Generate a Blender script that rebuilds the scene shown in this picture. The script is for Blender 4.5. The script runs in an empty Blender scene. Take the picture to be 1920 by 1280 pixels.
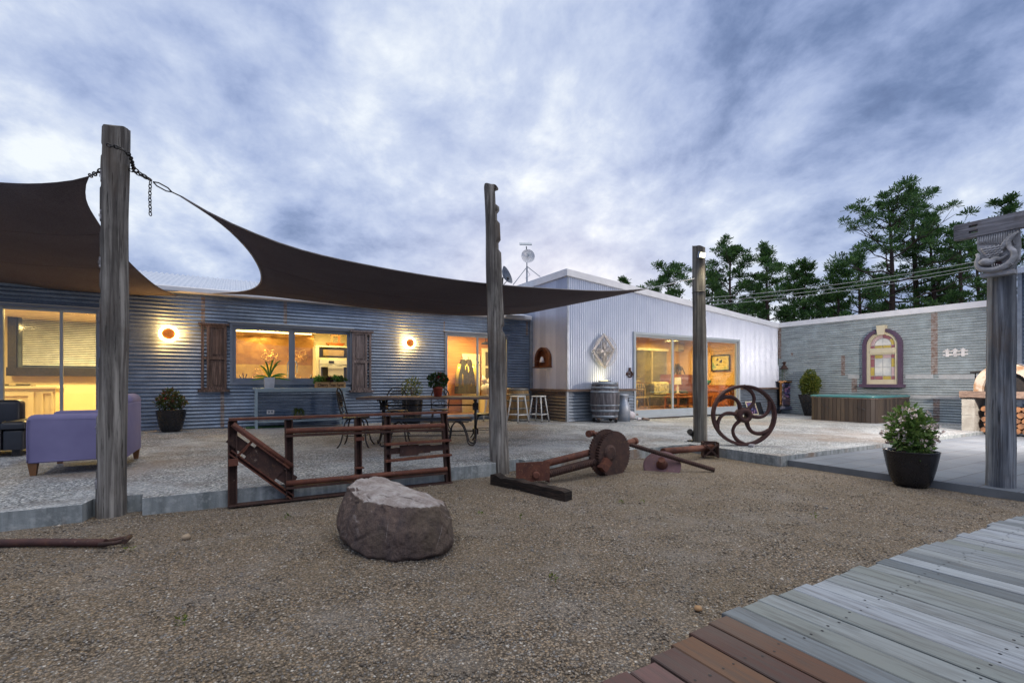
import bpy, math, random
from mathutils import Vector, Matrix, noise
import numpy as np
PI = math.pi
SC = bpy.context.scene
COL = SC.collection
# ------------------------------------------------------------------ camera geometry (metres)
TH = math.radians(30.5); FPX = 880.0; CX = 960.0; HY = 717.0; CAMZ = 0.97
RT = Vector((math.cos(TH), -math.sin(TH), 0)); FW = Vector((math.sin(TH), math.cos(TH), 0)); UP = Vector((0, 0, 1))
CAM = Vector((0, 0, CAMZ))
SLOPE = -0.0095
def cw(px): return math.cos(math.atan((px-CX)/FPX))         # round things look wider away from the centre
def zs(X): return SLOPE * (X + 1.6)                       # the yard falls gently to the right
def ray(x, y): return RT * ((x - CX) / FPX) + FW + UP * ((HY - y) / FPX)
def at(x, y, D): return CAM + ray(x, y) * D               # point at depth D
def onY(x, y, Y): r = ray(x, y); return CAM + r * (Y / r.y)
def onX(x, y, X): r = ray(x, y); return CAM + r * (X / r.x)
def G(x, y, off=0.0):                                     # point on the sloping yard
    r = ray(x, y); t = (SLOPE * 1.6 + off - CAMZ) / (r.z - SLOPE * r.x); return CAM + r * t
def onV(x, y, p, d):                                      # vertical plane through p along d
    n = Vector((-d[1], d[0], 0)); r = ray(x, y); return CAM + r * ((Vector((p[0], p[1], 0)) - Vector((0, 0, 0))).dot(n) / r.dot(n))
GR = -0.15                                                # gravel below slab
# ------------------------------------------------------------------ mesh builder
class MB:
    def __init__(s, T=None): s.v = []; s.f = []; s.m = []; s.sm = []; s.T = T
    def add(s, vs, fs, mi=0, sm=False):
        b = len(s.v)
        if s.T is not None: vs = [s.T @ Vector(p) for p in vs]
        s.v.extend([tuple(p) for p in vs])
        for q in fs: s.f.append([b + i for i in q]); s.m.append(mi); s.sm.append(sm)
    def box(s, a, b, mi=0):
        x0, x1 = sorted((a[0], b[0])); y0, y1 = sorted((a[1], b[1])); z0, z1 = sorted((a[2], b[2]))
        s.add([(x0,y0,z0),(x1,y0,z0),(x1,y1,z0),(x0,y1,z0),(x0,y0,z1),(x1,y0,z1),(x1,y1,z1),(x0,y1,z1)],
              [(0,3,2,1),(4,5,6,7),(0,1,5,4),(1,2,6,5),(2,3,7,6),(3,0,4,7)], mi)
    def cbox(s, c, d, mi=0): s.box([c[i]-d[i]/2 for i in range(3)], [c[i]+d[i]/2 for i in range(3)], mi)
    def obox(s, c, ax, ay, az, d, mi=0):                  # oriented box
        c = Vector(c); ax, ay, az = [Vector(a).normalized() for a in (ax, ay, az)]
        vs = [c + ax*(i*d[0]/2) + ay*(j*d[1]/2) + az*(k*d[2]/2) for k in (-1,1) for j in (-1,1) for i in (-1,1)]
        s.add(vs, [(0,2,3,1),(4,5,7,6),(0,1,5,4),(1,3,7,5),(3,2,6,7),(2,0,4,6)], mi)
    def bar(s, p, q, w, h, mi=0, up=(0,0,1)):             # rectangular bar between two points
        p = Vector(p); q = Vector(q); a = (q-p); L = a.length; a.normalize(); u = Vector(up)
        sd = a.cross(u)
        if sd.length < 1e-4: sd = a.cross(Vector((0,1,0)))
        sd.normalize(); u = sd.cross(a)
        s.obox((p+q)/2, a, sd, u, (L, w, h), mi)
    def tube(s, pts, r, n=8, caps=True, mi=0, sm=True, closed=False, flat=None):
        pts = [Vector(p) for p in pts]; N = len(pts)
        rs = r if isinstance(r, (list, tuple)) else [r]*N
        vs = []; up = None
        for i, p in enumerate(pts):
            if closed: t = pts[(i+1) % N] - pts[i-1]
            else: t = pts[min(i+1, N-1)] - pts[max(i-1, 0)]
            if t.length < 1e-9: t = Vector((0,0,1))
            t.normalize()
            if up is None:
                up = Vector((0,0,1)) if abs(t.z) < .9 else Vector((1,0,0))
            up = up - t*up.dot(t)
            if up.length < 1e-6: up = t.orthogonal()
            up.normalize(); sd = t.cross(up)
            for k in range(n):
                a = 2*PI*k/n
                vs.append(p + (up*math.cos(a)*(flat or 1) + sd*math.sin(a))*rs[i])
        fs = []
        for i in range(N if closed else N-1):
            j = (i+1) % N
            for k in range(n):
                k2 = (k+1) % n; fs.append((i*n+k, i*n+k2, j*n+k2, j*n+k))
        s.add(vs, fs, mi, sm)
        if caps and not closed:
            b = len(s.v)-len(vs)
            s.f.append([b+k for k in range(n)][::-1]); s.m.append(mi); s.sm.append(False)
            s.f.append([b+(N-1)*n+k for k in range(n)]); s.m.append(mi); s.sm.append(False)
    def lathe(s, prof, n=24, c=(0,0,0), mi=0, sm=True, ax=None, capb=True, capt=True, wob=0, seed=0):
        c = Vector(c); rnd = random.Random(seed)
        if ax is None: X, Y, Z = Vector((1,0,0)), Vector((0,1,0)), Vector((0,0,1))
        else:
            Z = Vector(ax).normalized(); X = Z.orthogonal().normalized(); Y = Z.cross(X)
        vs = [];
        for (r, z) in prof:
            for k in range(n):
                a = 2*PI*k/n; rr = r*(1+wob*rnd.uniform(-1,1))
                vs.append(c + X*(math.cos(a)*rr) + Y*(math.sin(a)*rr) + Z*z)
        fs = []
        for i in range(len(prof)-1):
            for k in range(n):
                k2 = (k+1) % n; fs.append((i*n+k, i*n+k2, (i+1)*n+k2, (i+1)*n+k))
        s.add(vs, fs, mi, sm)
        b = len(s.v)-len(vs)
        if capb: s.f.append([b+k for k in range(n)][::-1]); s.m.append(mi); s.sm.append(False)
        if capt: s.f.append([b+(len(prof)-1)*n+k for k in range(n)]); s.m.append(mi); s.sm.append(False)
    def prism(s, poly, o, U, V, W, mi=0):                 # outline poly (u,v) extruded by vector W
        o = Vector(o); U = Vector(U); V = Vector(V); W = Vector(W); n = len(poly)
        vs = [o + U*a + V*b for a, b in poly] + [o + U*a + V*b + W for a, b in poly]
        s.add(vs, [tuple(range(n))[::-1], tuple(range(n, 2*n))] + [(i, (i+1) % n, n+(i+1) % n, n+i) for i in range(n)], mi)
    def grid(s, rows, mi=0, sm=True):
        m = len(rows[0]); vs = [p for r in rows for p in r]
        s.add(vs, [(i*m+j, i*m+j+1, (i+1)*m+j+1, (i+1)*m+j) for i in range(len(rows)-1) for j in range(m-1)], mi, sm)
    def corr(s, o, U, V, N, u0, u1, v0, v1, pitch=.076, amp=.009, per=6, mi=0, cut=None, usegs=1):
        # ribs run along U; profile repeats along V; N is the outward side. cut(v) -> (u0,u1) trims each rib line
        o = Vector(o); U = Vector(U); V = Vector(V); N = Vector(N)
        st = pitch/per; ks = [v0] + [k*st for k in range(math.ceil(v0/st+1e-6), math.floor(v1/st-1e-6)+1)] + [v1]
        rows = []
        for v in ks:
            a, b = cut(v) if cut else (u0, u1)
            d = amp*math.sin(2*PI*v/pitch)
            rows.append([o + U*(a+(b-a)*i/usegs) + V*v + N*d for i in range(usegs+1)])
        s.grid(rows, mi, True)
    def leaves(s, c, rad, n, size, seed, mi=0, asp=.45, shell=.35, up=.2, mis=None, zmin=None):
        rnd = random.Random(seed); c = Vector(c)
        for _ in range(n):
            while True:
                d = Vector((rnd.uniform(-1,1), rnd.uniform(-1,1), rnd.uniform(-1,1)))
                if shell < d.length < 1: break
            p = c + Vector((d.x*rad[0], d.y*rad[1], d.z*rad[2]))
            if zmin is not None and p.z < zmin: p.z = zmin + rnd.random()*.03
            L = size*rnd.uniform(.6, 1.25)
            t = (d.normalized() + Vector((rnd.gauss(0,.6), rnd.gauss(0,.6), rnd.gauss(0,.5)+up))).normalized()
            sd = t.cross(Vector((rnd.gauss(0,1), rnd.gauss(0,1), rnd.gauss(0,1)))).normalized()
            nn = t.cross(sd); w = L*asp*.5
            m = mi if mis is None else rnd.choice(mis)
            s.add([p, p+t*L*.45+sd*w+nn*L*.08, p+t*L, p+t*L*.45-sd*w+nn*L*.08], [(0,1,2,3)], m)
    def build(s, name, mats, parent=None, rel=None):
        me = bpy.data.meshes.new(name)
        vs = s.v
        if rel is not None: vs = [(p[0]-rel[0], p[1]-rel[1], p[2]-rel[2]) for p in vs]
        me.from_pydata(vs, [], s.f)
        for m in (mats if isinstance(mats, (list, tuple)) else [mats]): me.materials.append(m)
        me.polygons.foreach_set('material_index', s.m); me.polygons.foreach_set('use_smooth', s.sm); me.update()
        o = bpy.data.objects.new(name, me); COL.objects.link(o)
        if parent is not None: o.parent = parent
        return o
def tag(o, label=None, cat=None, group=None, kind=None):
    if label: o['label'] = label
    if cat: o['category'] = cat
    if group: o['group'] = group
    if kind: o['kind'] = kind
    return o
def thing(name, label, cat, loc=(0,0,0), rz=0, group=None):
    o = bpy.data.objects.new(name, None); COL.objects.link(o); o.empty_display_size = .1
    o.location = loc; o.rotation_euler = (0, 0, rz)
    return tag(o, label, cat, group)
def setloc(o, loc, rz=0): o.location = loc; o.rotation_euler = (0, 0, rz); return o
def copy_tree(o, parent=None):
    c = o.copy(); COL.objects.link(c)
    if parent is not None: c.parent = parent
    for ch in [x for x in COL.objects if x.parent == o]: copy_tree(ch, c)
    return c
def basis(o, U, V, N): return Matrix(((U[0],V[0],N[0],o[0]),(U[1],V[1],N[1],o[1]),(U[2],V[2],N[2],o[2]),(0,0,0,1)))
def resample(pts, n):
    pts = [Vector(p) for p in pts]
    # Catmull-Rom through the points, then equal spacing
    q = [pts[0]*2-pts[1]] + pts + [pts[-1]*2-pts[-2]]; out = []
    for i in range(1, len(q)-2):
        for k in range(12):
            t = k/12; a, b, c, d = q[i-1], q[i], q[i+1], q[i+2]
            out.append(.5*((2*b)+(c-a)*t+(2*a-5*b+4*c-d)*t*t+(3*b-a-3*c+d)*t**3))
    out.append(pts[-1]); L = [0]
    for i in range(1, len(out)): L.append(L[-1]+(out[i]-out[i-1]).length)
    res = []; j = 0
    for k in range(n):
        s = L[-1]*k/(n-1)
        while j < len(L)-2 and L[j+1] < s: j += 1
        f = (s-L[j])/max(L[j+1]-L[j], 1e-9); res.append(out[j].lerp(out[j+1], min(max(f,0),1)))
    return res
def arc(c, r, a0, a1, n, U=(1,0,0), V=(0,0,1)):
    c = Vector(c); U = Vector(U); V = Vector(V)
    return [c + U*(r*math.cos(a0+(a1-a0)*k/n)) + V*(r*math.sin(a0+(a1-a0)*k/n)) for k in range(n+1)]
# ------------------------------------------------------------------ materials
class NT:
    def __init__(s, name):
        s.m = bpy.data.materials.new(name); s.m.use_nodes = True; s.t = s.m.node_tree; s.t.nodes.clear()
        s.out = s.n('ShaderNodeOutputMaterial')
    def n(s, typ, **kw):
        o = s.t.nodes.new(typ)
        for k, v in kw.items():
            if k.startswith('i_'):
                key = k[2:]; key = int(key) if key.isdigit() else key.replace('_', ' ')
                if hasattr(v, 'is_output') or isinstance(v, bpy.types.NodeSocket): s.t.links.new(v, o.inputs[key])
                else: o.inputs[key].default_value = v
            else: setattr(o, k, v)
        return o
    def coord(s, sc=(1,1,1), loc=(0,0,0), rot=(0,0,0), kind='Object'):
        c = s.n('ShaderNodeTexCoord'); m = s.n('ShaderNodeMapping', i_Scale=sc, i_Location=loc, i_Rotation=rot)
        s.t.links.new(c.outputs[kind], m.inputs[0]); return m.outputs[0]
    def noise(s, vec, scale, detail=5, rough=.55, dist=0):
        return s.n('ShaderNodeTexNoise', i_Vector=vec, i_Scale=scale, i_Detail=detail, i_Roughness=rough, i_Distortion=dist).outputs[0]
    def ramp(s, fac, stops, interp='LINEAR'):
        r = s.n('ShaderNodeValToRGB', i_Fac=fac); e = r.color_ramp.elements; r.color_ramp.interpolation = interp
        while len(e) < len(stops): e.new(.5)
        for i, (p, c) in enumerate(stops):
            e[i].position = p
            if not hasattr(c, '__len__'): c = (c, c, c)
            e[i].color = (*c, 1)
        return r.outputs[0]
    def mix(s, f, a, b, mode='MIX'):
        o = s.n('ShaderNodeMix', data_type='RGBA', blend_type=mode)
        for i, v in ((0, f), (6, a), (7, b)):
            if isinstance(v, bpy.types.NodeSocket): s.t.links.new(v, o.inputs[i])
            else: o.inputs[i].default_value = (*v, 1) if (hasattr(v, '__len__') and len(v) == 3) else v
        return o.outputs[2]
    def math(s, op, a, b=0.0, c=0.0):
        o = s.n('ShaderNodeMath', operation=op)
        for i, v in enumerate((a, b, c)):
            if isinstance(v, bpy.types.NodeSocket): s.t.links.new(v, o.inputs[i])
            else: o.inputs[i].default_value = v
        return o.outputs[0]
    def bump(s, h, strength=.4, dist=.01): return s.n('ShaderNodeBump', i_Height=h, i_Strength=strength, i_Distance=dist).outputs[0]
    def bsdf(s, col, rough=.6, metal=0.0, normal=None, spec=.5, **kw):
        b = s.n('ShaderNodeBsdfPrincipled')
        for k, v in (('Base Color', col), ('Roughness', rough), ('Metallic', metal), ('Specular IOR Level', spec), ('Normal', normal), *[(k.replace('_', ' '), v) for k, v in kw.items()]):
            if v is None: continue
            if isinstance(v, bpy.types.NodeSocket): s.t.links.new(v, b.inputs[k])
            else: b.inputs[k].default_value = (*v, 1) if (hasattr(v, '__len__') and len(v) == 3) else v
        s.t.links.new(b.outputs[0], s.out.inputs[0]); return b
def M(name, col, rough=.6, metal=0.0, col2=None, vs=6, bump=0, bs=60, st=(1,1,1), spec=.5, dirt=0.0, lo=.35, hi=.65):
    t = NT(name); v = t.coord(st)
    c2 = col2 or tuple(x*.72 for x in col)
    c = t.mix(t.ramp(t.noise(v, vs, 6), [(lo, 0), (hi, 1)]), col, c2)
    if dirt: c = t.mix(t.ramp(t.noise(v, vs*5.3, 4), [(.45, 0), (.75, dirt)]), c, tuple(x*.4 for x in col))
    r = t.math('ADD', rough-.08, t.math('MULTIPLY', t.noise(v, vs*3, 3), .16))
    t.bsdf(c, r, metal, t.bump(t.noise(v, bs, 4), bump, .005) if bump else None, spec); return t.m
def emit(name, col, s):
    t = NT(name); e = t.n('ShaderNodeEmission', i_Color=(*col, 1), i_Strength=s); t.t.links.new(e.outputs[0], t.out.inputs[0]); return t.m
def galv(name, base, base2, metal, rough, rust=.0, vs=14, plain=False):
    t = NT(name); v = t.coord()
    if plain:
        c = t.mix(t.ramp(t.noise(v, 2.1, 5), [(.35, 0), (.65, 1)]), base, base2); c = t.mix(t.ramp(t.noise(t.coord((9,9,.4)), 1.6, 4), [(.5,0),(.75,.3)]), c, tuple(x*.75 for x in base))
        t.bsdf(c, t.math('ADD', rough, t.math('MULTIPLY', t.noise(v, 6, 3), .12)), metal); return t.m
    vo = t.n('ShaderNodeTexVoronoi', i_Vector=v, i_Scale=55.0)
    c = t.mix(t.ramp(vo.outputs['Color'], [(.2, 0), (.8, 1)]), base, base2)
    st = t.noise(t.coord((.6, .6, 9)), 2.2, 6)
    c = t.mix(t.ramp(st, [(.38, .55), (.6, 0)]), c, tuple(x*.45 for x in base))
    c = t.mix(t.ramp(t.noise(v, 3.1, 5), [(.5, 0), (.72, .6)]), c, tuple(min(1, x*1.45) for x in base))
    if rust: c = t.mix(t.ramp(t.noise(v, 5.7, 8, .7), [(.66, 0), (.72, rust)]), c, (.16, .07, .03))
    t.bsdf(c, t.math('ADD', rough, t.math('MULTIPLY', t.noise(v, vs, 4), .25)), metal, t.bump(t.noise(v, 90, 3), .12, .003)); return t.m
def wood(name, a, b, grain=(30, 30, 1.2), rough=.8, crack=.8, bump=.6, spec=.3):
    t = NT(name); v = t.coord(grain)
    n1 = t.noise(v, 1.6, 8, .65, .4); n2 = t.noise(t.coord((1, 1, .6)), 2.4, 5); n3 = t.noise(t.coord(tuple(g*2.2 for g in grain)), 1.3, 5, .7)
    c = t.mix(t.ramp(n1, [(.38, 0), (.6, 1)]), a, b)
    c = t.mix(t.ramp(n2, [(.45, 0), (.62, .6)]), c, tuple(x*.5 for x in b))
    n4 = t.noise(t.coord(tuple(g*.8 for g in grain), (3,5,1)), 1.9, 6, .6)
    c = t.mix(t.ramp(n4, [(.52, 0), (.66, .75)]), c, tuple(min(1,x*1.5) for x in a))
    c = t.mix(t.ramp(n3, [(.36, crack), (.42, 0)]), c, tuple(x*.15 for x in a))
    c = t.mix(t.ramp(t.noise(t.coord((1,1,.5),(9,3,2)), 3.2, 5), [(.56, 0), (.7, .45)]), c, (.12,.085,.06))
    t.bsdf(c, rough, 0, t.bump(t.math('ADD', n1, t.math('MULTIPLY', n3, .8)), bump, .012), spec); return t.m
def foliage(name, a, b, c=None, rough=.55, trans=.25):
    t = NT(name); g = t.n('ShaderNodeNewGeometry')
    stops = [(0, a), (.55, b)] + ([(1, c)] if c else [(1, tuple(x*.6 for x in a))])
    col = t.ramp(g.outputs['Random Per Island'], stops)
    d = t.n('ShaderNodeBsdfPrincipled', i_Roughness=rough); t.t.links.new(col, d.inputs['Base Color'])
    tr = t.n('ShaderNodeBsdfTranslucent'); t.t.links.new(col, tr.inputs[0])
    mx = t.n('ShaderNodeMixShader', i_0=trans); t.t.links.new(d.outputs[0], mx.inputs[1]); t.t.links.new(tr.outputs[0], mx.inputs[2])
    t.t.links.new(mx.outputs[0], t.out.inputs[0]); return t.m
def glass(name, tint=(1,1,1), refl=.1, dirty=.0):
    t = NT(name); tr = t.n('ShaderNodeBsdfTransparent', i_Color=(*tint, 1)); gl = t.n('ShaderNodeBsdfGlossy', i_Roughness=.03)
    lw = t.n('ShaderNodeLayerWeight', i_Blend=.35)
    f = t.math('ADD', refl*.5, t.math('MULTIPLY', lw.outputs['Fresnel'], .55))
    mx = t.n('ShaderNodeMixShader', i_0=f); t.t.links.new(tr.outputs[0], mx.inputs[1]); t.t.links.new(gl.outputs[0], mx.inputs[2])
    t.t.links.new(mx.outputs[0], t.out.inputs[0]); return t.m
def mk_gravel():
    t = NT('gravel'); v = t.coord()
    vo = t.n('ShaderNodeTexVoronoi', i_Vector=v, i_Scale=78.0); vo2 = t.n('ShaderNodeTexVoronoi', i_Vector=v, i_Scale=140.0)
    sep = t.n('ShaderNodeSeparateColor', i_Color=vo.outputs['Color'])
    c = t.ramp(sep.outputs[0], [(0, (.075,.055,.038)), (.3, (.215,.16,.108)), (.55, (.33,.26,.19)), (.75, (.39,.28,.17)), (.9, (.22,.23,.245)), (1, (.74,.68,.59))])
    sep2 = t.n('ShaderNodeSeparateColor', i_Color=vo2.outputs['Color'])
    c2 = t.ramp(sep2.outputs[1], [(0, (.035,.03,.024)), (.5, (.235,.18,.125)), (1, (.46,.39,.31))])
    c = t.mix(t.ramp(t.noise(v, 40, 2), [(.45, 0), (.55, .8)]), c, c2)
    c = t.mix(t.ramp(vo.outputs['Distance'], [(.38, 0), (.66, .7)]), c, (.03,.024,.017))
    c = t.mix(t.ramp(t.noise(v, .9, 5), [(.35, .0), (.7, .38)]), c, (.15,.115,.07))
    c = t.mix(t.ramp(t.noise(v, 2.3, 6, .6), [(.5, .0), (.75, .35)]), c, (.29,.28,.27))
    h = t.math('SUBTRACT', 1.0, vo.outputs['Distance'])
    h = t.math('ADD', h, t.math('MULTIPLY', t.math('SUBTRACT', 1.0, vo2.outputs['Distance']), .5))
    h = t.math('ADD', h, t.math('MULTIPLY', sep.outputs[1], .5))
    t.bsdf(c, .75, 0, t.bump(h, 1.0, .012), .35); return t.m
def mk_slab():
    t = NT('patio_slab'); v = t.coord()
    vo = t.n('ShaderNodeTexVoronoi', i_Vector=v, i_Scale=70.0); sep = t.n('ShaderNodeSeparateColor', i_Color=vo.outputs['Color'])
    c = t.ramp(sep.outputs[0], [(0, (.05,.056,.062)), (.35, (.15,.165,.18)), (.7, (.28,.30,.32)), (1, (.60,.61,.60))])
    big = t.noise(v, .75, 7, .62, .4)
    c = t.mix(t.ramp(big, [(.47, 0), (.68, .65)]), c, (.42,.45,.48))
    c = t.mix(t.ramp(t.noise(v, 1.7, 7, .65), [(.5, 0), (.68, .7)]), c, (.13,.12,.115))
    c = t.mix(t.ramp(t.noise(t.coord((1,1,1),(5,2,1)), .55, 5), [(.52, 0), (.68, .55)]), c, (.20,.145,.105))
    t.bsdf(c, .8, 0, t.bump(t.math('SUBTRACT', 1.0, vo.outputs['Distance']), .7, .006), .3); return t.m
def mk_paver():
    t = NT('pavers'); v = t.coord()
    b = t.n('ShaderNodeTexBrick', i_Vector=v, i_Scale=1.0, i_Color1=(.135,.155,.185,1), i_Color2=(.10,.117,.145,1), i_Mortar=(.06,.06,.065,1), offset=.5)
    b.inputs['Mortar Size'].default_value = .006; b.inputs['Brick Width'].default_value = .6; b.inputs['Row Height'].default_value = .3
    c = t.mix(t.ramp(t.noise(v, 1.3, 6), [(.45, 0), (.7, .35)]), b.outputs[0], (.21,.22,.235))
    t.bsdf(c, .7, 0, t.bump(t.math('ADD', t.math('MULTIPLY', b.outputs['Fac'], -2.0), t.noise(v, 120, 3)), .35, .006), .3); return t.m
def mk_deck(name, stops, grain=(26, 2.2, 26)):
    t = NT(name); g = t.n('ShaderNodeNewGeometry')
    base = t.ramp(g.outputs['Random Per Island'], stops)
    v = t.coord(grain, (0,0,0)); n1 = t.noise(v, 1.5, 8, .65, .3); n2 = t.noise(t.coord((60, 5, 60)), 1.5, 5)
    n3 = t.noise(t.coord((2.2, 1.1, 1)), 1.7, 5)
    c = t.mix(t.ramp(n1, [(.35, .5), (.6, 0)]), base, (.09,.095,.1), 'MULTIPLY') if False else t.mix(t.ramp(n1, [(.36, .85), (.55, 0)]), base, t.mix(.62, base, (.05,.047,.043)))
    c = t.mix(t.ramp(n3, [(.5, 0), (.75, .4)]), c, t.mix(.5, base, (.16,.15,.13)))
    t.bsdf(c, .62, 0, t.bump(t.math('ADD', n1, t.math('MULTIPLY', n2, .5)), .35, .005), .35); return t.m
def mk_rust(name, a=(.145,.052,.032), b=(.075,.030,.024), c3=(.25,.11,.055), metal=.15):
    t = NT(name); v = t.coord()
    c = t.mix(t.ramp(t.noise(v, 7, 7, .65), [(.35, 0), (.65, 1)]), a, b)
    c = t.mix(t.ramp(t.noise(v, 26, 6, .7), [(.55, 0), (.7, .75)]), c, c3)
    c = t.mix(t.ramp(t.noise(t.coord((1,1,1),(3,1,7)), 18, 5, .7), [(.64, 0), (.7, .5)]), c, (.33,.27,.22))
    t.bsdf(c, .72, metal, t.bump(t.noise(v, 70, 5, .7), .45, .004), .35); return t.m
# ------------------------------------------------------------------ shared materials
m_galvA = galv('old_galvanised', (.185,.245,.345), (.27,.335,.44), .45, .34, .35)
m_galvC = galv('pale_galvanised', (.31,.36,.375), (.44,.49,.50), .3, .36, .25)
m_galvD = galv('dado_galvanised', (.24,.285,.35), (.36,.40,.46), .5, .30, .3)
m_galvDr = galv('rusty_dado_sheet', (.16,.13,.12), (.24,.21,.20), .35, .45, .6)
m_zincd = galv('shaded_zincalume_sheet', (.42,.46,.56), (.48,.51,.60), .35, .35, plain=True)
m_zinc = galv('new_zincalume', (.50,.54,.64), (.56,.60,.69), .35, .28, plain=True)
m_roof = galv('roof_zincalume', (.50,.55,.64), (.56,.60,.68), .3, .4, plain=True)
m_white = M('white_painted_metal', (.70,.71,.74), .4, 0, (.62,.63,.66), 4)
m_frame = M('grey_blue_powdercoat', (.20,.235,.30), .45, 0, (.17,.2,.26), 3)
m_framel = M('pale_grey_powdercoat', (.40,.44,.47), .45, 0, (.35,.39,.42), 3)
m_flash = M('grey_flashing', (.30,.34,.40), .4, .3)
m_rustlap = M('rusty_sheet_edge', (.20,.125,.095), .8, 0, (.36,.34,.33), 11, .3, 60, dirt=.6)
m_paleband = M('bare_flat_zinc', (.50,.52,.53), .45, .2, (.42,.44,.45), 7, dirt=.2)
m_gravel = mk_gravel(); m_slab = mk_slab(); m_paver = mk_paver()
m_kerb = NT('concrete_edge'); _v = m_kerb.coord((9,9,.9)); _n = m_kerb.noise(_v, 1.2, 7, .6)
_c = m_kerb.mix(m_kerb.ramp(_n, [(.35, 0), (.65, 1)]), (.30,.33,.34), (.14,.16,.165)); _c = m_kerb.mix(m_kerb.ramp(m_kerb.noise(m_kerb.coord((1.6,1.6,.4),(4,1,0)), 1.1, 5), [(.58, 0), (.68, .65)]), _c, (.20,.115,.06))
_c = m_kerb.mix(m_kerb.ramp(m_kerb.noise(m_kerb.coord(), 14, 6, .7), [(.5, 0), (.68, .6)]), _c, (.42,.44,.44)); m_kerb.bsdf(_c, .85, 0, m_kerb.bump(m_kerb.noise(m_kerb.coord(), 26, 7, .7), .7, .012), .3); m_kerb = m_kerb.m
m_kerbp = M('paver_edge', (.17,.185,.20), .8, 0, (.11,.12,.13), 3, .3, 60)
m_deckg = mk_deck('grey_deck_timber', [(0,(.11,.13,.145)), (.2,(.20,.225,.245)), (.4,(.285,.315,.36)), (.55,(.17,.19,.18)), (.7,(.25,.28,.30)), (.85,(.36,.395,.45)), (1,(.27,.305,.25))])
m_deckr = mk_deck('brown_deck_timber', [(0,(.060,.028,.025)), (.3,(.12,.060,.032)), (.6,(.075,.038,.032)), (1,(.135,.070,.066))])
m_nail = M('nail_head', (.02,.02,.022), .5, .4)
m_glass = glass('window_glass', (.97,.98,.97), .05)
m_post = wood('weathered_post', (.265,.25,.228), (.095,.085,.078), (14,14,.6), .85, .95, 1.2)
m_postp = wood('treated_pole', (.20,.19,.165), (.08,.075,.068), (12,12,.4), .85, .6, .6)
m_posthdr = wood('gate_post_timber', (.215,.23,.255), (.075,.083,.10), (13,13,.5), .8, .9, 1.0)
m_beam = wood('gate_beam_timber', (.30,.30,.33), (.19,.185,.2), (20,1.2,20), .8, .5, .5)
m_carve = wood('carved_timber', (.42,.42,.44), (.30,.30,.31), (9,3,9), .75, .2, .3)
m_oldwood = wood('old_shutter_timber', (.17,.115,.095), (.09,.06,.052), (26,26,1.2), .75, .7, .5)
m_oldwoodg = wood('grey_shutter_timber', (.23,.19,.19), (.13,.105,.105), (26,26,1.2), .8, .7, .5)
m_tabletop = wood('table_timber', (.30,.21,.17), (.20,.13,.10), (1.5,28,28), .6, .5, .3)
m_ledge = wood('ledge_timber', (.22,.155,.12), (.13,.09,.075), (3,3,28), .7, .6, .4)
m_rust = mk_rust('rusty_iron'); m_rustd = mk_rust('dark_rusty_iron', (.075,.038,.03), (.038,.022,.02), (.13,.07,.04))
m_rustw = mk_rust('flywheel_iron', (.088,.04,.034), (.05,.026,.027), (.15,.075,.04))
m_iron = M('black_iron', (.012,.012,.015), .45, .3, (.03,.025,.022), 20)
m_blackpot = M('black_glazed_pot', (.008,.008,.010), .28, 0, (.014,.014,.018), 5)
m_soil = M('potting_soil', (.035,.024,.017), .95, 0, None, 40, .8, 60)
m_terra = M('terracotta', (.42,.085,.045), .7, 0, (.33,.06,.035), 8)
m_leafd = foliage('dark_green_leaf', (.035,.075,.02), (.05,.12,.028), (.085,.07,.03))
m_leafb = foliage('bright_green_leaf', (.055,.15,.03), (.10,.25,.045), (.16,.30,.06))
m_leafl = foliage('lime_leaf', (.06,.125,.025), (.125,.225,.045), (.21,.28,.08))
m_leafy = foliage('olive_leaf', (.05,.085,.015), (.11,.15,.02), (.19,.19,.03))
m_needle = foliage('pine_needles', (.018,.055,.022), (.05,.135,.034), (.11,.22,.04), .6, .25)
m_bark = M('pine_bark', (.045,.034,.036), .95, 0, (.075,.045,.038), 6, .8, 12, (1,1,.3))
m_petalw = M('white_blossom', (.72,.66,.60), .6, 0, (.70,.5,.45), 20)
m_petalr = M('red_blossom', (.45,.02,.045), .6)
m_yellowwall = M('cream_interior_wall', (.74,.66,.44), .8, 0, (.70,.61,.40), 2)
m_orangewall = M('ochre_interior_wall', (.62,.40,.17), .8, 0, (.58,.37,.15), 2)
m_ceil = M('cream_ceiling', (.70,.64,.50), .8)
m_intfloor = M('interior_floor', (.28,.14,.075), .35, 0, (.22,.1,.055), 5)
m_cream = M('cream_joinery', (.72,.68,.50), .5, 0, (.68,.63,.46), 3)
m_bluegrey = M('galvanised_bench_steel', (.33,.42,.47), .45, .3, (.27,.35,.4), 6)
m_copper = NT('pressed_copper'); _v = m_copper.coord()
_w = m_copper.n('ShaderNodeTexVoronoi', i_Vector=_v, i_Scale=2.6, feature='DISTANCE_TO_EDGE'); _mg = m_copper.n('ShaderNodeTexMagic', i_Vector=_v, i_Scale=4.2, i_Distortion=2.2, turbulence_depth=3)
m_copper.bsdf(m_copper.mix(m_copper.ramp(m_copper.noise(_v, 3, 6), [(.3, 0), (.7, 1)]), (.55,.30,.085), (.30,.135,.04)), .33, .65,
              m_copper.bump(m_copper.math('MULTIPLY', _w.outputs[0], 1.5), .35, .03)); m_copper = m_copper.m
m_leather = M('black_leather', (.012,.014,.02), .4, 0, (.02,.022,.03), 6, .2, 120)
m_velvet = M('lilac_velvet', (.185,.172,.315), .85, 0, (.145,.134,.26), 3.5, .25, 14, lo=.3, hi=.7)
m_legwood = M('varnished_leg', (.22,.10,.04), .4)
m_rock = None
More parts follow.
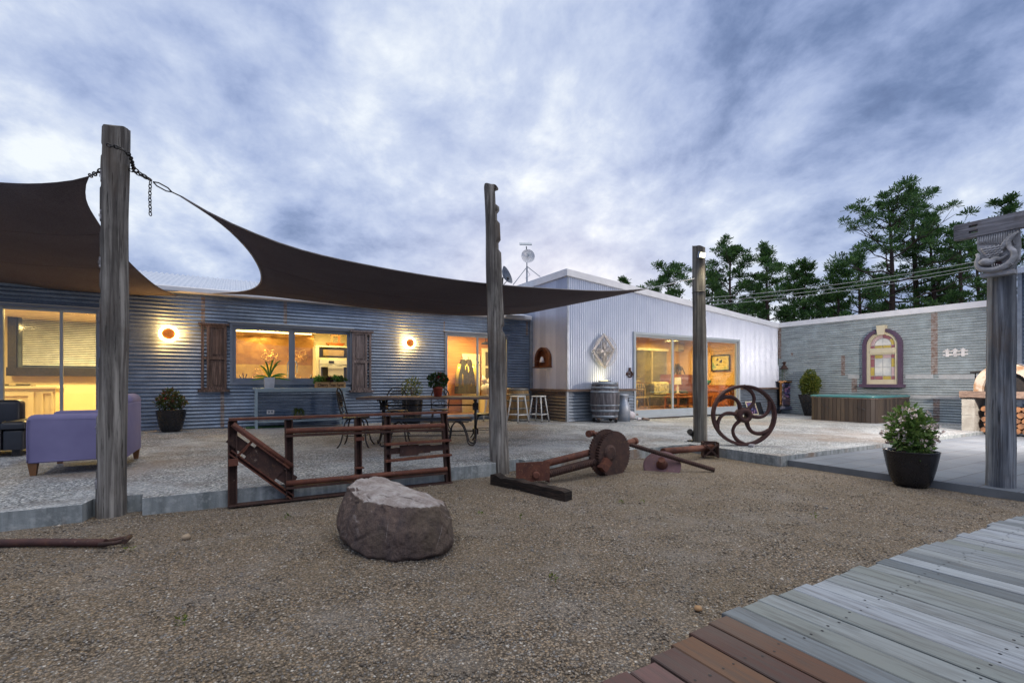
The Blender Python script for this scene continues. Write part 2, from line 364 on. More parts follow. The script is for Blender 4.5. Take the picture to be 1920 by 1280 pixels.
# ------------------------------------------------------------------ sky, sun, camera
w = bpy.data.worlds.new('World'); SC.world = w; w.use_nodes = True
nt = w.node_tree; nt.nodes.clear()
class WT(NT):
    def __init__(s, tree): s.t = tree
wt = WT(nt)
o_w = wt.n('ShaderNodeOutputWorld'); bg = wt.n('ShaderNodeBackground')
tc = wt.n('ShaderNodeTexCoord').outputs['Generated']
SUN_AZ = math.radians(30.5+5); SUN_EL = math.radians(38)
sky = wt.n('ShaderNodeTexSky', sky_type='NISHITA'); sky.sun_disc = False; sky.sun_elevation = math.radians(9); sky.sun_rotation = SUN_AZ
sx = wt.n('ShaderNodeSeparateXYZ', i_0=tc)
den = wt.math('ADD', wt.math('MAXIMUM', sx.outputs[2], 0.0), .42)
px = wt.math('DIVIDE', sx.outputs[0], den); py = wt.math('DIVIDE', sx.outputs[1], den)
pv = wt.n('ShaderNodeCombineXYZ', i_0=px, i_1=py, i_2=0.0).outputs[0]
def wmap(sc, rot, loc=(0,0,0), vec=None):
    m = wt.n('ShaderNodeMapping', vector_type='TEXTURE', i_Rotation=(0,0,rot)); nt.links.new(vec or pv, m.inputs[0])
    m2 = wt.n('ShaderNodeMapping', i_Scale=sc, i_Location=loc); nt.links.new(m.outputs[0], m2.inputs[0]); return m2.outputs[0]
AZ = math.radians(-30.5)                                  # bands of cloud run along the view
wp_ = wt.n('ShaderNodeTexNoise', i_Vector=wmap((1,1,1), 0, (4,2,1)), i_Scale=1.3, i_Detail=4.0)
wv = wt.n('ShaderNodeVectorMath', operation='MULTIPLY_ADD', i_0=wp_.outputs['Color'], i_1=(.22,.22,0), i_2=pv).outputs[0]
c1 = wt.noise(wmap((1.0,.85,1), AZ-.15, (3.3,1.9,0), wv), 1.45, 10, .58, .0)
c2 = wt.noise(wmap((1.2,1.0,1), AZ+.25, (7.1,4.4,2), wv), 3.3, 10, .62, .0)
c3 = wt.noise(wmap((.6,.6,1), AZ, (1.2,8.7,0), wv), 1.25, 5, .5, .0)
c4 = wt.noise(wmap((1.1,1.0,1), AZ+.6, (2.1,6.4,5), wv), 8.0, 8, .6, .0)
mixn = wt.math('ADD', wt.math('ADD', wt.math('MULTIPLY', c1, .36), wt.math('MULTIPLY', c2, .26)), wt.math('ADD', wt.math('MULTIPLY', c3, .30), wt.math('MULTIPLY', c4, .08)))
# brighter opening in the cloud low over the gable
gd = Vector((math.sin(math.radians(30.5+9)), math.cos(math.radians(30.5+9)), .34)).normalized()
dp = wt.n('ShaderNodeVectorMath', operation='DOT_PRODUCT', i_0=tc, i_1=tuple(gd)).outputs['Value']
glow = wt.ramp(dp, [(.84, 0), (.95, .45), (1, 1)])
mixn = wt.math('ADD', mixn, wt.math('MULTIPLY', glow, .065))
cl = wt.ramp(mixn, [(.415, (.09,.135,.285)), (.455, (.165,.235,.43)), (.487, (.275,.355,.585)), (.518, (.40,.485,.72)), (.56, (.57,.65,.84)), (.615, (.90,.95,1.0))])
# overcast sky is whiter and brighter overhead
zen = wt.ramp(sx.outputs[2], [(.62, 0), (.95, 1)])
cl = wt.mix(zen, cl, (1.5,1.49,1.5))
skyc = wt.mix(1.0, sky.outputs[0], (.10,.10,.10), 'MULTIPLY')
fin = wt.mix(.88, skyc, cl)
nt.links.new(fin, bg.inputs[0]); bg.inputs[1].default_value = 1.0
nt.links.new(bg.outputs[0], o_w.inputs[0])
sl = bpy.data.lights.new('sun', 'SUN'); sl.energy = .95; sl.angle = math.radians(60); sl.color = (1,.95,.88)
so = bpy.data.objects.new('sun', sl); COL.objects.link(so)
sd = -Vector((math.sin(SUN_AZ+2.4)*math.cos(math.radians(62)), math.cos(SUN_AZ+2.4)*math.cos(math.radians(62)), math.sin(math.radians(62))))
so.rotation_euler = sd.to_track_quat('-Z', 'Y').to_euler()
cam = bpy.data.cameras.new('camera'); co = bpy.data.objects.new('camera', cam); COL.objects.link(co); SC.camera = co
cam.sensor_width = 36; cam.lens = FPX/1920*36; cam.shift_y = (HY-640)/1920; cam.clip_end = 2000; cam.clip_start = .05
co.location = CAM; co.rotation_euler = (PI/2, 0, -TH)
SC.view_settings.view_transform = 'Standard'; SC.view_settings.look = 'None'; SC.view_settings.exposure = .16; SC.view_settings.gamma = 1
def lamp(name, kind, loc, energy, col, parent=None, size=.1, aim=None, spot=None, blend=.5):
    l = bpy.data.lights.new(name, kind); l.energy = energy; l.color = col
    if kind == 'AREA': l.size = size
    elif kind in ('POINT', 'SPOT'): l.shadow_soft_size = size
    if spot: l.spot_size = spot; l.spot_blend = blend
    o = bpy.data.objects.new(name, l); COL.objects.link(o); o.location = loc
    if aim is not None: o.rotation_euler = (Vector(aim)-Vector(loc)).to_track_quat('-Z', 'Y').to_euler()
    if parent is not None: o.parent = parent; o.location = Vector(loc)-parent.location
    return o
WARM = (1, .70, .25)
# ------------------------------------------------------------------ ground
def sheet(name, poly, off, mat, thick=0.0, edgemat=None):
    mb = MB(); n = len(poly)
    top = [(x, y, zs(x)+off) for x, y in poly]
    if thick:
        bot = [(x, y, zs(x)+off-thick) for x, y in poly]
        mb.add(top+bot, [tuple(range(n))], 0); mb.add(top+bot, [(i, n+i, n+(i+1) % n, (i+1) % n) for i in range(n)], 1)
        o = mb.build(name, [mat, edgemat or mat])
    else: mb.add(top, [tuple(range(n))], 0); o = mb.build(name, mat)
    tag(o, kind='structure'); return o
YA = 11.91; YB = 10.165; XS = 7.73; XC = 17.63
K1 = G(1292, 831.8); K2 = G(1465, 855); XK = (K1.x+K2.x)/2; E0 = G(215, 939); E1 = G(930, 868)
slopeE = (E1.y-E0.y)/(E1.x-E0.x)
def yE(x): return E0.y + (x-E0.x)*slopeE
# gravel (fine ground relief near the camera)
mb = MB()
xs = [-400,-60,-12] + [-5+.25*i for i in range(60)] + [12, 60, 400]; ys = [-400,-60,-8] + [-2+.25*i for i in range(36)] + [14, 60, 400]
mb.grid([[(x, y, zs(max(-20, min(30, x)))+GR + (.018*noise.noise((x*1.3, y*1.3, 0)) + .008*noise.noise((x*4, y*4, 3)) if (-5 < x < 10 and -2 < y < 7) else 0)) for x in xs] for y in ys])
tag(mb.build('gravel_ground', m_gravel), kind='structure')
# loose larger stones lying on the gravel: uncountable
m_stone = NT('loose_stones'); _g = m_stone.n('ShaderNodeNewGeometry')
m_stone.bsdf(m_stone.ramp(_g.outputs['Random Per Island'], [(0,(.07,.055,.043)), (.25,(.13,.105,.08)), (.5,(.20,.17,.135)), (.7,(.17,.165,.16)), (.88,(.26,.19,.12)), (1,(.46,.43,.38))]), .7); m_stone = m_stone.m
rnd = random.Random(4); mb = MB(); V0 = []; F0 = []
ico = [(0,0,1),(.9,0,.1),(.28,.86,-.1),(-.73,.53,.12),(-.73,-.53,-.12),(.28,-.86,.1),(0,0,-1)]
icf = [(0,1,2),(0,2,3),(0,3,4),(0,4,5),(0,5,1),(6,2,1),(6,3,2),(6,4,3),(6,5,4),(6,1,5)]
NST = 46000
bank = [(640,1006),(650,1022),(662,1031),(690,1045),(745,1051),(790,1049),(826,1040),(846,1022),(853,1004)]
for it in range(NST):
    if it < 2600:                                         # stones banked against the boulder and along the slab edge
        if it < 900:
            i = rnd.randrange(len(bank)-1); f = rnd.random(); p = G(bank[i][0]+(bank[i+1][0]-bank[i][0])*f, bank[i][1]+(bank[i+1][1]-bank[i][1])*f, GR); p = p+Vector((rnd.gauss(0,.02), rnd.gauss(-.005,.022), 0))
        else: X = rnd.uniform(-1.6, 6.6); p = Vector((X, yE(X)-abs(rnd.gauss(0,.05))-.015, 0))
        D = max(1.5, (p-CAM).dot(FW))
    else:
        D = 1.45 + 4.6*rnd.random()**1.7; xpx = rnd.uniform(-60, 1980)
        p = CAM + (RT*((xpx-CX)/FPX) + FW)*D
    if p.y > yE(p.x)-.01 or p.x > XK+.0: continue
    if p.y < 1.42 and p.x > .9: continue
    s = rnd.uniform(.003, .0072)*(1.0+.10*D); s = s*2.0 if rnd.random() < .008 else s
    a = rnd.random()*6.28; ca, sa = math.cos(a), math.sin(a); ex, ey, ez = s*rnd.uniform(.8,1.4), s*rnd.uniform(.6,1), s*rnd.uniform(.45,.75)
    z = zs(p.x)+GR+.018*noise.noise((p.x*1.3, p.y*1.3, 0))+.008*noise.noise((p.x*4, p.y*4, 3))+ez*.3
    b = len(V0)
    for (i, j, k) in ico:
        i *= ex*rnd.uniform(.8,1.2); j *= ey*rnd.uniform(.8,1.2); V0.append((p.x+ca*i-sa*j, p.y+sa*i+ca*j, z+k*ez))
    F0.extend([(b+q, b+r_, b+t_) for q, r_, t_ in icf])
mb.v = V0; mb.f = F0; mb.m = [0]*len(F0); mb.sm = [True]*len(F0)
tag(mb.build('loose_stones', m_stone), 'loose brown and grey pebbles covering the gravel yard', 'pebbles', kind='stuff')
# slab with a notch at the first post
sheet('patio_slab', [(-9, yE(-9)), (-1.06, yE(-1.06)), (-1.03, yE(-1)+.19), (-.70, yE(-.7)+.19), (-.68, yE(-.68)), (E1.x, E1.y), (E1.x+.03, E1.y+.12), (E1.x+.42, E1.y+.14), (E1.x+.44, yE(E1.x+.44)), (XK, yE(XK)), (XK, K2.y), (24, K2.y), (24, 12), (-9, 12)], 0, m_slab, .32, m_kerb)
pv_ = sheet('paving', [(XK+.16, K2.y-.006), (XK+.16, -1), (24, -1), (24, K2.y-.006)], -.065, m_paver, .2, m_kerbp)
# boardwalk: boards run away from the viewer, end grain towards the gravel
mb = MB(); x = .98; k = 0; rnd = random.Random(12)
gz = lambda X: zs(X)+GR+.075
while x < 7.4:
    wd = .140+rnd.uniform(-.004,.004); y1 = (1.40-.045*(x-1.97) if x > 1.93 else 1.27+.14*(x-1.12))+rnd.uniform(-.018,.018); y0 = -2.2
    z = gz(x)+rnd.uniform(-.003,.003); mi = 1 if k < 7 else 0
    if k == 7: y1 += .012
    b = .004; xa, xb = x+.005, x+wd-.005; zb = z-.028
    vs = [(xa,y0,zb),(xb,y0,zb),(xb,y1,zb),(xa,y1,zb),(xa,y0,z-b),(xb,y0,z-b),(xb,y1,z-b),(xa,y1,z-b),(xa+b,y0,z),(xb-b,y0,z),(xb-b,y1-b,z),(xa+b,y1-b,z)]
    mb.add(vs, [(0,3,2,1),(0,1,5,4),(1,2,6,5),(2,3,7,6),(3,0,4,7),(4,5,9,8),(5,6,10,9),(6,7,11,10),(7,4,8,11),(8,9,10,11)], mi)
    for yy in (1.10, .62, .14, -.34):
        for xx in (x+.035, x+.105):
            c = Vector((xx+rnd.uniform(-.008,.008), yy+rnd.uniform(-.025,.025), z+.0012)); r_ = .0055*rnd.uniform(.8,1.2)
            mb.add([c+Vector((math.cos(a)*r_, math.sin(a)*r_, 0)) for a in [i*PI/4 for i in range(8)]], [tuple(range(8))], 2)
    x += wd+.001; k += 1
for yy in (1.10, .62, .14): mb.box((.99, yy-.04, gz(4)-.2), (7.3, yy+.04, gz(4)-.075), 3)
tag(mb.build('boardwalk', [m_deckg, m_deckr, m_nail, m_iron]), 'weathered grey plank boardwalk with reddish brown boards at its near end', 'boardwalk', kind='structure')
# ------------------------------------------------------------------ building helpers
def rects(x0, x1, z0, z1, holes):
    out = []; x = x0
    for a, b, c, d in sorted(holes):
        if a > x: out.append((x, a, z0, z1))
        if c > z0: out.append((a, b, z0, c))
        if d < z1: out.append((a, b, d, z1))
        x = b
    if x < x1: out.append((x, x1, z0, z1))
    return out
def frame_y(mb, x0, x1, z0, z1, y0, y1, w, wb=None, mi=0):
    wb = w if wb is None else wb
    mb.box((x0,y0,z0), (x0+w,y1,z1), mi); mb.box((x1-w,y0,z0), (x1,y1,z1), mi)
    mb.box((x0+w,y0,z1-w), (x1-w,y1,z1), mi); mb.box((x0+w,y0,z0), (x1-w,y1,z0+wb), mi)
def room(par, x0, x1, y0, y1, z0, z1, wall, floor, ceil, back=None):
    t = .06; L = par.location
    mb = MB(); mb.box((x0,y0,z0-t), (x1,y1,z0)); mb.build('interior_floor', floor, par, L)
    mb = MB(); mb.box((x0,y0,z1), (x1,y1,z1+t)); mb.build('ceiling', ceil, par, L)
    mb = MB(); mb.box((x0-t,y0,z0-t), (x0,y1,z1+t)); mb.build('interior_wall', wall, par, L)
    mb = MB(); mb.box((x1,y0,z0-t), (x1+t,y1,z1+t)); mb.build('interior_wall', wall, par, L)
    mb = MB(); mb.box((x0-t,y1,z0-t), (x1+t,y1+t,z1+t)); mb.build('interior_wall', back or wall, par, L)
# ================================================================== long shed (wall facing the viewer at Y = YA)
SH = thing('corrugated_shed', 'long low shed clad in old blue grey horizontal corrugated iron with lit windows', 'building', (2, YA, 0)); LS = SH.location
ZA = 2.86
dL = (onY(-60, 580, YA).x, onY(185, 580, YA).x, 0.02, onY(183, 582, YA).z)
dK = (onY(434, 610, YA).x, onY(658, 610, YA).x, onY(437, 719, YA).z, onY(437, 607.5, YA).z)
dH = (onY(836, 626, YA).x, onY(950, 626, YA).x, 0.0, onY(838, 624, YA).z)
dL = (-5.6,) + dL[1:]
mb = MB()
for a, b, c, d in rects(-9, XS, -.15, ZA, [dL, dK, dH]):
    mb.corr((0,YA,0), (1,0,0), (0,0,1), (0,-1,0), a, b, c, d, .076, .0125)
mb.build('cladding', m_galvA, SH, LS)
# rusted sheet ends at the vertical laps
for xp, y0, y1 in ((381, 556, 607), (535, 566, 607), (417, 735, 800), (988, 603, 628), (833, 602, 622), (480, 740, 790)):
    p = onY(xp, (y0+y1)/2, YA-.003).x; za = onY(xp, y1, YA).z; zb = min(onY(xp, y0, YA).z, ZA)
    wd = .02 if xp in (833, 480) else .035
    mb = MB(); mb.corr((0,YA-.004,0), (1,0,0), (0,0,1), (0,-1,0), p-wd, p+wd, za, zb, .076, .0125); mb.build('sheet_lap', m_rustlap, SH, LS)
# roof, gutter
rz = onY(275, 509, YA+3.0).z; sl_ = Vector((0, 3.1, rz-2.93)); sL = sl_.length; sl_.normalize(); nr = Vector((1,0,0)).cross(sl_)
mb = MB(); mb.corr((0,YA-.1,2.93), sl_, (1,0,0), nr, 0, sL, -9, XS-.1, .11, .024)
mb.corr((0,YA-.1+2*3.1,2.93), Vector((0,-sl_.y,sl_.z)), (1,0,0), Vector((0,-nr.y,nr.z)), 0, sL, -9, XS-.1, .11, .024)
mb.build('roof', m_roof, SH, LS)
gp = [(0,0),(-.02,.115),(-.13,.115),(-.145,.10),(-.14,.02),(-.12,0)]
mb = MB(); mb.prism([(a, b) for a, b in gp], (-9, YA-.02, 2.83), (0,1,0), (0,0,1), (9+XS-.12, 0, 0)); mb.build('gutter', m_white, SH, LS)
mb = MB(); mb.box((XS-.11, YA-.05, -.15), (XS-.02, YA-.012, 2.82)); mb.box((XS-.16, YA-.11, 2.83), (XS-.12, YA-.02, 2.95)); mb.build('corner_flashing', m_flash, SH, LS)
# sliding door on the left, kitchen window, hall door
def opening(d, mulls, w, wb, sash, name, mat, matm=None, head=.03):
    x0, x1, z0, z1 = d
    mb = MB(); frame_y(mb, x0-.03, x1+.03, z0-.02, z1+.03, YA-.035, YA+.09, .05, .05)
    o = mb.build(name, mat, SH, LS)
    mb = MB(); mb.box((x0-.07, YA-.06, z1+.033), (x1+.07, YA-.005, z1+.05)); c = mb.build('head_flashing', m_paleband, o)
    c.location = -Vector(LS)
    xs_ = [x0+.02] + mulls + [x1-.02]
    for i in range(len(xs_)-1):
        a, b = xs_[i], xs_[i+1]; yy = YA+.02+.028*(i % 2)
        mb = MB(); frame_y(mb, a-.02, b+.02, z0+.03, z1-.02, yy, yy+.026, sash, sash*1.1)
        s = mb.build('sash', matm or mat, o); s.location = -Vector(LS)
        mb = MB(); mb.box((a-.02+sash, yy+.010, z0+.03+sash*1.1), (b+.02-sash, yy+.016, z1-.02-sash))
        g = mb.build('pane', m_glass, o); g.location = -Vector(LS)
    return o
opening(dL, [onY(2, 600, YA).x, onY(114, 600, YA).x], .05, .05, .045, 'sliding_door', m_frame, m_framel)
opening(dK, [onY(547.5, 640, YA).x], .05, .05, .085, 'window', m_frame)
opening(dH, [onY(896.5, 640, YA).x], .05, .05, .055, 'glazed_door', m_frame, m_framel)
ZC = 2.55
room(SH, -7.2, -.95, YA+.12, 16.0, 0.0, ZC, m_yellowwall, m_intfloor, m_ceil)
room(SH, -.75, 4.0, YA+.12, 14.75, 0.0, ZC, m_yellowwall, m_intfloor, m_ceil)
room(SH, 4.3, 7.62, YA+.12, 13.9, 0.0, ZC, m_yellowwall, m_intfloor, m_ceil, M('boarded_wall', (.55,.26,.08), .5, 0, (.42,.17,.05), 3, .2, 20, (.4,1,9)))
# lights inside the rooms
def ceiling_light(name, x, y, z, e, size=.5, col=WARM):
    l = bpy.data.lights.new(name, 'AREA'); l.energy = e; l.color = col; l.shape = 'DISK'; l.size = size
    o = bpy.data.objects.new(name, l); COL.objects.link(o); o.location = (x, y, z); return o
ceiling_light('room_light', -3.0, 14.0, 2.52, 230, .6); ceiling_light('room_light', -5.2, 13.4, 2.52, 120, .6)
ceiling_light('kitchen_light', .6, 13.8, 2.52, 72, .4); ceiling_light('kitchen_light', 2.3, 13.6, 2.52, 42, .4)
ceiling_light('hall_light', 6.1, 12.9, 2.52, 105, .4)
# ================================================================== gable shed (front at Y = YB)
GB = thing('gable_shed', 'tall silver vertical ribbed shed with sloping roofline and wide glass sliding door', 'building', (12, YB, 0)); LG = GB.location
zap = onX(1065, 505, XS).z; zend = onY(1458, 607, YB).z; FT = .175
def ztop(x): return zap + (zend-zap)*(x-XS)/(XC-XS)
dB = (onY(1188, 626, YB).x, onY(1383, 640, YB).x, zs(11)+.07, onY(1188, 625, YB).z)
mb = MB()
def wallB(a, b, c, dfun):
    mb.corr((0,YB,0), (0,0,1), (1,0,0), (0,-1,0), 0, 1, a, b, .076, .016, cut=lambda v: (c, dfun(v)))
topf = lambda v: ztop(v)-FT*.6
wallB(XS, dB[0], .70, topf); wallB(dB[0], dB[1], dB[3], topf); wallB(dB[1], XC, .70, topf)
yb_ = [YB+.001] + [onX(q, 660, XS).y for q in (1042, 1023, 1012, 1003)] + [16.5]
for i in range(5): mb.corr((XS,0,0), (0,0,1), (0,1,0), (-1,0,0), 0, 1, yb_[i], yb_[i+1], .076, .0115, mi=(1,0,1,0,1)[i], cut=lambda v: (.70, zap-FT*.6))  # light and dark bands paint uneven reflections into the side wall colour
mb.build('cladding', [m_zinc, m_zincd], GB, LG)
mb = MB()
mb.corr((0,YB-.004,0), (0,0,1), (1,0,0), (0,-1,0), .70, onX(1065, 713, XS).z, XS+.01, dB[0], .076, .016)
mb.build('lap_sheet', m_zinc, GB, LG)
mb = MB()
def sl_bar(x0, x1, z0, z1, h, y0, y1):
    mb.add([(x0,y0,z0-h),(x1,y0,z1-h),(x1,y1,z1-h),(x0,y1,z0-h),(x0,y0,z0),(x1,y0,z1),(x1,y1,z1),(x0,y1,z0)], [(0,3,2,1),(4,5,6,7),(0,1,5,4),(1,2,6,5),(2,3,7,6),(3,0,4,7)])
sl_bar(XS-.06, XC+.02, zap, zend, FT, YB-.065, YB-.015)
mb.box((XS-.062, YB-.014, zap-FT), (XS-.012, 16.5, zap))
mb.build('fascia', m_white, GB, LG)
mb = MB(); sl_bar(XS-.05, XC+.3, zap+.02, zend+.0, .05, YB-.014, 16.5); mb.build('roof', m_roof, GB, LG)
for a, b in ((XS-.05, dB[0]-.04), (dB[1]+.04, XC-.02)):
    mb = MB(); mb.corr((0,YB-.05,0), (1,0,0), (0,0,1), (0,-1,0), a, b, zs(b)-.06, .725, .088, .018); mb.build('dado', m_galvD, GB, LG)
mb = MB(); mb.corr((XS-.05,0,0), (0,-1,0), (0,0,1), (-1,0,0), -YA, -(YB-.05), zs(XS)-.05, .725, .088, .018); mb.build('dado', m_galvDr, GB, LG)
for q in (((XS-.14, YB-.16, .727), (dB[0]-.045, YB-.014, .79)), ((XS-.14, YB-.013, .727), (XS-.014, YA-.06, .79)), ((dB[1]+.045, YB-.16, .727), (XC-.015, YB-.014, .79))):
    mb = MB(); mb.box(*q); mb.build('timber_ledge', m_ledge, GB, LG)
mb = MB(); mb.box((XS-.085, YB-.085, zs(XS)-.05), (XS-.02, YB-.02, .725)); mb.box((XS-.025, YB-.025, .792), (XS+.03, YB-.013, zap-FT-.002)); mb.build('corner_flashing', m_flash, GB, LG)
# glazed sliding door
x0, x1, z0, z1 = dB
mb = MB(); frame_y(mb, x0-.045, x1+.045, z0-.04, z1+.045, YB-.075, YB+.1, .07, .09); o = mb.build('sliding_door', m_framel, GB, LG)
xm = [onY(1262, 700, YB).x, onY(1325, 700, YB).x]
xs_ = [x0+.02]+xm+[x1-.02]
for i in range(3):
    a, b = xs_[i], xs_[i+1]; yy = YB+.0+.03*(i % 2)
    mb = MB(); frame_y(mb, a-.03, b+.03, z0+.05, z1-.025, yy, yy+.028, .07, .15); s = mb.build('sash', m_framel, o); s.location = -Vector(LG)
    mb = MB(); mb.box((a+.04, yy+.011, z0+.2), (b-.04, yy+.017, z1-.095)); s = mb.build('pane', m_glass, o); s.location = -Vector(LG)
room(GB, 8.15, 17.5, YB+.14, 14.6, 0.02, 2.9, m_orangewall, m_intfloor, m_ceil)
mb = MB(); mb.box((8.2, 12.4, 2.74), (17.4, 12.5, 2.895)); mb.build('ceiling_beam', m_cream, GB, LG)
for X, Y, e in ((10.6, 11.6, 120), (12.8, 12.6, 120), (15.2, 11.6, 130), (15.6, 13.4, 110)): ceiling_light('living_room_light', X, Y, 2.7, e*1.25, .5, (1,.72,.24))
# ================================================================== boundary wall on the right (X = XC)
BW = thing('boundary_wall', 'pale green grey corrugated iron wall with arched coloured window and rusty patches', 'wall', (XC, 7, 0)); LB = BW.location
ZT = onX(1458, 606, XC).z; YC0 = 3.85
uC = lambda p, y=660: onX(p, y, XC).y; zC = lambda p, y: onX(p, y, XC).z
U = Vector((0,-1,0)); N = Vector((-1,0,0))
mb = MB()
# ribs along -Y : u = -y
mb.corr((XC,0,0), U, (0,0,1), N, -(YB-.02), -YC0, -.35, ZT-.05, .076, .0125)
mb.build('cladding', m_galvC, BW, LB)
mb = MB(); mb.box((XC-.05, YC0, ZT-.17), (XC+.06, YB-.02, ZT)); mb.build('capping', m_white, BW, LB)
def patch(xp, ya, yb, wd):
    y = uC(xp); mb = MB(); mb.corr((XC-.0045,0,0), U, (0,0,1), N, -y-wd, -y+wd, zC(xp, yb), zC(xp, ya), .076, .0125); mb.build('rusty_lap', m_rustlap, BW, LB)
patch(1462, 612, 672, .06); patch(1752, 586, 702, .075); patch(1581, 664, 704, .06); patch(1602, 704, 735, .08); patch(1756, 747, 790, .075); patch(1573, 641, 648, .05); patch(1485, 661, 667, .04)
def strip(xa, xb, y, h):
    z = zC(xa, y); mb = MB(); mb.box((XC-.0185, uC(xb), z-h/2), (XC-.006, uC(xa), z+h/2)); mb.build('flat_flashing', m_paleband, BW, LB)
strip(1698, 1750, 706, .13); strip(1760, 1846, 706.5, .13); strip(1590, 1612, 706, .12); strip(1700, 1800, 743, .10)
mb = MB(); mb.corr((XC-.006,0,0), U, (0,0,1), N, -uC(1607), -uC(1500), zC(1550, 668), ZT-.18, .076, .0125); mb.build('overlapping_sheet', m_galvC, BW, LB)
# arched window
m_mauve = M('mauve_paint', (.095,.058,.10), .5, 0, (.075,.045,.08), 4); m_creamp = M('cream_paint', (.62,.56,.40), .55, 0, (.55,.49,.35), 5)
m_gy = M('yellow_glass', (.55,.42,.10), .15); m_gp = M('pink_glass', (.34,.13,.15), .15); m_gm = M('pale_pink_glass', (.60,.44,.45), .15)
m_gw = M('frosted_glass', (.72,.71,.66), .18, 0, (.42,.45,.46), 3.5, .3, 14)
yl, yr = uC(1620.5), uC(1694); cy = (yl+yr)/2; hw = (yl-yr)/2; zb = zC(1660, 726); ztp = zC(1655, 616.5)
T = basis((XC-.012, cy, zb), (0,-1,0), (0,0,1), (-1,0,0))
H_ = ztp-zb; zsp = H_-hw                                  # springing of the arch
def archpoly(w_, h0, r=None, n=20): r = r or w_; return [(-w_, h0)] + [(-r*math.cos(PI*k/n), zsp+r*math.sin(PI*k/n)) for k in range(n+1)] + [(w_, h0)]
def ring(mb, wo, wi, h0, d0, d1, n=24, mi=0):             # arched frame between two outlines
    po = archpoly(wo, h0, None, n); pi_ = archpoly(wi, h0, None, n); m = len(po)
    vs = [(a, b, d) for d in (d0, d1) for P in (po, pi_) for a, b in P]; fs = []
    for i in range(m-1):
        fs += [(2*m+i, 2*m+i+1, 3*m+i+1, 3*m+i), (i, i+1, 2*m+i+1, 2*m+i), (m+i+1, m+i, 3*m+i, 3*m+i+1)]
    mb.add(vs, fs, mi)
mb = MB(T); ring(mb, hw, hw-.10, .1, 0, .13); aw = mb.build('arched_window', m_mauve, BW, LB)
def wpart(mb, name, mat): o = mb.build(name, mat, aw); o.location = -Vector(LB); return o
mb = MB(T); mb.box((-hw-.06, .0, 0), (hw+.06, .1, .21)); wpart(mb, 'sill', m_mauve)
mb = MB(T); mb.prism([(-.085,zsp+hw-.19),(.085,zsp+hw-.19),(.12,zsp+hw+.1),(-.12,zsp+hw+.1)], (0,0,0), (1,0,0), (0,1,0), (0,0,.19)); wpart(mb, 'keystone', m_creamp)
wi = hw-.102
mb = MB(T); ring(mb, wi, wi-.085, .1, .0, .07)
ztr = zsp-.12; mb.box((-wi+.085, ztr-.12, 0), (wi-.085, ztr+.03, .09)); mb.box((-wi+.085, .1, 0), (wi-.085, .24, .065))
mb.box((-wi+.085, ztr-.17, 0), (wi-.085, ztr-.122, .06)); wpart(mb, 'sash_frame', m_creamp)
g0 = wi-.085; za, zb2 = .242, ztr-.172; wB = .115; hB = .12
panes = {'yellow_glass': (MB(T), m_gy), 'pink_glass': (MB(T), m_gp), 'pale_pink_glass': (MB(T), m_gm), 'frosted_glass': (MB(T), m_gw)}
def pane(k, a, b, c, d): panes[k][0].box((a+.008, c+.008, .01), (b-.008, d-.008, .022))
mz = (za+zb2)/2
pane('frosted_glass', -g0+wB, 0, mz, zb2-hB); pane('frosted_glass', 0, g0-wB, mz, zb2-hB); pane('frosted_glass', -g0+wB, 0, za+hB, mz); pane('frosted_glass', 0, g0-wB, za+hB, mz)
pane('pink_glass', -g0, -g0+wB, mz, zb2-hB); pane('yellow_glass', -g0, -g0+wB, za+hB, mz); pane('yellow_glass', g0-wB, g0, mz, zb2-hB); pane('pale_pink_glass', g0-wB, g0, za+hB, mz)
pane('yellow_glass', -g0+wB, 0, zb2-hB, zb2); pane('pale_pink_glass', 0, g0-wB, zb2-hB, zb2); pane('pink_glass', -g0+wB, 0, za, za+hB); pane('yellow_glass', 0, g0-wB, za, za+hB)
for a in (-g0, g0-wB):
    pane('pink_glass', a, a+wB, zb2-hB, zb2); pane('pink_glass', a, a+wB, za, za+hB)
# fanlight
def fan(k, r0, r1, a0, a1, n=8):
    p = [(-r0*math.cos(a0+(a1-a0)*i/n), zsp+r0*math.sin(a0+(a1-a0)*i/n)) for i in range(n+1)]; q = [(-r1*math.cos(a0+(a1-a0)*i/n), zsp+r1*math.sin(a0+(a1-a0)*i/n)) for i in range(n+1)]
    panes[k][0].prism(p+q[::-1], (0,0,.01), (1,0,0), (0,1,0), (0,0,.012))
rf = g0-.115
fan('frosted_glass', .01, rf-.01, .02, PI/2-.02); fan('frosted_glass', .01, rf-.01, PI/2+.02, PI-.02)
fan('pale_pink_glass', rf+.01, g0-.005, .03, PI/2-.02); fan('pink_glass', rf+.01, g0-.005, PI/2+.02, PI*.76); fan('yellow_glass', rf+.01, g0-.005, PI*.78, PI-.03)
pane('yellow_glass', -g0+wB, 0, ztr+.03, zsp-.0); pane('yellow_glass', 0, g0-wB, ztr+.03, zsp-.0); pane('pink_glass', -g0, -g0+wB, ztr+.03, zsp); pane('pink_glass', g0-wB, g0, ztr+.03, zsp)
for k, (b_, m_) in panes.items(): wpart(b_, k, m_)
mb = MB(T); mb.box((-g0, za, .001), (g0, zb2, .009)); mb.prism(archpoly(g0, ztr+.03), (0,0,.001), (1,0,0), (0,1,0), (0,0,.008)); wpart(mb, 'leadwork', m_paleband)
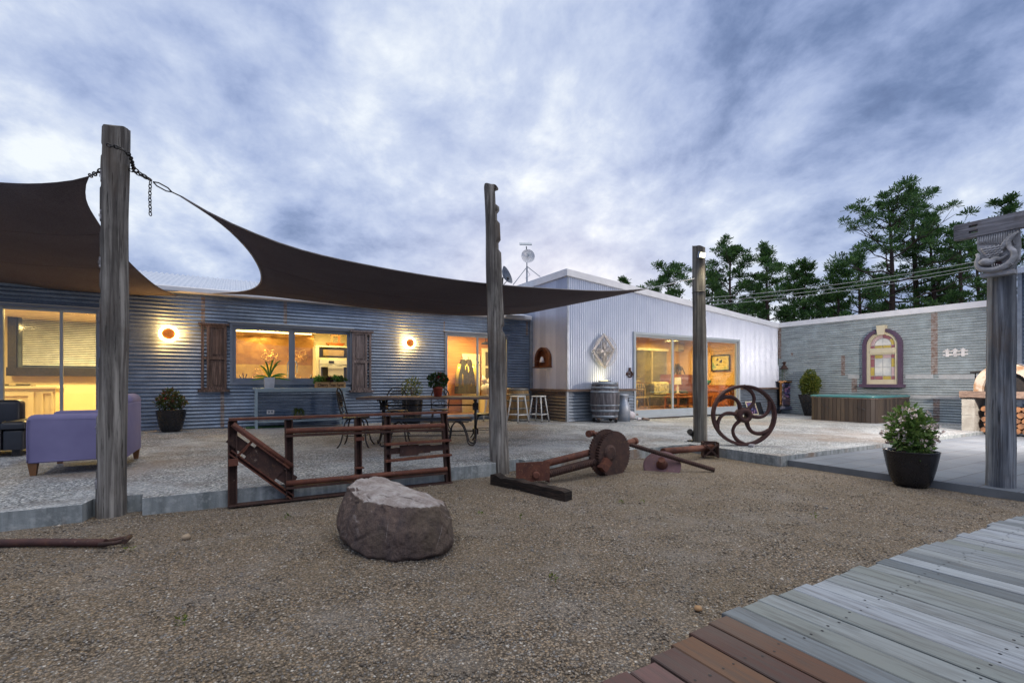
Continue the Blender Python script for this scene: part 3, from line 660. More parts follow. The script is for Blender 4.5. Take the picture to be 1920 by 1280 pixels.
# ================================================================== dark side shed at the right edge
SS = thing('side_shed', 'dark blue corrugated shed wall at far right behind the carved post', 'building', (17.4, 2, 0)); L_ = SS.location
mb = MB(); mb.corr((17.4,0,0), U, (0,0,1), N, -3.8, 1.5, -.35, 3.75, .1, .013)
mb.corr((17.4,3.8,0), (1,0,0), (0,0,1), (0,1,0), 0, 4, -.35, 3.75, .1, .013); mb.build('cladding', m_galvA, SS, L_)
mb = MB(); mb.box((17.30, 3.72, -.35), (17.37, 3.80, 3.76)); mb.build('downpipe', m_flash, SS, L_)
mb = MB(); mb.box((17.2, -1.6, 3.76), (21.5, 3.9, 3.9)); mb.build('roof', m_roof, SS, L_)
# ================================================================== timber posts
def post(name, label, cat, base, top, r0, r1, mat, seed, n=20, group=None, notches=(), ridges=.05, flat=None):
    t = thing(name, label, cat, base, 0, group); ax = Vector(top)-Vector(base); mb = MB(); N = 90; n = 72; rnd = random.Random(seed); rows = []
    ph = [rnd.uniform(0, 6.28) for _ in range(8)]; cracks = [(rnd.uniform(0, 2*PI), rnd.uniform(0, .9), rnd.uniform(.12, .45), rnd.uniform(.02, .06), rnd.uniform(-.4, .4)) for _ in range(26 if ridges > .02 else 7)]
    for i in range(N+1):
        f = i/N; c = ax*f+Vector((noise.noise((f*3.1, seed, 0)), noise.noise((f*3.1, seed, 5)), 0))*r0*(.20 if ridges > .025 or seed == 2 else .05)*min(1,f*4); r = (r0+(r1-r0)*f)*(1+.06*noise.noise((f*5, seed+3, 2))); row = []
        for k in range(n):
            a = 2*PI*k/n
            q = 1+ridges*(.5*math.sin(3*a+ph[0]+f*1.1)+.35*math.sin(5*a+ph[1]-f*2)+.35*math.sin(8*a+ph[2]+f*.7))+.02*noise.noise((math.cos(a)*2, math.sin(a)*2, f*9+seed))+ridges*.35*noise.noise((math.cos(a)*9, math.sin(a)*9, f*4+seed))
            for (ca_, f0_, fl_, dp, tw) in cracks:
                if f0_ < f < f0_+fl_:
                    da = (a-ca_-tw*(f-f0_)+PI) % (2*PI)-PI
                    if abs(da) < .07: q -= dp*(1-abs(da)/.07)*min(1, 6*min(f-f0_, f0_+fl_-f)/fl_)
            for (fz, aa, dz, dp) in notches:
                if abs(f-fz) < dz and math.cos(a-aa) > .55: q -= dp
            row.append(c+Vector((math.cos(a)*r*q, math.sin(a)*r*q, (.022*math.sin(a+ph[3])+.008*math.sin(4*a+ph[4])) if i == N else 0)))
        rows.append(row)
    vs = [p for r_ in rows for p in r_]; fs = [(i*n+k, i*n+(k+1) % n, (i+1)*n+(k+1) % n, (i+1)*n+k) for i in range(N) for k in range(n)]
    mb.add(vs, fs, 0, True); mb.add(rows[-1], [tuple(range(n))], 0)
    mb.build('timber', mat, t); return t
b1 = G(208, 967, GR); D1 = (b1-CAM).dot(FW); t1 = at(218, 241, D1)
P1 = post('timber_post', 'thick weathered grey post with notched side holding chained sail corners', 'post', b1-Vector((0,0,.1)), t1, 29.5*D1/880*cw(210), 27*D1/880*cw(210), m_post, 2, 24,
          notches=[(f, PI*1.0-.5, .012, .16) for f in (.16,.30,.44,.58,.655,.75,.86,.94)], ridges=.022)
for i, f in enumerate((.12,.26,.40,.54,.68,.80,.90)):
    mb = MB()
    c = (t1-b1)*f; d = (RT*-.75-FW*.66).normalized(); r = (29.5-2.5*f)*D1/880*cw(210)
    mb.obox(c+d*(r*.985), d.cross(UP), UP, d, (.055, .085, .012)); mb.lathe([(.011,0),(.011,.004)], 8, c+d*(r*.985+.008), ax=d); mb.build('mortise_plate', m_beam, P1)
b2 = G(938, 886, GR); D2 = (b2-CAM).dot(FW); t2 = at(921, 352, D2)
post('timber_post', 'split grey post standing in the slab notch in front of the table', 'post', b2-Vector((0,0,.1)), t2, 18*D2/880, 13.5*D2/880, m_post, 8, 20, notches=[(.97,-.6,.03,.5),(.90,-.6,.02,.35),(.80,-.6,.015,.3),(.52,-.4,.01,.25)], ridges=.035)
b3 = G(1313, 828); D3 = (b3-CAM).dot(FW); t3 = at(1310, 463, D3)
P3 = post('timber_post', 'round treated pole carrying a lit floodlight at its top', 'post', b3-Vector((0,0,.05)), t3, 13.7*D3/880*cw(1311), 12.3*D3/880*cw(1311), m_postp, 5, 20, ridges=.012)
mb = MB(); r3 = 12.6*D3/880*cw(1311)
ct = (t3-b3)*.78; mb.tube([ct+Vector((math.cos(a)*r3*1.02, math.sin(a)*r3*1.02, 0)) for a in [i*PI/10 for i in range(20)]], .008, 5, closed=True); mb.build('wire_band', m_iron, P3)
# floodlight on the pole
fl = at(1315.5, 478, D3-r3-.05)
F = thing('floodlight', 'small lit white floodlight fixed near the top of the round pole', 'floodlight', fl)
mb = MB(); d = (-FW*.9+RT*.35-UP*.25).normalized(); sx_ = d.cross(UP).normalized(); uz = sx_.cross(d)
mb.obox((0,0,0), sx_, uz, d, (.13,.10,.05)); mb.tube([-d*.02, -d*.06, -d*.12+UP*.02], .012, 6); mb.build('housing', m_flash, F)
mb = MB(); mb.obox(d*.028, sx_, uz, d, (.105,.07,.008)); mb.build('lamp_lens', emit('floodlight_led', (1,.90,.50), 14), F)
lamp('floodlight_beam', 'SPOT', fl+d*.06, 170, (1,.88,.62), None, .06, fl+d*1+RT*.3-UP*.75, math.radians(150), .8)
# carved gate post with pergola beam
b4 = G(1876, 926, GR); D4 = (b4-CAM).dot(FW)
P4 = post('gate_post', 'broad grey gate post carved with a coiled dragon under a notched beam', 'post', b4-Vector((0,0,.1)), at(1878, 497, D4), 29.5*D4/880*cw(1876), 28*D4/880*cw(1876), m_posthdr, 11, 24, ridges=.024)
XG = b4.x-.17
bz0 = onX(1790, 452, XG); bz1 = onX(1790, 424, XG)
mb = MB(); Lb = Vector(P4.location)
yA_ = bz0.y; hb = bz1.z-bz0.z
Tb = basis((XG, yA_, bz0.z), (0,-1,0), (0,0,1), (-1,0,0))
mb = MB(Tb)
sl0 = abs(onX(1818, 430, XG).y-yA_); sl1 = abs(onX(1835, 430, XG).y-yA_)
# beam with two slots cut through near its end
mb.box((0,0,-.05), (sl0,hb,.03)); mb.box((sl0,0,-.05), (sl1,hb*.26,.03)); mb.box((sl0,hb*.42,-.05), (sl1,hb*.64,.03)); mb.box((sl0,hb*.78,-.05), (sl1,hb,.03)); mb.box((sl1,0,-.05), (3.6,hb,.03))
mb.build('beam', m_beam, P4, Lb)
# carved panel below the beam: coiled tail, wing and head in relief
cl_ = abs(onX(1832, 470, XG).y-yA_); cr_ = abs(onX(1913, 470, XG).y-yA_); hc = bz0.z-onX(1838, 516, XG).z
wC = cr_-cl_
mb = MB(Tb)
mb.prism([(cl_,-.002),(cl_+wC*.02,-hc*.35),(cl_+wC*.10,-hc*.47),(cl_+wC*.02,-hc*.62),(cl_+wC*.05,-hc*.85),(cl_+wC*.2,-hc*.97),(cl_+wC*.75,-hc*.97),(cl_+wC*.98,-hc*.75),(cl_+wC,-hc*.4),(cl_+wC*.97,-.002)], (0,0,-.045), (1,0,0), (0,1,0), (0,0,.06))
mb.build('carved_panel', m_carve, P4, Lb)
mb = MB(Tb)
def P_(a, b, d=.02): return (cl_+wC*a, -hc*b, d)
mb.tube(resample([P_(.93,.10,.02),P_(.86,.16,.026),P_(.76,.26,.03),P_(.78,.42,.03),P_(.88,.56,.034),P_(.86,.74,.04),P_(.66,.90,.055),P_(.36,.93,.055),P_(.12,.86,.05),P_(.03,.70,.04),P_(.06,.54,.03),P_(.02,.46,.02)], 30), [.010+.019*math.sin(PI*min(1,(i+3)/36)) for i in range(30)], 10)
mb.tube(resample([P_(.13,.74,.05),P_(.22,.70,.055),P_(.36,.72,.05),P_(.47,.66,.04),P_(.60,.68,.035),P_(.74,.60,.03)], 14), [.030,.036,.04,.04,.038,.034,.03,.026,.022,.02,.018,.015,.012,.008], 10)
for i in range(16):
    u0 = .05+.055*i; mb.tube([P_(u0,.02,.017), P_(u0-.02+.012*(i % 2),.13+.012*i,.021), P_(u0+.03,.22+.012*i,.017)], .006, 5)
for j in range(5):
    for i in range(5-j//2):
        u0 = .12+.10*i+.03*j; v0 = .34+.055*j; mb.tube(resample([P_(u0,v0,.018), P_(u0+.04,v0+.035,.034), P_(u0+.10,v0+.02,.036), P_(u0+.12,v0-.025,.02)], 7), [.006,.010,.012,.012,.010,.008,.005], 5)
for i in range(7):                                          # folded wing on the right half
    u0 = .56+.045*i; mb.tube(resample([P_(.60+.02*i,.50-.02*i,.022), P_(u0+.05,.36-.03*i,.034), P_(u0+.16,.20-.02*i,.03), P_(min(.96,u0+.24),.10,.02)], 8), [.012,.013,.012,.011,.010,.009,.007,.005], 6)
for i in range(9):
    u0 = .40+.055*i; mb.tube(resample([P_(u0,.84-.02*abs(4-i),.06), P_(u0+.02,.885,.066), P_(u0+.05,.86,.06)], 5), .005, 5)
mb.build('dragon_carving', m_carve, P4, Lb)
mb = MB(Tb); mb.box((cl_+wC*.12,-hc*1.08,-.06), (cl_+wC*.9,-hc*.98,.045)); mb.build('base_moulding', m_carve, P4, Lb)
mb = MB(Tb); mb.prism([(cl_+wC*a,-hc*b) for a,b in ((.40,.76),(.56,.73),(.62,.77),(.50,.83),(.42,.82))], (0,0,.012), (1,0,0), (0,1,0), (0,0,.008)); mb.build('painted_hollow', M('oxblood_paint', (.085,.022,.022), .6), P4, Lb)
# ================================================================== shade sails and chains
def sailmat():
    t = NT('shade_cloth'); v = t.coord((90, 90, 90)); n1 = t.noise(v, 1.0, 3); n2 = t.noise(t.coord((1.2, 1.2, 1.2)), 1.4, 5)
    n5 = t.noise(t.coord((3,40,40), (0,0,0), (0,.1,.6)), 1.2, 6, .65)
    c = t.mix(t.ramp(n2, [(.35, 0), (.7, .7)]), (.150,.138,.152), (.105,.097,.108))
    c = t.mix(t.ramp(n5, [(.5, 0), (.7, .5)]), c, (.15,.135,.145)); c = t.mix(t.ramp(n1, [(.4, .5), (.6, 0)]), c, (.03,.024,.027))
    d = t.n('ShaderNodeBsdfDiffuse'); t.t.links.new(c, d.inputs[0]); tr = t.n('ShaderNodeBsdfTranslucent', i_Color=(.055,.046,.05,1))
    a = t.n('ShaderNodeAddShader'); t.t.links.new(d.outputs[0], a.inputs[0]); t.t.links.new(tr.outputs[0], a.inputs[1]); t.t.links.new(a.outputs[0], t.out.inputs[0]); return t.m
m_sail = sailmat(); m_hem = M('sail_hem', (.035,.028,.03), .8); m_hemw = M('pale_hem_webbing', (.42,.41,.43), .8)
def coons(name, label, e_top, e_bot, e_l, e_r, n=28, hems=(), sag=0.0):
    # e_top: A->B, e_bot: D->C, e_l: A->D, e_r: B->C
    T_, B_, L_, R_ = [resample(e, n) for e in (e_top, e_bot, e_l, e_r)]; rows = []
    for j in range(n):
        v = j/(n-1); row = []
        for i in range(n):
            u = i/(n-1)
            p = T_[i]*(1-v)+B_[i]*v + L_[j]*(1-u)+R_[j]*u - (T_[0]*(1-u)*(1-v)+T_[-1]*u*(1-v)+B_[0]*(1-u)*v+B_[-1]*u*v)
            p.z -= sag*16*u*(1-u)*v*(1-v); row.append(p)
        rows.append(row)
    base = T_[0]; t = thing(name, label, 'shade sail', base); mb = MB(); mb.grid(rows); o = mb.build('fabric', m_sail, t, base)
    s = o.modifiers.new('thickness', 'SOLIDIFY'); s.thickness = .003; s.offset = 0
    for j in (n//3, 2*n//3):
        mb = MB(); mb.tube([q-UP*.002 for q in rows[j]], .0035, 4, flat=.5); mb.build('seam', m_hem, t, base)
    for nm, E, m in ((0, T_, m_hemw), (1, B_, m_hem), (2, L_, m_hemw), (3, R_, m_hem)):
        if nm in hems:
            mb = MB(); mb.tube(E, .013, 6, flat=.5); mb.build('hem', m if nm in hems else m_hem, t, base)
    return t
def pxd(l): return [at(*q) for q in l]
pA = at(341, 369, 4.25)
gut = lambda x, y: onY(x, y, YA-.16)
eT = pxd([(341,369,4.25),(425,415,4.5),(556,466,4.85),(700,499,5.3),(850,524,5.8),(962,536,6.25),(1090,544,6.8),(1155,545,7.15),(1214,541,7.5)])
g1 = gut(400, 550); g2 = gut(985, 588)
def dep(p): return (p-CAM).dot(FW)
dg1, dg2 = dep(g1), dep(g2)
eL = pxd([(341,369,4.25),(400,408,4.75),(440,441,5.3),(474,480,6.1),(490,515,7.2),(483,536,8.2),(455,546,9.1),(400,550,dg1)])
eB = pxd([(400,550,dg1),(480,553,dg1+.15),(590,565,dg1+.3),(710,579,dg1+.5),(840,590,dg1+1.0),(920,591,dg2-.8),(985,588,dg2)])
eR = pxd([(1214,541,7.5),(1160,553,8.2),(1100,565,9.2),(1040,577,10.6),(985,588,dg2)])
coons('shade_sail', 'large dark brown shade sail stretched from the notched post across to the round pole', eT, eB, eL, eR, 30, (0, 1, 2, 3))
q0 = at(168, 330, 4.05); g3 = gut(334, 554); g4 = gut(-420, 536)
sT = pxd([(168,330,4.05),(130,339,4.1),(70,344,4.2),(0,342,4.4),(-160,330,4.8),(-420,285,5.6)])
sL = pxd([(168,330,4.05),(161,350,4.25),(163,378,4.6),(180,410,5.2),(215,460,6.4),(262,510,8.0),(300,540,dep(g3)-.6),(334,554,dep(g3))])
sB = pxd([(334,554,dep(g3)),(240,553,dep(g3)-.25),(120,549,dep(g3)-.6),(0,540,dep(g3)-1.0),(-200,540,dep(g4)+.4),(-420,536,dep(g4))])
sR = pxd([(-420,285,5.6),(-410,410,6.4),(-420,536,dep(g4))])
coons('shade_sail', 'blackish brown shade sail filling the upper left corner above the sofa', sT, sB, sL, sR, 30, (1,))
def chain(name, label, pts, link=.045, wire=.0055, cat='chain', mat=None, step=.72, extra=None):
    pts = [Vector(p) for p in pts]; L = sum((pts[i+1]-pts[i]).length for i in range(len(pts)-1)); n = max(2, int(L/(link*step))+1); P = resample(pts, n); base = P[0]
    mb = MB()
    for i in range(n-1):
        c = (P[i]+P[i+1])/2; d = (P[i+1]-P[i]).normalized(); s = d.orthogonal().normalized(); s2 = d.cross(s)
        s = s if i % 2 else s2
        mb.tube([c+d*(math.cos(a)*link*.52)+s*(math.sin(a)*link*.3) for a in [k*PI/5 for k in range(10)]], wire, 5, closed=True)
    if extra: extra(mb)
    o = mb.build(name, mat or m_iron, None, base); o.location = base; return tag(o, label, cat, None)
pc = at(246, 296, D1-.1); pj = at(283, 338, 4.12)
def turnb(mb):
    a = at(287,341,4.13); b = at(322,360,4.2); d = (b-a).normalized(); s = d.cross(FW).normalized()
    for q in (-1, 1): mb.tube([a, a.lerp(b,.25)+s*.016*q, a.lerp(b,.75)+s*.016*q, b], .006, 6)
    mb.tube([b, at(341,369,4.25)], .006, 5)
chain('sail_chain', 'dark chain with turnbuckle running from the notched post to the large sail', [at(201,272,D1-.22), at(225,278,D1-.23), at(242,290,D1-.16), at(248,305,D1-.05), at(253,318,D1+.08), pj], extra=turnb)
chain('sail_chain', 'thin slack chain joining the notched post just below the main chain', [at(243,318,D1+.03), at(262,328,D1+.1), pj], .035, .0045)
chain('sail_chain', 'short length of chain hanging straight down below the turnbuckle', [at(282,340,4.12), at(281,368,4.12), at(282,404,4.12)], .038, .004)
chain('sail_chain', 'short chain pulling the upper left sail to the notched post', [at(168,330,4.05), at(178,326,4.0), at(190,319,D1)], .05, .006)
# stay wires from the large sail to the round pole
mb = MB(); a = at(1214,541,7.5); b = at(1302,522,D3-.1); mb.tube([a, b], .008, 5)
o = mb.build('stay_wire', m_paleband, None, a); o.location = a; tag(o, 'thin stay wire tying the sail tip to the round pole', 'wire')
# ================================================================== wall lamps
m_lampf = NT('amber_shade'); _b = m_lampf.bsdf((.22,.075,.012), .5); _b.inputs['Emission Color'].default_value = (1,.36,.04,1); _b.inputs['Emission Strength'].default_value = .10; m_lampf = m_lampf.m
m_lampe = emit('lamp_tube', (1,.62,.20), 22)
def sconce(px, py, label, r):
    c = onY(px, py, YA-.02); t = thing('wall_lamp', label, 'wall lamp', c, 0, 'round wall lamps on the shed')
    mb = MB(); mb.lathe([(r*.5,0),(r*.5,.05)], 24, (0,0,0), ax=(0,-1,0)); mb.build('base', m_flash, t)
    mb = MB(); mb.tube([(math.cos(a)*r*.88, -.06, math.sin(a)*r*.86) for a in [k*PI/16 for k in range(32)]], .036, 8, closed=True); mb.build('light_ring', m_lampe, t)
    mb = MB(); mb.lathe([(r*.74,.09),(r*.74,.094),(r*.5,.105),(.001,.11)], 32, (0,0,0), ax=(0,-1,0)); mb.build('shade', m_lampf, t)
    l = bpy.data.lights.new('lamp_glow', 'POINT'); l.energy = 10; l.color = (1,.50,.12); l.shadow_soft_size = .12
    for a in (0, 2.1, 4.2):
        o = bpy.data.objects.new('lamp_glow', l); COL.objects.link(o); o.location = c+Vector((math.cos(a)*r*1.25, -.09, math.sin(a)*r*1.25))
sconce(317, 626, 'glowing round amber wall lamp between the sliding door and the kitchen shutter', .155)
sconce(767, 643, 'glowing round amber wall lamp between the kitchen shutter and the hall door', .145)
# ================================================================== shutters
def shutter(label, xa, xb, ya, yb, mat, slot_left, group):
    p0 = onY(xa, ya, YA-.05); p1 = onY(xb, yb, YA-.05); W = p1.x-p0.x; Hh = p0.z-p1.z
    t = thing('window_shutter', label, 'shutter', (p0.x, YA-.014, p1.z), 0, group)
    f = .05; mb = MB(); mb.box((0,-.055,0),(f,-.01,Hh)); mb.box((W-f,-.055,0),(W,-.01,Hh)); mb.box((f,-.055,0),(W-f,-.01,f)); mb.box((f,-.055,Hh-f),(W-f,-.01,Hh)); 
    x = W*.27 if slot_left else W*.73
    mb.box((x-f/2,-.055,f),(x+f/2,-.01,Hh-f)); xa_, xb_ = (x+f/2, W-f) if slot_left else (f, x-f/2)
    mz_ = Hh*.49; mb.box((xa_,-.055,mz_-.03),(xb_,-.01,mz_+.03)); mb.box((f,-.05,mz_-.02),(x-f/2,-.02,mz_+.02)) if slot_left else mb.box((x+f/2,-.05,mz_-.02),(W-f,-.02,mz_+.02))
    mb.box((-.06,-.075,-.05),(W+.06,-.005,-.001)); mb.box((-.05,-.08,Hh+.001),(W+.05,-.005,Hh+.04)); mb.build('frame', mat, t)
    for a, b in ((f, mz_-.03), (mz_+.03, Hh-f)):
        mb = MB(); mb.box((xa_+.001,-.03,a+.001),(xb_-.001,-.015,b-.001)); mb.box((xa_+.05,-.042,a+.05),(xb_-.05,-.031,b-.05)); mb.build('panel', mat, t)
shutter('dark brown salvaged timber shutter left of the kitchen window', 377, 425, 608, 730, m_oldwood, True, 'shutters beside the kitchen window')
shutter('greyish purple salvaged timber shutter right of the kitchen window', 660, 696, 622, 731, m_oldwoodg, False, 'shutters beside the kitchen window')
# ================================================================== rusty frame against the slab edge
fp0 = G(437, 945, GR); fp1 = G(840, 904, GR); fp0.y = min(fp0.y, yE(fp0.x)-.06); fp1.y = min(fp1.y, yE(fp1.x)-.06)
fd = Vector((fp1.x-fp0.x, fp1.y-fp0.y, 0)).normalized(); fn = Vector((fd.y, -fd.x, 0))
RF = thing('machinery_rack', 'rusty steel machinery rack with pipes and plates standing against the slab edge', 'machinery', fp0); LF = Vector(fp0)
def fr(x, y): return onV(x, y, (fp0.x, fp0.y), (fd.x, fd.y))
def chan(mb, a, b, w, d=.06, mi=0, web=.012):             # channel section bar
    a = fr(*a); b = fr(*b); ax = (b-a).normalized(); sd = fn.cross(ax).normalized(); L = (b-a).length; c = (a+b)/2
    mb.obox(c-fn*(d/2-web/2), ax, sd, fn, (L, w-.002, web)); 
    for s in (-1, 1): mb.obox(c+sd*s*(w/2-.006)+fn*.006, ax, sd, fn, (L, .012, d-web))
def flat(mb, a, b, w, d=.012, off=0.0):
    a = fr(*a)+fn*off; b = fr(*b)+fn*off; ax = (b-a).normalized(); sd = fn.cross(ax).normalized(); mb.obox((a+b)/2, ax, sd, fn, ((b-a).length, w, d))
for a, b, w in (((436,789),(436,947),.075),((541,787),(543,933),.07),((671,783),(672,921),.065),((726,780),(727,916),.06),((832,775),(840,903),.062)):
    mb = MB(); chan(mb, a, b, w); mb.build('upright', m_rustd, RF, LF)
mb = MB(); flat(mb, (429,786),(839,772.5), .022, .10, .0); mb.build('top_rail', m_rust, RF, LF)
mb = MB(); flat(mb, (427,948),(846,903), .012, .10, .0); mb.build('base_plate', m_rustd, RF, LF)
for a, b in (((535,807),(829,796.5)), ((535,904),(834,877.5))):
    mb = MB(); mb.tube([fr(*a)+fn*.055, fr(*b)+fn*.055], .0265, 12); mb.build('pipe', m_rust, RF, LF)
    mb = MB(); flat(mb, (a[0],a[1]+9), (b[0],b[1]+7.5), .022, .07, .03); mb.build('angle_iron', m_rustd, RF, LF)
mb = MB(); mb.tube([fr(436,794)+fn*.05, fr(546,872)+fn*.05], .024, 10); flat(mb, (438,800),(541,875), .02, .05, .04); mb.build('diagonal_pipe', m_rust, RF, LF)
mb = MB(); chan(mb, (431,846),(548,931), .045); mb.build('diagonal_rail', m_rust, RF, LF)
mb = MB(); flat(mb, (431,820),(482,856), .10, .014, .0); flat(mb, (470,846),(526,886), .17, .014, .016); flat(mb, (512,880),(551,903), .11, .014, .0); mb.build('diagonal_plate', m_rustd, RF, LF)
for a, b in (((474,824),(448,851)), ((462,838),(452,848))):
    mb = MB(); flat(mb, a, b, .02, .03, .03); mb.build('cross_bar', m_rust, RF, LF)
for q in (((428,866),(446,864), .06, .06, .035), ((664,822),(680,821), .035, .07, .03), ((664,876),(680,875), .012, .08, .03)):
    mb = MB(); flat(mb, *q); mb.build('bracket', m_rust, RF, LF)
for a, b in (((720,832),(841,824)), ((720,863),(842,851))):
    mb = MB(); flat(mb, a, b, .022, .08, .04); mb.build('ladder_rail', m_rust, RF, LF)
mb = MB(); flat(mb, (721,846),(750,844), .065, .012, .012); flat(mb, (748,844.5),(783,842), .12, .012, .026); flat(mb, (782,842),(806,840), .09, .012, .012); flat(mb, (806,840),(841,837), .065, .012, .012); mb.build('slotted_plate', m_rustd, RF, LF)
# ================================================================== boulder
def boulder():
    D0 = 3.2; zg = zs(.6)+GR
    import bmesh
    bm = bmesh.new()
    outl = [(632,985,3.35),(640,945,3.35),(652,915,3.4),(668,900,3.5),(700,893,3.65),(716,893,3.68),(756,914,3.66),(800,930,3.55),(834,942,3.4),(846,962,3.35),(851,1005,3.3),(846,1022,3.2)]
    topf = [(675,937,3.2),(715,945,3.12),(752,951,3.08),(790,953,3.06),(822,949,3.1)]
    front = [(640,1005,3.22),(662,1028,3.1),(690,1042,3.03),(745,1048,2.98),(790,1046,3.0),(826,1036,3.05),(845,1018,3.12)]
    mid = [(650,975,3.2),(690,990,3.06),(750,1000,2.99),(800,1000,3.0),(838,990,3.12)]
    pts = [at(*p) for p in outl+topf+front+mid]
    for p in [G(x, y, GR) for x, y in ((650,1010),(700,1042),(760,1046),(830,1030),(848,1008))]: pts.append(p-Vector((0,0,.05)))
    for (x, y) in ((.62,1.2),(.9,.9)): pass
    for q in ((640,3.65),(700,3.9),(760,3.9),(830,3.65)):
        p = CAM+(RT*((q[0]-CX)/FPX)+FW)*q[1]; p.z = zg-.04; pts.append(p); p2 = p.copy(); p2.z = zg+.18; pts.append(p2*.985+CAM*.0)
    c = sum(pts, Vector())/len(pts); c.z = zg
    for p in pts: bm.verts.new(p-c)
    bmesh.ops.convex_hull(bm, input=bm.verts[:])
    bmesh.ops.delete(bm, geom=[v for v in bm.verts if not v.link_faces], context='VERTS')
    bmesh.ops.triangulate(bm, faces=bm.faces[:])
    for it in range(4):
        bmesh.ops.subdivide_edges(bm, edges=bm.edges[:], cuts=1, use_grid_fill=True)
        bmesh.ops.triangulate(bm, faces=bm.faces[:])
        if it == 2: bmesh.ops.smooth_vert(bm, verts=bm.verts[:], factor=.12, use_axis_x=True, use_axis_y=True, use_axis_z=True)
        if it == 3: bmesh.ops.smooth_vert(bm, verts=bm.verts[:], factor=.2, use_axis_x=True, use_axis_y=True, use_axis_z=True)
        if len(bm.verts) > 30000: break
    bm.normal_update()
    for v in bm.verts:
        p = v.co; n = v.normal.copy()
        d = .008*noise.noise(p*4) + .012*noise.noise(Vector((p.x*14, p.y*14, p.z*2.5))) + .006*abs(noise.noise(p*11)) + .006*noise.noise(p*26) + .004*noise.noise(p*60)
        cr = abs(noise.noise(Vector((p.x*3.1+p.z*1.4, p.y*3.1, p.z*1.1+4)))); d -= .007*max(0, 1-cr/.03)
        if n.z > .5: d += .012*abs(noise.noise(p*9))
        v.co = p+n*d
    me = bpy.data.meshes.new('boulder'); bm.to_mesh(me); bm.free()
    for f in me.polygons: f.use_smooth = True
    o = bpy.data.objects.new('boulder', me); COL.objects.link(o); o.location = c
    t = NT('boulder_stone'); v = t.coord(); g = t.n('ShaderNodeNewGeometry'); nz = t.n('ShaderNodeSeparateXYZ', i_0=g.outputs['Normal']).outputs[2]
    st = t.noise(t.coord((11,11,1.3), (0,0,0), (0,.2,0)), 1.2, 8, .65)
    col = t.mix(t.ramp(st, [(.35, 0), (.65, 1)]), (.13,.09,.074), (.055,.042,.043))
    col = t.mix(t.ramp(t.noise(v, 3.2, 5), [(.45, 0), (.65, .6)]), col, (.125,.095,.065))
    vv = t.n('ShaderNodeTexVoronoi', i_Vector=t.coord((1,1,.7), (.3,.1,0), (.6,.5,.2)), i_Scale=3.1, feature='DISTANCE_TO_EDGE', distance='EUCLIDEAN')
    col = t.mix(t.math('MULTIPLY', t.ramp(vv.outputs[0], [(.0, .7), (.008, 0)]), t.ramp(t.noise(v, 5, 3), [(.5, 0), (.6, 1)])), col, (.35,.31,.29))
    topm = t.math('MULTIPLY', t.ramp(nz, [(.74, 0), (.9, 1)]), t.ramp(t.noise(v, 7, 6, .7), [(.25, .45), (.5, 1)]))   # paler towards upward faces, broken by noise
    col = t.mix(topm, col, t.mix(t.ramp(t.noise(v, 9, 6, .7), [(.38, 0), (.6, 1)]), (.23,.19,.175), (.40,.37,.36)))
    t.bsdf(col, .75, 0, t.bump(t.math('ADD', t.noise(v, 45, 6, .7), t.math('MULTIPLY', st, 1.6)), .9, .02), .35); me.materials.append(t.m)
    return tag(o, 'big flat topped purple grey boulder sitting on the gravel', 'boulder')
boulder()
# ================================================================== old machinery on the gravel
sA = G(926, 906, GR); sB_ = G(1066, 938, GR)
mb = MB(); ax = (sB_-sA).normalized(); L = (sB_-sA).length; n2 = Vector((-ax.y, ax.x, 0)).normalized(); rows = []
rnd = random.Random(8)
for i in range(25):
    f = i/24; c = sA+ax*(L*f); h = .115+.02*noise.noise((f*9,0,0))+(.01 if f < .1 else 0); wd = .11
    if f > .93: h *= 1-(f-.93)*2
    row = []
    for (u, v) in ((-1,0),(-1,.35),(-1,.7),(-1,1),(-.3,1.03),(.4,1),(1,1),(1,.5),(1,0)):
        row.append(c+n2*(u*wd/2*(1+.10*noise.noise((f*14,u,v*4))))+UP*(v*h*(1+.06*noise.noise((f*17,u*2,v*3)))-.015))
    rows.append(row)
mb.grid(rows, 0, False); mb.add(rows[0], [tuple(range(9))]); mb.add(rows[-1], [tuple(range(9))])
m_char = wood('charred_sleeper', (.04,.026,.02), (.014,.011,.010), (3,3,30), .85, .6, 1.2)
o = mb.build('timber_sleeper', m_char, None, sA); o.location = sA; tag(o, 'blackened broken timber sleeper lying on gravel before the rusty screw', 'sleeper')
# jack screw with toothed wheel
jA = at(1002, 880, 5.35); jB = at(1192, 826, 6.45); ja = (jB-jA).normalized()
JS = thing('jack_screw', 'rusty jack screw with toothed wheel pipe and square end plate on gravel', 'machine part', (jA.x, jA.y, zs(jA.x)+GR)); LJ = Vector(JS.location)
sdj = ja.cross(UP).normalized(); upj = sdj.cross(ja)
mb = MB(); mb.tube([at(1022,874,5.45)+upj*.03, jB], [.042,.042], 14); mb.tube([jB-ja*.05, jB+ja*.005], .047, 14)
mb.build('pipe', m_rust, JS, LJ)
def thread(mb, a, b, r, pitch=.028, n=12):
    d = b-a; L = d.length; k = int(L/pitch); pts = []; rs = []
    for i in range(k):
        for f, q in ((0, .8), (.25, 1), (.6, 1), (.8, .8)): pts.append(a+d*((i+f)/k)); rs.append(r*q)
    mb.tube(pts, rs, n, sm=False)
mb = MB(); thread(mb, at(1020,890,5.4), at(1140,858,6.02), .05); mb.build('screw_thread', m_rustd, JS, LJ)
pl0 = at(968,882,5.1); 
mb = MB(); pc_ = at(999,881,5.32); hd = Vector((ja.x, ja.y, 0)).normalized(); hs = Vector((hd.y,-hd.x,0))
vA = at(968,863,5.25); vB = at(1030,868,5.38)
pd = (vB-vA); pd.z = 0; pd.normalize(); pn = Vector((pd.y,-pd.x,0))
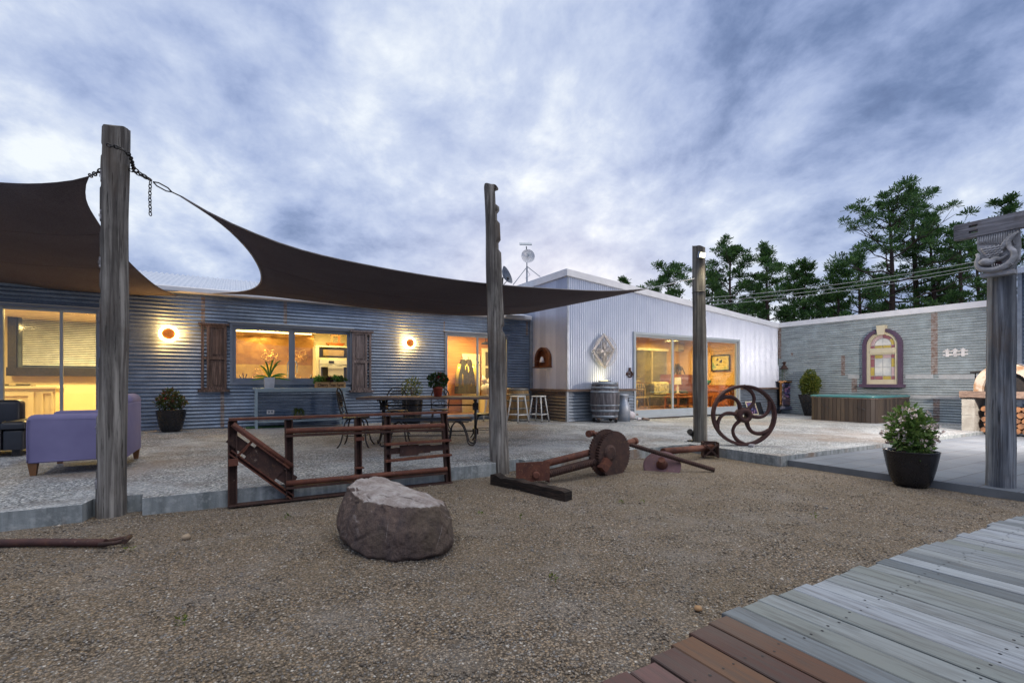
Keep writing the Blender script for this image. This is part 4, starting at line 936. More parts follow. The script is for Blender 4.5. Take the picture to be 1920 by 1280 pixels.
mb.obox((vA+vB)/2-UP*.11, pd, UP, pn, ((vB-vA).length, .22, .014)); mb.obox(vB-UP*.11-pn*.09, pn, UP, pd, (.17, .22, .014)); mb.obox((vA+vB)/2-UP*.21-pn*.09, pd, pn, UP, ((vB-vA).length, .17, .014))
mb.lathe([(.045,0),(.045,.02),(.03,.03)], 12, (vA+vB)/2-UP*.15+pn*.008+pd*.03, ax=pn); mb.build('end_plate', m_rust, JS, LJ)
gc = at(1136, 848, 5.98); gr = .285
def gear(mb, c, ax, r, w, teeth, tooth=.02):
    ax = Vector(ax).normalized(); X = ax.orthogonal().normalized(); Y = ax.cross(X); poly = []
    for k in range(teeth):
        for f, q in ((0,0),(.25,1),(.55,1),(.75,0)): a = 2*PI*(k+f)/teeth; poly.append((math.cos(a)*(r+q*tooth), math.sin(a)*(r+q*tooth)))
    mb.prism(poly, c-ax*w/2, X, Y, ax*w)
mb = MB(); gax = (ja*.42 - FW*.72); gax.z = 0; gax.normalize()
gear(mb, gc, gax, gr, .03, 50, .014); gc2 = at(1150,851,6.0); gear(mb, gc2, gax, gr*.98, .05, 50, .016)
mb.lathe([(gr*.38,-.02),(gr*.38,.07),(gr*.25,.09)], 20, gc, ax=gax); mb.build('toothed_wheel', m_rustd, JS, LJ)
mb = MB(); 
for a in (0.5, 1.9, 3.3, 4.9):
    X = gax.orthogonal().normalized(); Y = gax.cross(X); d = X*math.cos(a)+Y*math.sin(a); mb.bar(gc2-gax*.04+d*.05, gc2-gax*.04+d*gr*.9, .05, .03)
mb.bar(at(1140,862,5.85), at(1128,880,5.8), .09, .10)
mb.build('web_rib', m_rust, JS, LJ)
mb = MB(); c = at(1118,817,6.05); mb.tube([at(1128,814,6.08), at(1103,813,5.98)], .03, 10); mb.tube([at(1110,813,6)-UP*.03, at(1110,813,6)+UP*.045], .035, 8); mb.tube([at(1103,813,5.96), at(1106,813,5.99)], .045, 8); mb.build('bolt', m_rust, JS, LJ)
# long threaded rod
r0_ = at(1178, 832, 6.35); r1_ = G(1340, 881, GR+.03)
mb = MB(); thread(mb, r0_, r1_, .032, .024, 10); o = mb.build('threaded_rod', m_rustd, None, r1_); o.location = r1_; tag(o, 'long rusty threaded rod sloping down from the toothed wheel to the gravel', 'rod')
# plough disc
pc0 = G(1241, 872, GR+.07); pnrm = (UP*.72 - FW*.62 - RT*.25).normalized()
PD = thing('plough_disc', 'dished purplish rusty plough disc half sunk in the gravel', 'plough disc', pc0)
mb = MB(); mb.lathe([(.245,-.012),(.245,0),(.2,-.02),(.12,-.045),(.05,-.055)], 36, (0,0,0), ax=pnrm, capb=True); mb.build('disc', mk_rust('purple_rust', (.125,.07,.085), (.085,.045,.055), (.16,.08,.06)), PD)
mb = MB(); mb.lathe([(.075,-.06),(.075,.0),(.05,.03),(.045,.09)], 14, UP*.02, ax=pnrm); mb.build('hub', m_rust, PD)
pp0 = at(1243, 846, 6.85); pp1 = at(1336, 838, 7.55); 
PB = thing('bracketed_pipe', 'rusty pipe ending in a riveted square bracket beside the round pole', 'pipe', (pp1.x, pp1.y, zs(pp1.x)+GR)); LP = Vector(PB.location)
mb = MB(); mb.tube([pp0, pp1], .05, 12); mb.build('pipe', m_rust, PB, LP)
mb = MB(); bc = at(1331,842,7.45); sx2 = Vector((.75,-.66,0)); sy2 = Vector((.66,.75,0))
mb.obox(bc+sx2*.11, sy2, UP, sx2, (.2,.24,.014)); mb.obox(bc-sx2*.11, sy2, UP, sx2, (.2,.24,.014)); mb.obox(bc+sy2*.1, sx2, UP, sy2, (.2,.24,.014)); mb.bar(bc-sx2*.1-UP*.1-sy2*.1, bc+sx2*.1+UP*.1-sy2*.1, .025, .02); mb.bar(bc-sx2*.1+UP*.1-sy2*.1, bc+sx2*.1-UP*.1-sy2*.1, .025, .02)
mb.build('bracket', m_rustd, PB, LP)
# bar lying at the left
q0_ = G(-40, 1018, GR+.03); q1_ = G(198, 1017, GR+.03); q2_ = G(238, 1010, GR+.04)
RB = thing('iron_bar', 'rusty iron bar with shackle end lying on gravel at lower left', 'bar', q1_)
mb = MB(); mb.tube([q0_, q0_.lerp(q1_,.5)+UP*.006, q1_], .026, 12); mb.build('shaft', m_rustw, RB, q1_)
mb = MB(); c = q1_.lerp(q2_, .55); d = (q2_-q1_).normalized(); s = d.cross(UP).normalized()
mb.tube([q1_-d*.03+s*.02, c+s*.05, q2_+s*.03, q2_-s*.03, c-s*.045, q1_-d*.03-s*.02], .014, 8); mb.tube([q2_-s*.06, q2_+s*.06], .018, 8); mb.build('shackle', m_rustd, RB, q1_)
# ================================================================== flywheel
wb = G(1398, 835); Dw = (wb-CAM).dot(FW); wc = at(1394, 778, Dw); Rw = (wc.z-wb.z)
FWL = thing('flywheel', 'large rusty cast iron flywheel with six curved spokes standing on the slab', 'flywheel', (wc.x, wc.y, wb.z)); L_ = Vector(FWL.location)
vd = (CAM-wc); vd.z = 0; vd.normalize(); sdw = Vector((vd.y, -vd.x, 0)); ang = .36
wn = (vd*math.cos(ang) - sdw*math.sin(ang)).normalized(); wx = UP.cross(wn).normalized()
C0 = Vector((0,0,Rw))
mb = MB(); n = 56; prof = [(1.0,-.06),(1.0,.06),(.945,.06),(.90,.022),(.90,-.022),(.945,-.06)]; vs = []; 
for k in range(n):
    a = 2*PI*k/n; dr = wx*math.cos(a)+UP*math.sin(a)
    for r, z in prof: vs.append(C0+dr*(Rw*r*(1+.004*math.sin(3*a)))+wn*z)
m_ = len(prof); mb.add(vs, [(k*m_+i, k*m_+(i+1) % m_, ((k+1) % n)*m_+(i+1) % m_, ((k+1) % n)*m_+i) for k in range(n) for i in range(m_)], 0, False)
mb.build('rim', m_rustw, FWL)
mb = MB(); mb.lathe([(.085,-.10),(.12,-.09),(.125,.06),(.105,.10),(.05,.10),(.05,-.10)], 24, C0, ax=wn, capb=False, capt=False); mb.build('hub', m_rustw, FWL)
for k in range(6):
    a0 = 2*PI*k/6+.99; pts = []
    for i in range(12):
        f = i/11; r = Rw*(.19+.76*f); a = a0-.72*f+1.30*f*f; pts.append(C0+(wx*math.cos(a)+UP*math.sin(a))*r)
    mb = MB(); mb.tube(pts, [.046-.012*math.sin(PI*i/11) for i in range(12)], 8, flat=.8); mb.build('spoke', m_rustw, FWL)
mb = MB(); c = G(1410, 838); mb.cbox((0,0,.02), (.16,.07,.04)); o = mb.build('wooden_wedge', m_beam); setloc(o, c+Vector((.02,.02,0)), .4); tag(o, 'small timber wedge under the flywheel rim', 'wedge')
# black ground spot at the foot of the round pole
gs = G(1300, 827); t = thing('ground_spotlight', 'small black unlit garden spotlight at the foot of the round pole', 'spotlight', gs)
mb = MB(); mb.cbox((0,0,.012), (.2,.1,.024)); mb.tube([(0,0,.02),(-.02,0,.09),(0,0,.12)], .014, 8); mb.build('stand', m_iron, t)
mb = MB(); mb.lathe([(.035,0),(.05,.07),(.052,.12)], 12, (-.03,0,.12), ax=(-.8,-.2,.55)); mb.build('lamp_head', m_iron, t)
mb = MB(); mb.tube([(.05,0,.03),(.13,.02,.2),(.16,.04,.5)], .005, 5); mb.build('cable', m_iron, t)
# ================================================================== potted plants
def pot_lathe(mb, rb, rt, h, belly=1.0, lip=.02, n=32):
    pr = [(rb, 0)]
    for i in range(1, 11):
        f = i/10; pr.append((rb+(rt-rb)*(f**.55 if belly else f), h*f))
    pr += [(rt+.004, h+.006), (rt-lip, h+.008), (rt-lip-.01, h-.06)]
    mb.lathe(pr, n, (0,0,0), capt=False)
    return pr
def stems(mb, n, spread, h, seed, r=.006):
    rnd = random.Random(seed)
    for _ in range(n):
        a = rnd.random()*6.28; q = rnd.random()**.6; p = Vector((math.cos(a)*spread*q, math.sin(a)*spread*q, h*rnd.uniform(.7,1)))
        mb.tube([(p.x*.15, p.y*.15, 0), (p.x*.5, p.y*.5, p.z*.5), p], [r, r*.7, r*.3], 5)
def potplant(name, label, loc, rb, rt, h, crown, crad, nl, ls, mats, seed, fl=None, group=None, potmat=None, blobs=None):
    t = thing(name, label, 'potted plant', loc, 0, group)
    mb = MB(); pot_lathe(mb, rb, rt, h); mb.build('pot', potmat or m_blackpot, t)
    mb = MB(); mb.lathe([(rt*.93, h-.035), (rt*.5, h-.02), (.001, h-.015)], 20, (0,0,0), capb=False, capt=False); mb.build('soil', m_soil, t)
    mb = MB(Matrix.Translation((0,0,h-.03))); stems(mb, 16, crad[0]*.8, crown-h+crad[2]*.6, seed); mb.build('stem', m_oldwood, t)
    mb = MB(); rnd = random.Random(seed+5)
    for (dx, dy, dz, k, f) in (blobs or [(0,0,0,1,1)]):
        mb.leaves((dx*crad[0], dy*crad[1], crown+dz*crad[2]), [c*k for c in crad], int(nl*f), ls, seed+int(100*k+dx*10), 0, .5, .25, .25)
    mb.build('foliage', mats, t)
    if fl:
        m_, nf, fs = fl
        for _ in range(nf):
            mb = MB()
            d = Vector((rnd.gauss(0,1), rnd.gauss(0,1), rnd.gauss(0.2,1))).normalized(); c = Vector((0,0,crown))+Vector((d.x*crad[0], d.y*crad[1], d.z*crad[2]))*rnd.uniform(.75,1.02)
            mb.leaves(c, (.024,.024,.018), 10, fs, rnd.randint(0,9999), 0, .9, .0, .3); mb.build('flower', m_, t)
    return t
pb = G(1708, 911, GR); Dp = dep(pb); k = Dp/880; c_ = cw(1708)
potplant('shrub_pot', 'black bowl pot of white flowering shrub on gravel beside the paving', pb, 30*k*c_, 55*k*c_, 66*k, 106*k, (54*k*c_,54*k*c_,42*k), 1250, .07, m_leafl, 3, (m_petalw, 70, .036),
         blobs=[(0,0,0,.85,.5),(-.35,-.3,-.72,.5,.12),(.4,-.2,-.8,.45,.1),(-.5,.1,-.25,.55,.2),(.5,-.1,-.35,.5,.15),(.38,.2,.62,.45,.15),(-.3,.2,.35,.5,.15),(.85,0,-.62,.25,.04),(.75,0,-.95,.22,.03)])
pb = G(321, 809); k = dep(pb)/880; c_ = cw(321)
potplant('shrub_pot', 'black bowl pot of dark reddish green shrub against the blue wall', pb, 17*k*c_, 29.5*k*c_, 40*k, 58*k, (31*k*c_,31*k*c_,21*k), 800, .062, foliage('mixed_leaf', (.03,.065,.02), (.06,.10,.025), (.13,.045,.02)), 9,
         blobs=[(0,0,0,.8,.5),(-.45,0,-.2,.55,.25),(.5,0,-.25,.5,.2),(-.1,0,.6,.45,.2)], fl=(m_petalr, 6, .02))
pb = onY(773, 806, YA-.45); pb.z = zs(pb.x); k = dep(pb)/880
potplant('shrub_pot', 'black bowl pot of olive leaved shrub behind the long table', pb, 14*k, 20*k, 46*k, 66*k, (19*k,19*k,20*k), 500, .06, m_leafy, 21)
# topiary conifer in a tapered pot behind the tub
tb = onX(1519, 776, 17.15); tb.z = zs(tb.x); k = dep(tb)/880
t = thing('topiary', 'clipped yellow green conifer in tall tapered black pot behind the hot tub', 'potted plant', tb)
mb = MB(); a_, b_ = 7*k, 14.5*k; mb.prism([(-a_,-a_),(a_,-a_),(a_,a_),(-a_,a_)], (0,0,0), (1,0,0), (0,1,0), (0,0,.01))
mb.add([(-a_,-a_,0.01),(a_,-a_,0.01),(a_,a_,0.01),(-a_,a_,0.01),(-b_,-b_,40*k),(b_,-b_,40*k),(b_,b_,40*k),(-b_,b_,40*k)], [(0,1,5,4),(1,2,6,5),(2,3,7,6),(3,0,4,7),(4,5,6,7)]); mb.build('pot', m_blackpot, t)
mb = MB()
for z, r, n in ((46*k,13*k,700),(56*k,17*k,1000),(66*k,15*k,800),(75*k,9*k,350)): mb.leaves((0,0,z), (r,r,11*k), n, .085, int(z*100), 0, .45, .55, .5)
mb.build('foliage', m_leafy, t); mb = MB(); mb.tube([(0,0,.3),(0,0,60*k)], .02, 6); mb.build('stem', m_bark, t)
# ================================================================== lilac armchair and black sofa
def rbox(mb, a, b, r, mi=0, seg=3):                       # box with rounded vertical & top edges
    x0,y0,z0 = a; x1,y1,z1 = b; prof = [(0, z0)] + [(r-r*math.cos(PI/2*i/seg), z1-r+r*math.sin(PI/2*i/seg)) for i in range(seg+1)]
    rows = []
    for ins, z in prof:
        row = []; rr = max(r*.9-ins*.5, .004)
        for cx, cy, s in ((x1-ins-rr, y1-ins-rr, 0), (x0+ins+rr, y1-ins-rr, 1), (x0+ins+rr, y0+ins+rr, 2), (x1-ins-rr, y0+ins+rr, 3)):
            for i in range(seg+1): a_ = PI/2*s+PI/2*i/seg; row.append((cx+rr*math.cos(a_), cy+rr*math.sin(a_), z))
        rows.append(row)
    n = len(rows[0]); vs = [p for r_ in rows for p in r_]
    mb.add(vs, [(i*n+k, i*n+(k+1) % n, (i+1)*n+(k+1) % n, (i+1)*n+k) for i in range(len(rows)-1) for k in range(n)] , mi, True)
    mb.add(rows[-1], [tuple(range(n))], mi); mb.add(rows[0], [tuple(range(n))[::-1]], mi)
def px_on_Y(px, Y): return onY(px, 717, Y).x
lf = G(57, 893); Y0 = lf.y; X0 = px_on_Y(48, Y0); X1 = px_on_Y(237, Y0); Y1 = onX(265, 717, X1).y
AC = thing('armchair', 'lilac velvet armchair seen from its side with short wooden legs', 'armchair', ((X0+X1)/2, (Y0+Y1)/2, zs(X0))); L_ = AC.location
w_, d_ = (X1-X0)/2, (Y1-Y0)/2
ht = onY(100, 777, Y0).z-L_.z; hb_ = onX(250, 739, X1).z-L_.z; hl = onY(100, 866, Y0).z-L_.z
mb = MB(); rbox(mb, (-w_,-d_,hl), (w_-.16,-d_+.17,ht), .05); mb.build('arm', m_velvet, AC)
mb = MB(); mb.tube(resample([(-w_+.012,-d_-.003,hl+.01),(-w_+.012,-d_-.003,ht-.09),(-w_+.05,-d_+.005,ht-.05),(0,-d_+.003,ht-.052),(w_-.2,-d_+.003,ht-.052)], 30), .006, 5); mb.tube([(-w_+.02,-d_-.003,hl+.012),(w_-.17,-d_-.003,hl+.012)], .006, 5); mb.build('piping', m_velvet, AC)
mb = MB(); rbox(mb, (-w_,d_-.17,hl), (w_-.16,d_,ht), .05); mb.build('arm', m_velvet, AC)
mb = MB(); rbox(mb, (w_-.158,-d_+.002,hl), (w_,d_-.002,hb_-.08), .03); mb.tube([(w_-.09,-d_+.0,hb_-.085),(w_-.09,d_,hb_-.085)], .088, 16); mb.build('backrest', m_velvet, AC)
mb = MB(); rbox(mb, (-w_+.02,-d_+.172,hl+.02), (w_-.16,d_-.172,.36), .04); rbox(mb, (-w_+.0,-d_+.175,.362), (w_-.165,d_-.175,.47), .05); mb.build('seat', m_velvet, AC)
for i, j in ((-1,-1),(1,-1),(-1,1),(1,1)):
    mb = MB(); cx_, cy_ = i*(w_-.045), j*(d_-.05); mb.add([(cx_-.022,cy_-.022,0),(cx_+.022,cy_-.022,0),(cx_+.022,cy_+.022,0),(cx_-.022,cy_+.022,0),(cx_-.04,cy_-.04,hl+.02),(cx_+.04,cy_-.04,hl+.02),(cx_+.04,cy_+.04,hl+.02),(cx_-.04,cy_+.04,hl+.02)], [(3,2,1,0),(0,1,5,4),(1,2,6,5),(2,3,7,6),(3,0,4,7)]); mb.build('leg', m_legwood, AC)
bf = G(38, 856); bt = onY(40, 790, bf.y).z
BS = thing('sofa', 'black leather sofa end cut off by the left edge', 'sofa', (bf.x-.9, bf.y+.45, zs(bf.x))); H_ = bt-zs(bf.x)
mb = MB(); rbox(mb, (.72,-.42,.09), (.93,.42,H_-.1), .04); rbox(mb, (.70,-.44,H_-.095), (.95,.44,H_), .045); mb.build('arm', m_leather, BS)
mb = MB(); rbox(mb, (-.95,-.42,.09), (.715,.42,.40), .05); mb.build('seat', m_leather, BS)
mb = MB(); rbox(mb, (-.95,.2,.405), (.715,.44,.72), .06); mb.build('backrest', m_leather, BS)
for i in (-.8, .84):
    for j in (-.34, .34): mb = MB(); mb.cbox((i,j,.045), (.08,.08,.09)); mb.build('leg', m_iron, BS)
# ================================================================== steel side bench under the window, things on it
z_ = onY(560, 727, YA-.3).z; xa, xb = onY(477, 727, YA-.3).x, onY(653, 727, YA-.3).x; zb0 = zs(1)
BN = thing('steel_bench', 'pale blue galvanised steel bench with low shelf under the kitchen window', 'bench', ((xa+xb)/2, YA-.3, zb0)); W = (xb-xa)/2; H_ = z_-zb0
mb = MB(); mb.box((-W-.03,-.26,H_-.035), (W,.24,H_)); mb.box((-W,-.24,H_-.08), (W-.05,-.22,H_-.036)); mb.build('bench_top', m_bluegrey, BN)
for x in (-W+.03, W-.14):
    for y in (-.225, .19): mb = MB(); mb.box((x-.025,y-.025,0), (x+.025,y+.025,H_-.036)); mb.build('leg', m_bluegrey, BN)
mb = MB(); mb.box((-W+.06,-.2,.13), (W-.17,.17,.16)); mb.build('shelf', m_bluegrey, BN)
wp = onY(505, 727, YA-.32); wp.z = z_; k = dep(wp)/880
t = thing('orchid_pot', 'small square pale pot with long arching strappy leaves on the steel bench', 'potted plant', wp)
mb = MB(); s = 9*k; mb.add([(-s*.85,-s*.85,0),(s*.85,-s*.85,0),(s*.85,s*.85,0),(-s*.85,s*.85,0),(-s,-s,20*k),(s,-s,20*k),(s,s,20*k),(-s,s,20*k)], [(3,2,1,0),(0,1,5,4),(1,2,6,5),(2,3,7,6),(3,0,4,7),(4,5,6,7)]); mb.build('pot', M('pale_ceramic', (.55,.58,.64), .35), t)
def blade(mb, p, q, r, w, n=7):
    pts = [Vector(p).lerp(Vector(q), i/(n-1)).lerp(Vector(q).lerp(Vector(r), i/(n-1)), i/(n-1)) for i in range(n)]; sd = (Vector(r)-Vector(p)).cross(Vector((.2,1,.25)))
    if sd.length < 1e-3: sd = Vector((1,0,0))
    sd.normalize(); rows = [[c-sd*w*math.sin(PI*(.12+.88*i/(n-1)))**.7, c+UP*w*.15, c+sd*w*math.sin(PI*(.12+.88*i/(n-1)))**.7] for i, c in enumerate(pts)]; mb.grid(rows)
mb = MB(); rnd = random.Random(5)
for (x, z) in ((-27,26),(-17,42),(22,58-6),(9,55),(34,30),(38,20),(-8,50),(16,44),(-30,20),(28,26)):
    y = rnd.uniform(-8,8); blade(mb, (0,0,18*k), (x*.45*k, y*.5*k, (z*1.02)*k), (x*k, y*k, (z-(6 if abs(x)>20 and z<40 else 0))*k), 1.6*k)
mb.build('foliage', m_leafb, t)
cb = onY(592, 727, YA-.42); cb2 = onY(648, 727, YA-.42); Wc = cb2.x-cb.x; hcr = 11*dep(cb)/880
t = thing('planter_crate', 'small wooden crate lettered with a farm name holding lettuces on the steel bench', 'planter', ((cb.x+cb2.x)/2, YA-.32, z_))
m_crate = M('crate_wood', (.42,.27,.12), .65, 0, (.34,.2,.09), 5, .2, 30, (1,9,9)); mb = MB()
mb.box((-Wc/2,-.1,0), (Wc/2,-.085,hcr)); mb.box((-Wc/2,.085,0), (Wc/2,.1,hcr)); mb.box((-Wc/2,-.085,0), (-Wc/2+.015,.085,hcr)); mb.box((Wc/2-.015,-.085,0), (Wc/2,.085,hcr)); mb.box((-Wc/2+.015,-.085,0), (Wc/2-.015,.085,.015)); mb.build('box', m_crate, t)
def lettering(txt, par, loc, size, mat, rot=(PI/2,0,0), ext=.002, w=None):
    c = bpy.data.curves.new('lettering', 'FONT'); c.body = txt; c.size = size; c.extrude = ext; c.align_x = 'CENTER'; c.offset = .0015
    o = bpy.data.objects.new('tmp', c); COL.objects.link(o); bpy.context.view_layer.update(); dg = bpy.context.evaluated_depsgraph_get()
    me = bpy.data.meshes.new_from_object(o.evaluated_get(dg)); bpy.data.objects.remove(o)
    if w: 
        xs = [v.co.x for v in me.vertices]; s = w/(max(xs)-min(xs))
        for v in me.vertices: v.co.x *= s
    me.materials.append(mat); r = bpy.data.objects.new('lettering', me); COL.objects.link(r); r.parent = par; r.location = loc; r.rotation_euler = rot; return r
lettering('Cherry Tree Farm', t, (0,-.1025,hcr*.22), hcr*.82, M('burnt_lettering', (.05,.018,.01), .8), w=Wc*.86)
for i, (m_, dx, r_) in enumerate(((m_leafb,-.36,.1),(m_leafy,-.2,.07),(foliage('purple_leaf', (.05,.012,.03), (.08,.02,.045)),-.04,.1),(m_leafb,.18,.12),(m_leafd,.38,.1))):
    mb = MB(); mb.leaves((dx*Wc,0,hcr+.035), (r_*.95,.085,r_*.75), 150, .07, 40+i, 0, .8, .2, .4, zmin=hcr-.01); mb.build('lettuce', m_, t)
tp = onY(560, 790, YA-.25); tp.z = zb0+.162; k = dep(tp)/880
t = thing('trailing_plant', 'weeping grassy plant in a slim pot on the low bench shelf', 'potted plant', tp)
mb = MB(); mb.lathe([(.06,0),(.075,.14),(.06,.14)], 14); mb.build('pot', M('grey_plastic_pot', (.1,.11,.11), .5), t)
mb = MB(); rnd = random.Random(2)
for _ in range(70):
    a = rnd.random()*6.28; r = rnd.uniform(.08,.17); blade(mb, (0,0,.14), (math.cos(a)*r*.5, math.sin(a)*r*.5, .36), (math.cos(a)*r, math.sin(a)*r, rnd.uniform(-.1,.18)), .005, 6)
mb.build('foliage', m_leafy, t)
p = onY(507, 772, YA-.012); t = thing('power_outlet', 'white weatherproof power outlet on the wall under the steel bench', 'outlet', p)
mb = MB(); mb.box((-.075,-.05,-.045), (.075,0,.045)); mb.build('cover', m_white, t); mb = MB(); mb.box((-.05,-.054,-.02), (-.01,-.051,.025)); mb.box((.01,-.054,-.02), (.05,-.051,.025)); mb.build('socket', m_flash, t)
p0 = G(462, 806); p1 = G(545, 800); mb = MB(); mb.box((0,-.35,.0), (p1.x-p0.x,0,.012)); o = mb.build('turf_mat', M('green_turf', (.02,.11,.035), .9, 0, (.012,.07,.025), 60, .5, 200)); setloc(o, (p0.x, YA-.03, zs(p0.x)+.004)); tag(o, 'thin green artificial turf mat below the steel bench', 'mat')
# ================================================================== dining table and iron furniture
def tpt(x, y, D): q = at(x, y, D); return q
tc_ = at(806, 742, 8.15); ztb = zs(tc_.x)+.77; trz = -math.radians(27)
TB = thing('dining_table', 'long timber topped outdoor table on curled black iron pedestals', 'table', (tc_.x, tc_.y, zs(tc_.x)), trz)
hl_ = 122*8.15/880; mb = MB()
rnd = random.Random(1)
for i in range(6): y = -.46+i*.155; mb.box((-hl_+rnd.uniform(-.012,.012), y, .735), (hl_+rnd.uniform(-.012,.012), y+.15, .772))
mb.build('tabletop', m_tabletop, TB)
for s in (-1, 1):
    x = s*hl_*.70; mb = MB()
    for dy in (-.045, .045): mb.tube([(x,dy,.12),(x,dy,.70)], .022, 8)
    mb.cbox((x,0,.17), (.10,.15,.10)); mb.cbox((x,0,.60), (.10,.15,.12)); mb.box((x-.03,-.4,.705), (x+.03,.4,.734))
    mb.build('pedestal', m_iron, TB)
    for dy in (-1, 1):
        mb = MB(); pts = [(x,dy*.05,.19),(x,dy*.14,.17),(x,dy*.28,.07),(x,dy*.38,.02),(x,dy*.43,.03),(x,dy*.43,.065),(x,dy*.40,.07)]; mb.tube(resample(pts, 16), [.028-.0009*i for i in range(16)], 8); mb.build('foot', m_iron, TB)
        mb = MB(); pts = [(x,dy*.05,.6),(x,dy*.16,.64),(x,dy*.30,.70)]; mb.tube(resample(pts, 8), .016, 6); mb.build('brace', m_iron, TB)
mb = MB(); mb.tube([(-hl_*.7,0,.17),(hl_*.7,0,.17)], .012, 6); mb.tube([(-hl_*.7,0,.62),(hl_*.7,0,.62)], .012, 6); mb.build('stretcher', m_iron, TB)
def iron_chair(label):
    t = thing('iron_chair', label, 'chair', (0,0,0), 0, 'black iron chairs around the table'); r = .20
    mb = MB(); mb.lathe([(r,.44),(r+.008,.45),(r,.46),(.02,.455)], 24, (0,0,0)); mb.build('seat', m_iron, t)
    for sx2, sy2 in ((1,1),(-1,1),(1,-1),(-1,-1)):
        mb = MB(); mb.tube(resample([(sx2*.05,sy2*.05,.44),(sx2*.13,sy2*.13,.40),(sx2*.155,sy2*.16,.25),(sx2*.19,sy2*.19,.08),(sx2*.235,sy2*.235,.0)], 12), .012, 6); mb.build('leg', m_iron, t)
    mb = MB(); mb.tube([(math.cos(a)*.19, math.sin(a)*.19, .18) for a in [i*PI/10 for i in range(20)]], .007, 5, closed=True); mb.build('stretcher', m_iron, t)
    mb = MB(); ar = resample([(-.17,.16,.44),(-.19,.21,.62),(-.18,.245,.78),(-.11,.265,.88),(0,.27,.915),(.11,.265,.88),(.18,.245,.78),(.19,.21,.62),(.17,.16,.44)], 30); mb.tube(ar, .011, 6)
    cB = Vector((0,.25,.74)); V_ = Vector((0,.22,.97)).normalized()
    mb.tube([cB+Vector((1,0,0))*(math.cos(a)*.115)+V_*(math.sin(a)*.115) for a in [i*PI/10 for i in range(20)]], .008, 5, closed=True)
    for i in range(7): x = -.09+.03*i; h = math.sqrt(max(0,.115**2-x*x)); mb.tube([cB+Vector((x,.002,0))-V_*h, cB+Vector((x,.002,0))+V_*h], .004, 4)
    for i in range(5): z = -.08+.04*i; h = math.sqrt(max(0,.115**2-z*z)); mb.tube([cB+V_*z-Vector((h,0,0)), cB+V_*z+Vector((h,0,0))], .004, 4)
    for sx2 in (-1,1): mb.tube(resample([(sx2*.17,.2,.56),(sx2*.09,.215,.63),(sx2*.02,.21,.58),(sx2*.06,.205,.53),(sx2*.11,.205,.56)], 14), .006, 5); mb.tube(resample([(sx2*.15,.26,.84),(sx2*.12,.25,.76),(sx2*.16,.235,.70)], 8), .006, 5)
    mb.tube([(-.185,.2,.53),(0,.19,.50),(.185,.2,.53)], .007, 5); mb.build('backrest', m_iron, t)
    return t
ch = iron_chair('black iron chair at the left end of the table seen edge on')
spots = [(668, 836, 1.15, None), (745, 812, -.25, 'black iron chair behind the table left of the olive leaved shrub pot'), (824, 808, -.45, 'black iron chair behind the table below the red geranium'), (908, 822, -1.95, 'black iron chair at the right end of the table beside the split post')]
for i, (x, y, rz, lb) in enumerate(spots):
    o = ch if i == 0 else copy_tree(ch)
    if lb: o['label'] = lb
    setloc(o, G(x, y), rz)
nb = G(806, 838); nb = G(800, 836)
BE = thing('iron_bench', 'backless black iron bench with curved legs in front of the table', 'bench', (nb.x+.05, nb.y+.05, zs(nb.x)), -math.radians(27)); bl = .70
mb = MB(); rbox(mb, (-bl,-.17,.40), (bl,.17,.445), .02); mb.build('seat', m_leather, BE)
for s in (-1, 1):
    for y in (-1, 1):
        mb = MB(); x = s*(bl-.16); mb.tube(resample([(x-s*.1,y*.12,.40),(x,y*.13,.34),(x+s*.07,y*.14,.18),(x+s*.10,y*.15,.05),(x+s*.16,y*.155,.015),(x+s*.2,y*.155,.04),(x+s*.18,y*.155,.065)], 16), .012, 6); mb.tube(resample([(x-s*.1,y*.12,.39),(x-s*.17,y*.13,.3),(x-s*.2,y*.14,.12),(x-s*.24,y*.15,.0)], 10), .011, 6); mb.build('leg', m_iron, BE)
mb = MB(); mb.tube([(-bl+.1,0,.16),(bl-.1,0,.16)], .008, 5); mb.tube([(-bl+.05,-.15,.385),(bl-.05,-.15,.385)], .008, 5); mb.build('stretcher', m_iron, BE)
gp_ = at(821, 744, 8.15); gp_.z = zs(TB.location.x)+.7725; k = 8.1/880
t = thing('geranium_pot', 'terracotta pot of red geranium standing on the long table', 'potted plant', gp_)
mb = MB(); mb.lathe([(7*k,0),(8.8*k,14*k),(10*k,14*k),(10.3*k,19*k),(9*k,19*k),(8.5*k,17*k)], 22); mb.build('pot', m_terra, t)
mb = MB(); mb.leaves((0,0,30*k), (18*k,15*k,13*k), 420, .055, 77, 0, .85, .2, .2); mb.build('foliage', m_leafd, t)
for x, y, z in ((2,-3,43),(4,-4,41),(8,-9,33),(-3,-8,36)):
    mb = MB(); mb.leaves((x*k,y*k,z*k), (3.2*k,3*k,2.6*k) if z > 38 else (2*k,2*k,1.6*k), 40, .022, int(z), 0, .9, 0, .2); mb.build('flower', m_petalr, t)
mb = MB(Matrix.Translation((0,0,.15))); stems(mb, 9, 12*k, 22*k, 4, .004); mb.build('stem', m_leafd, t)
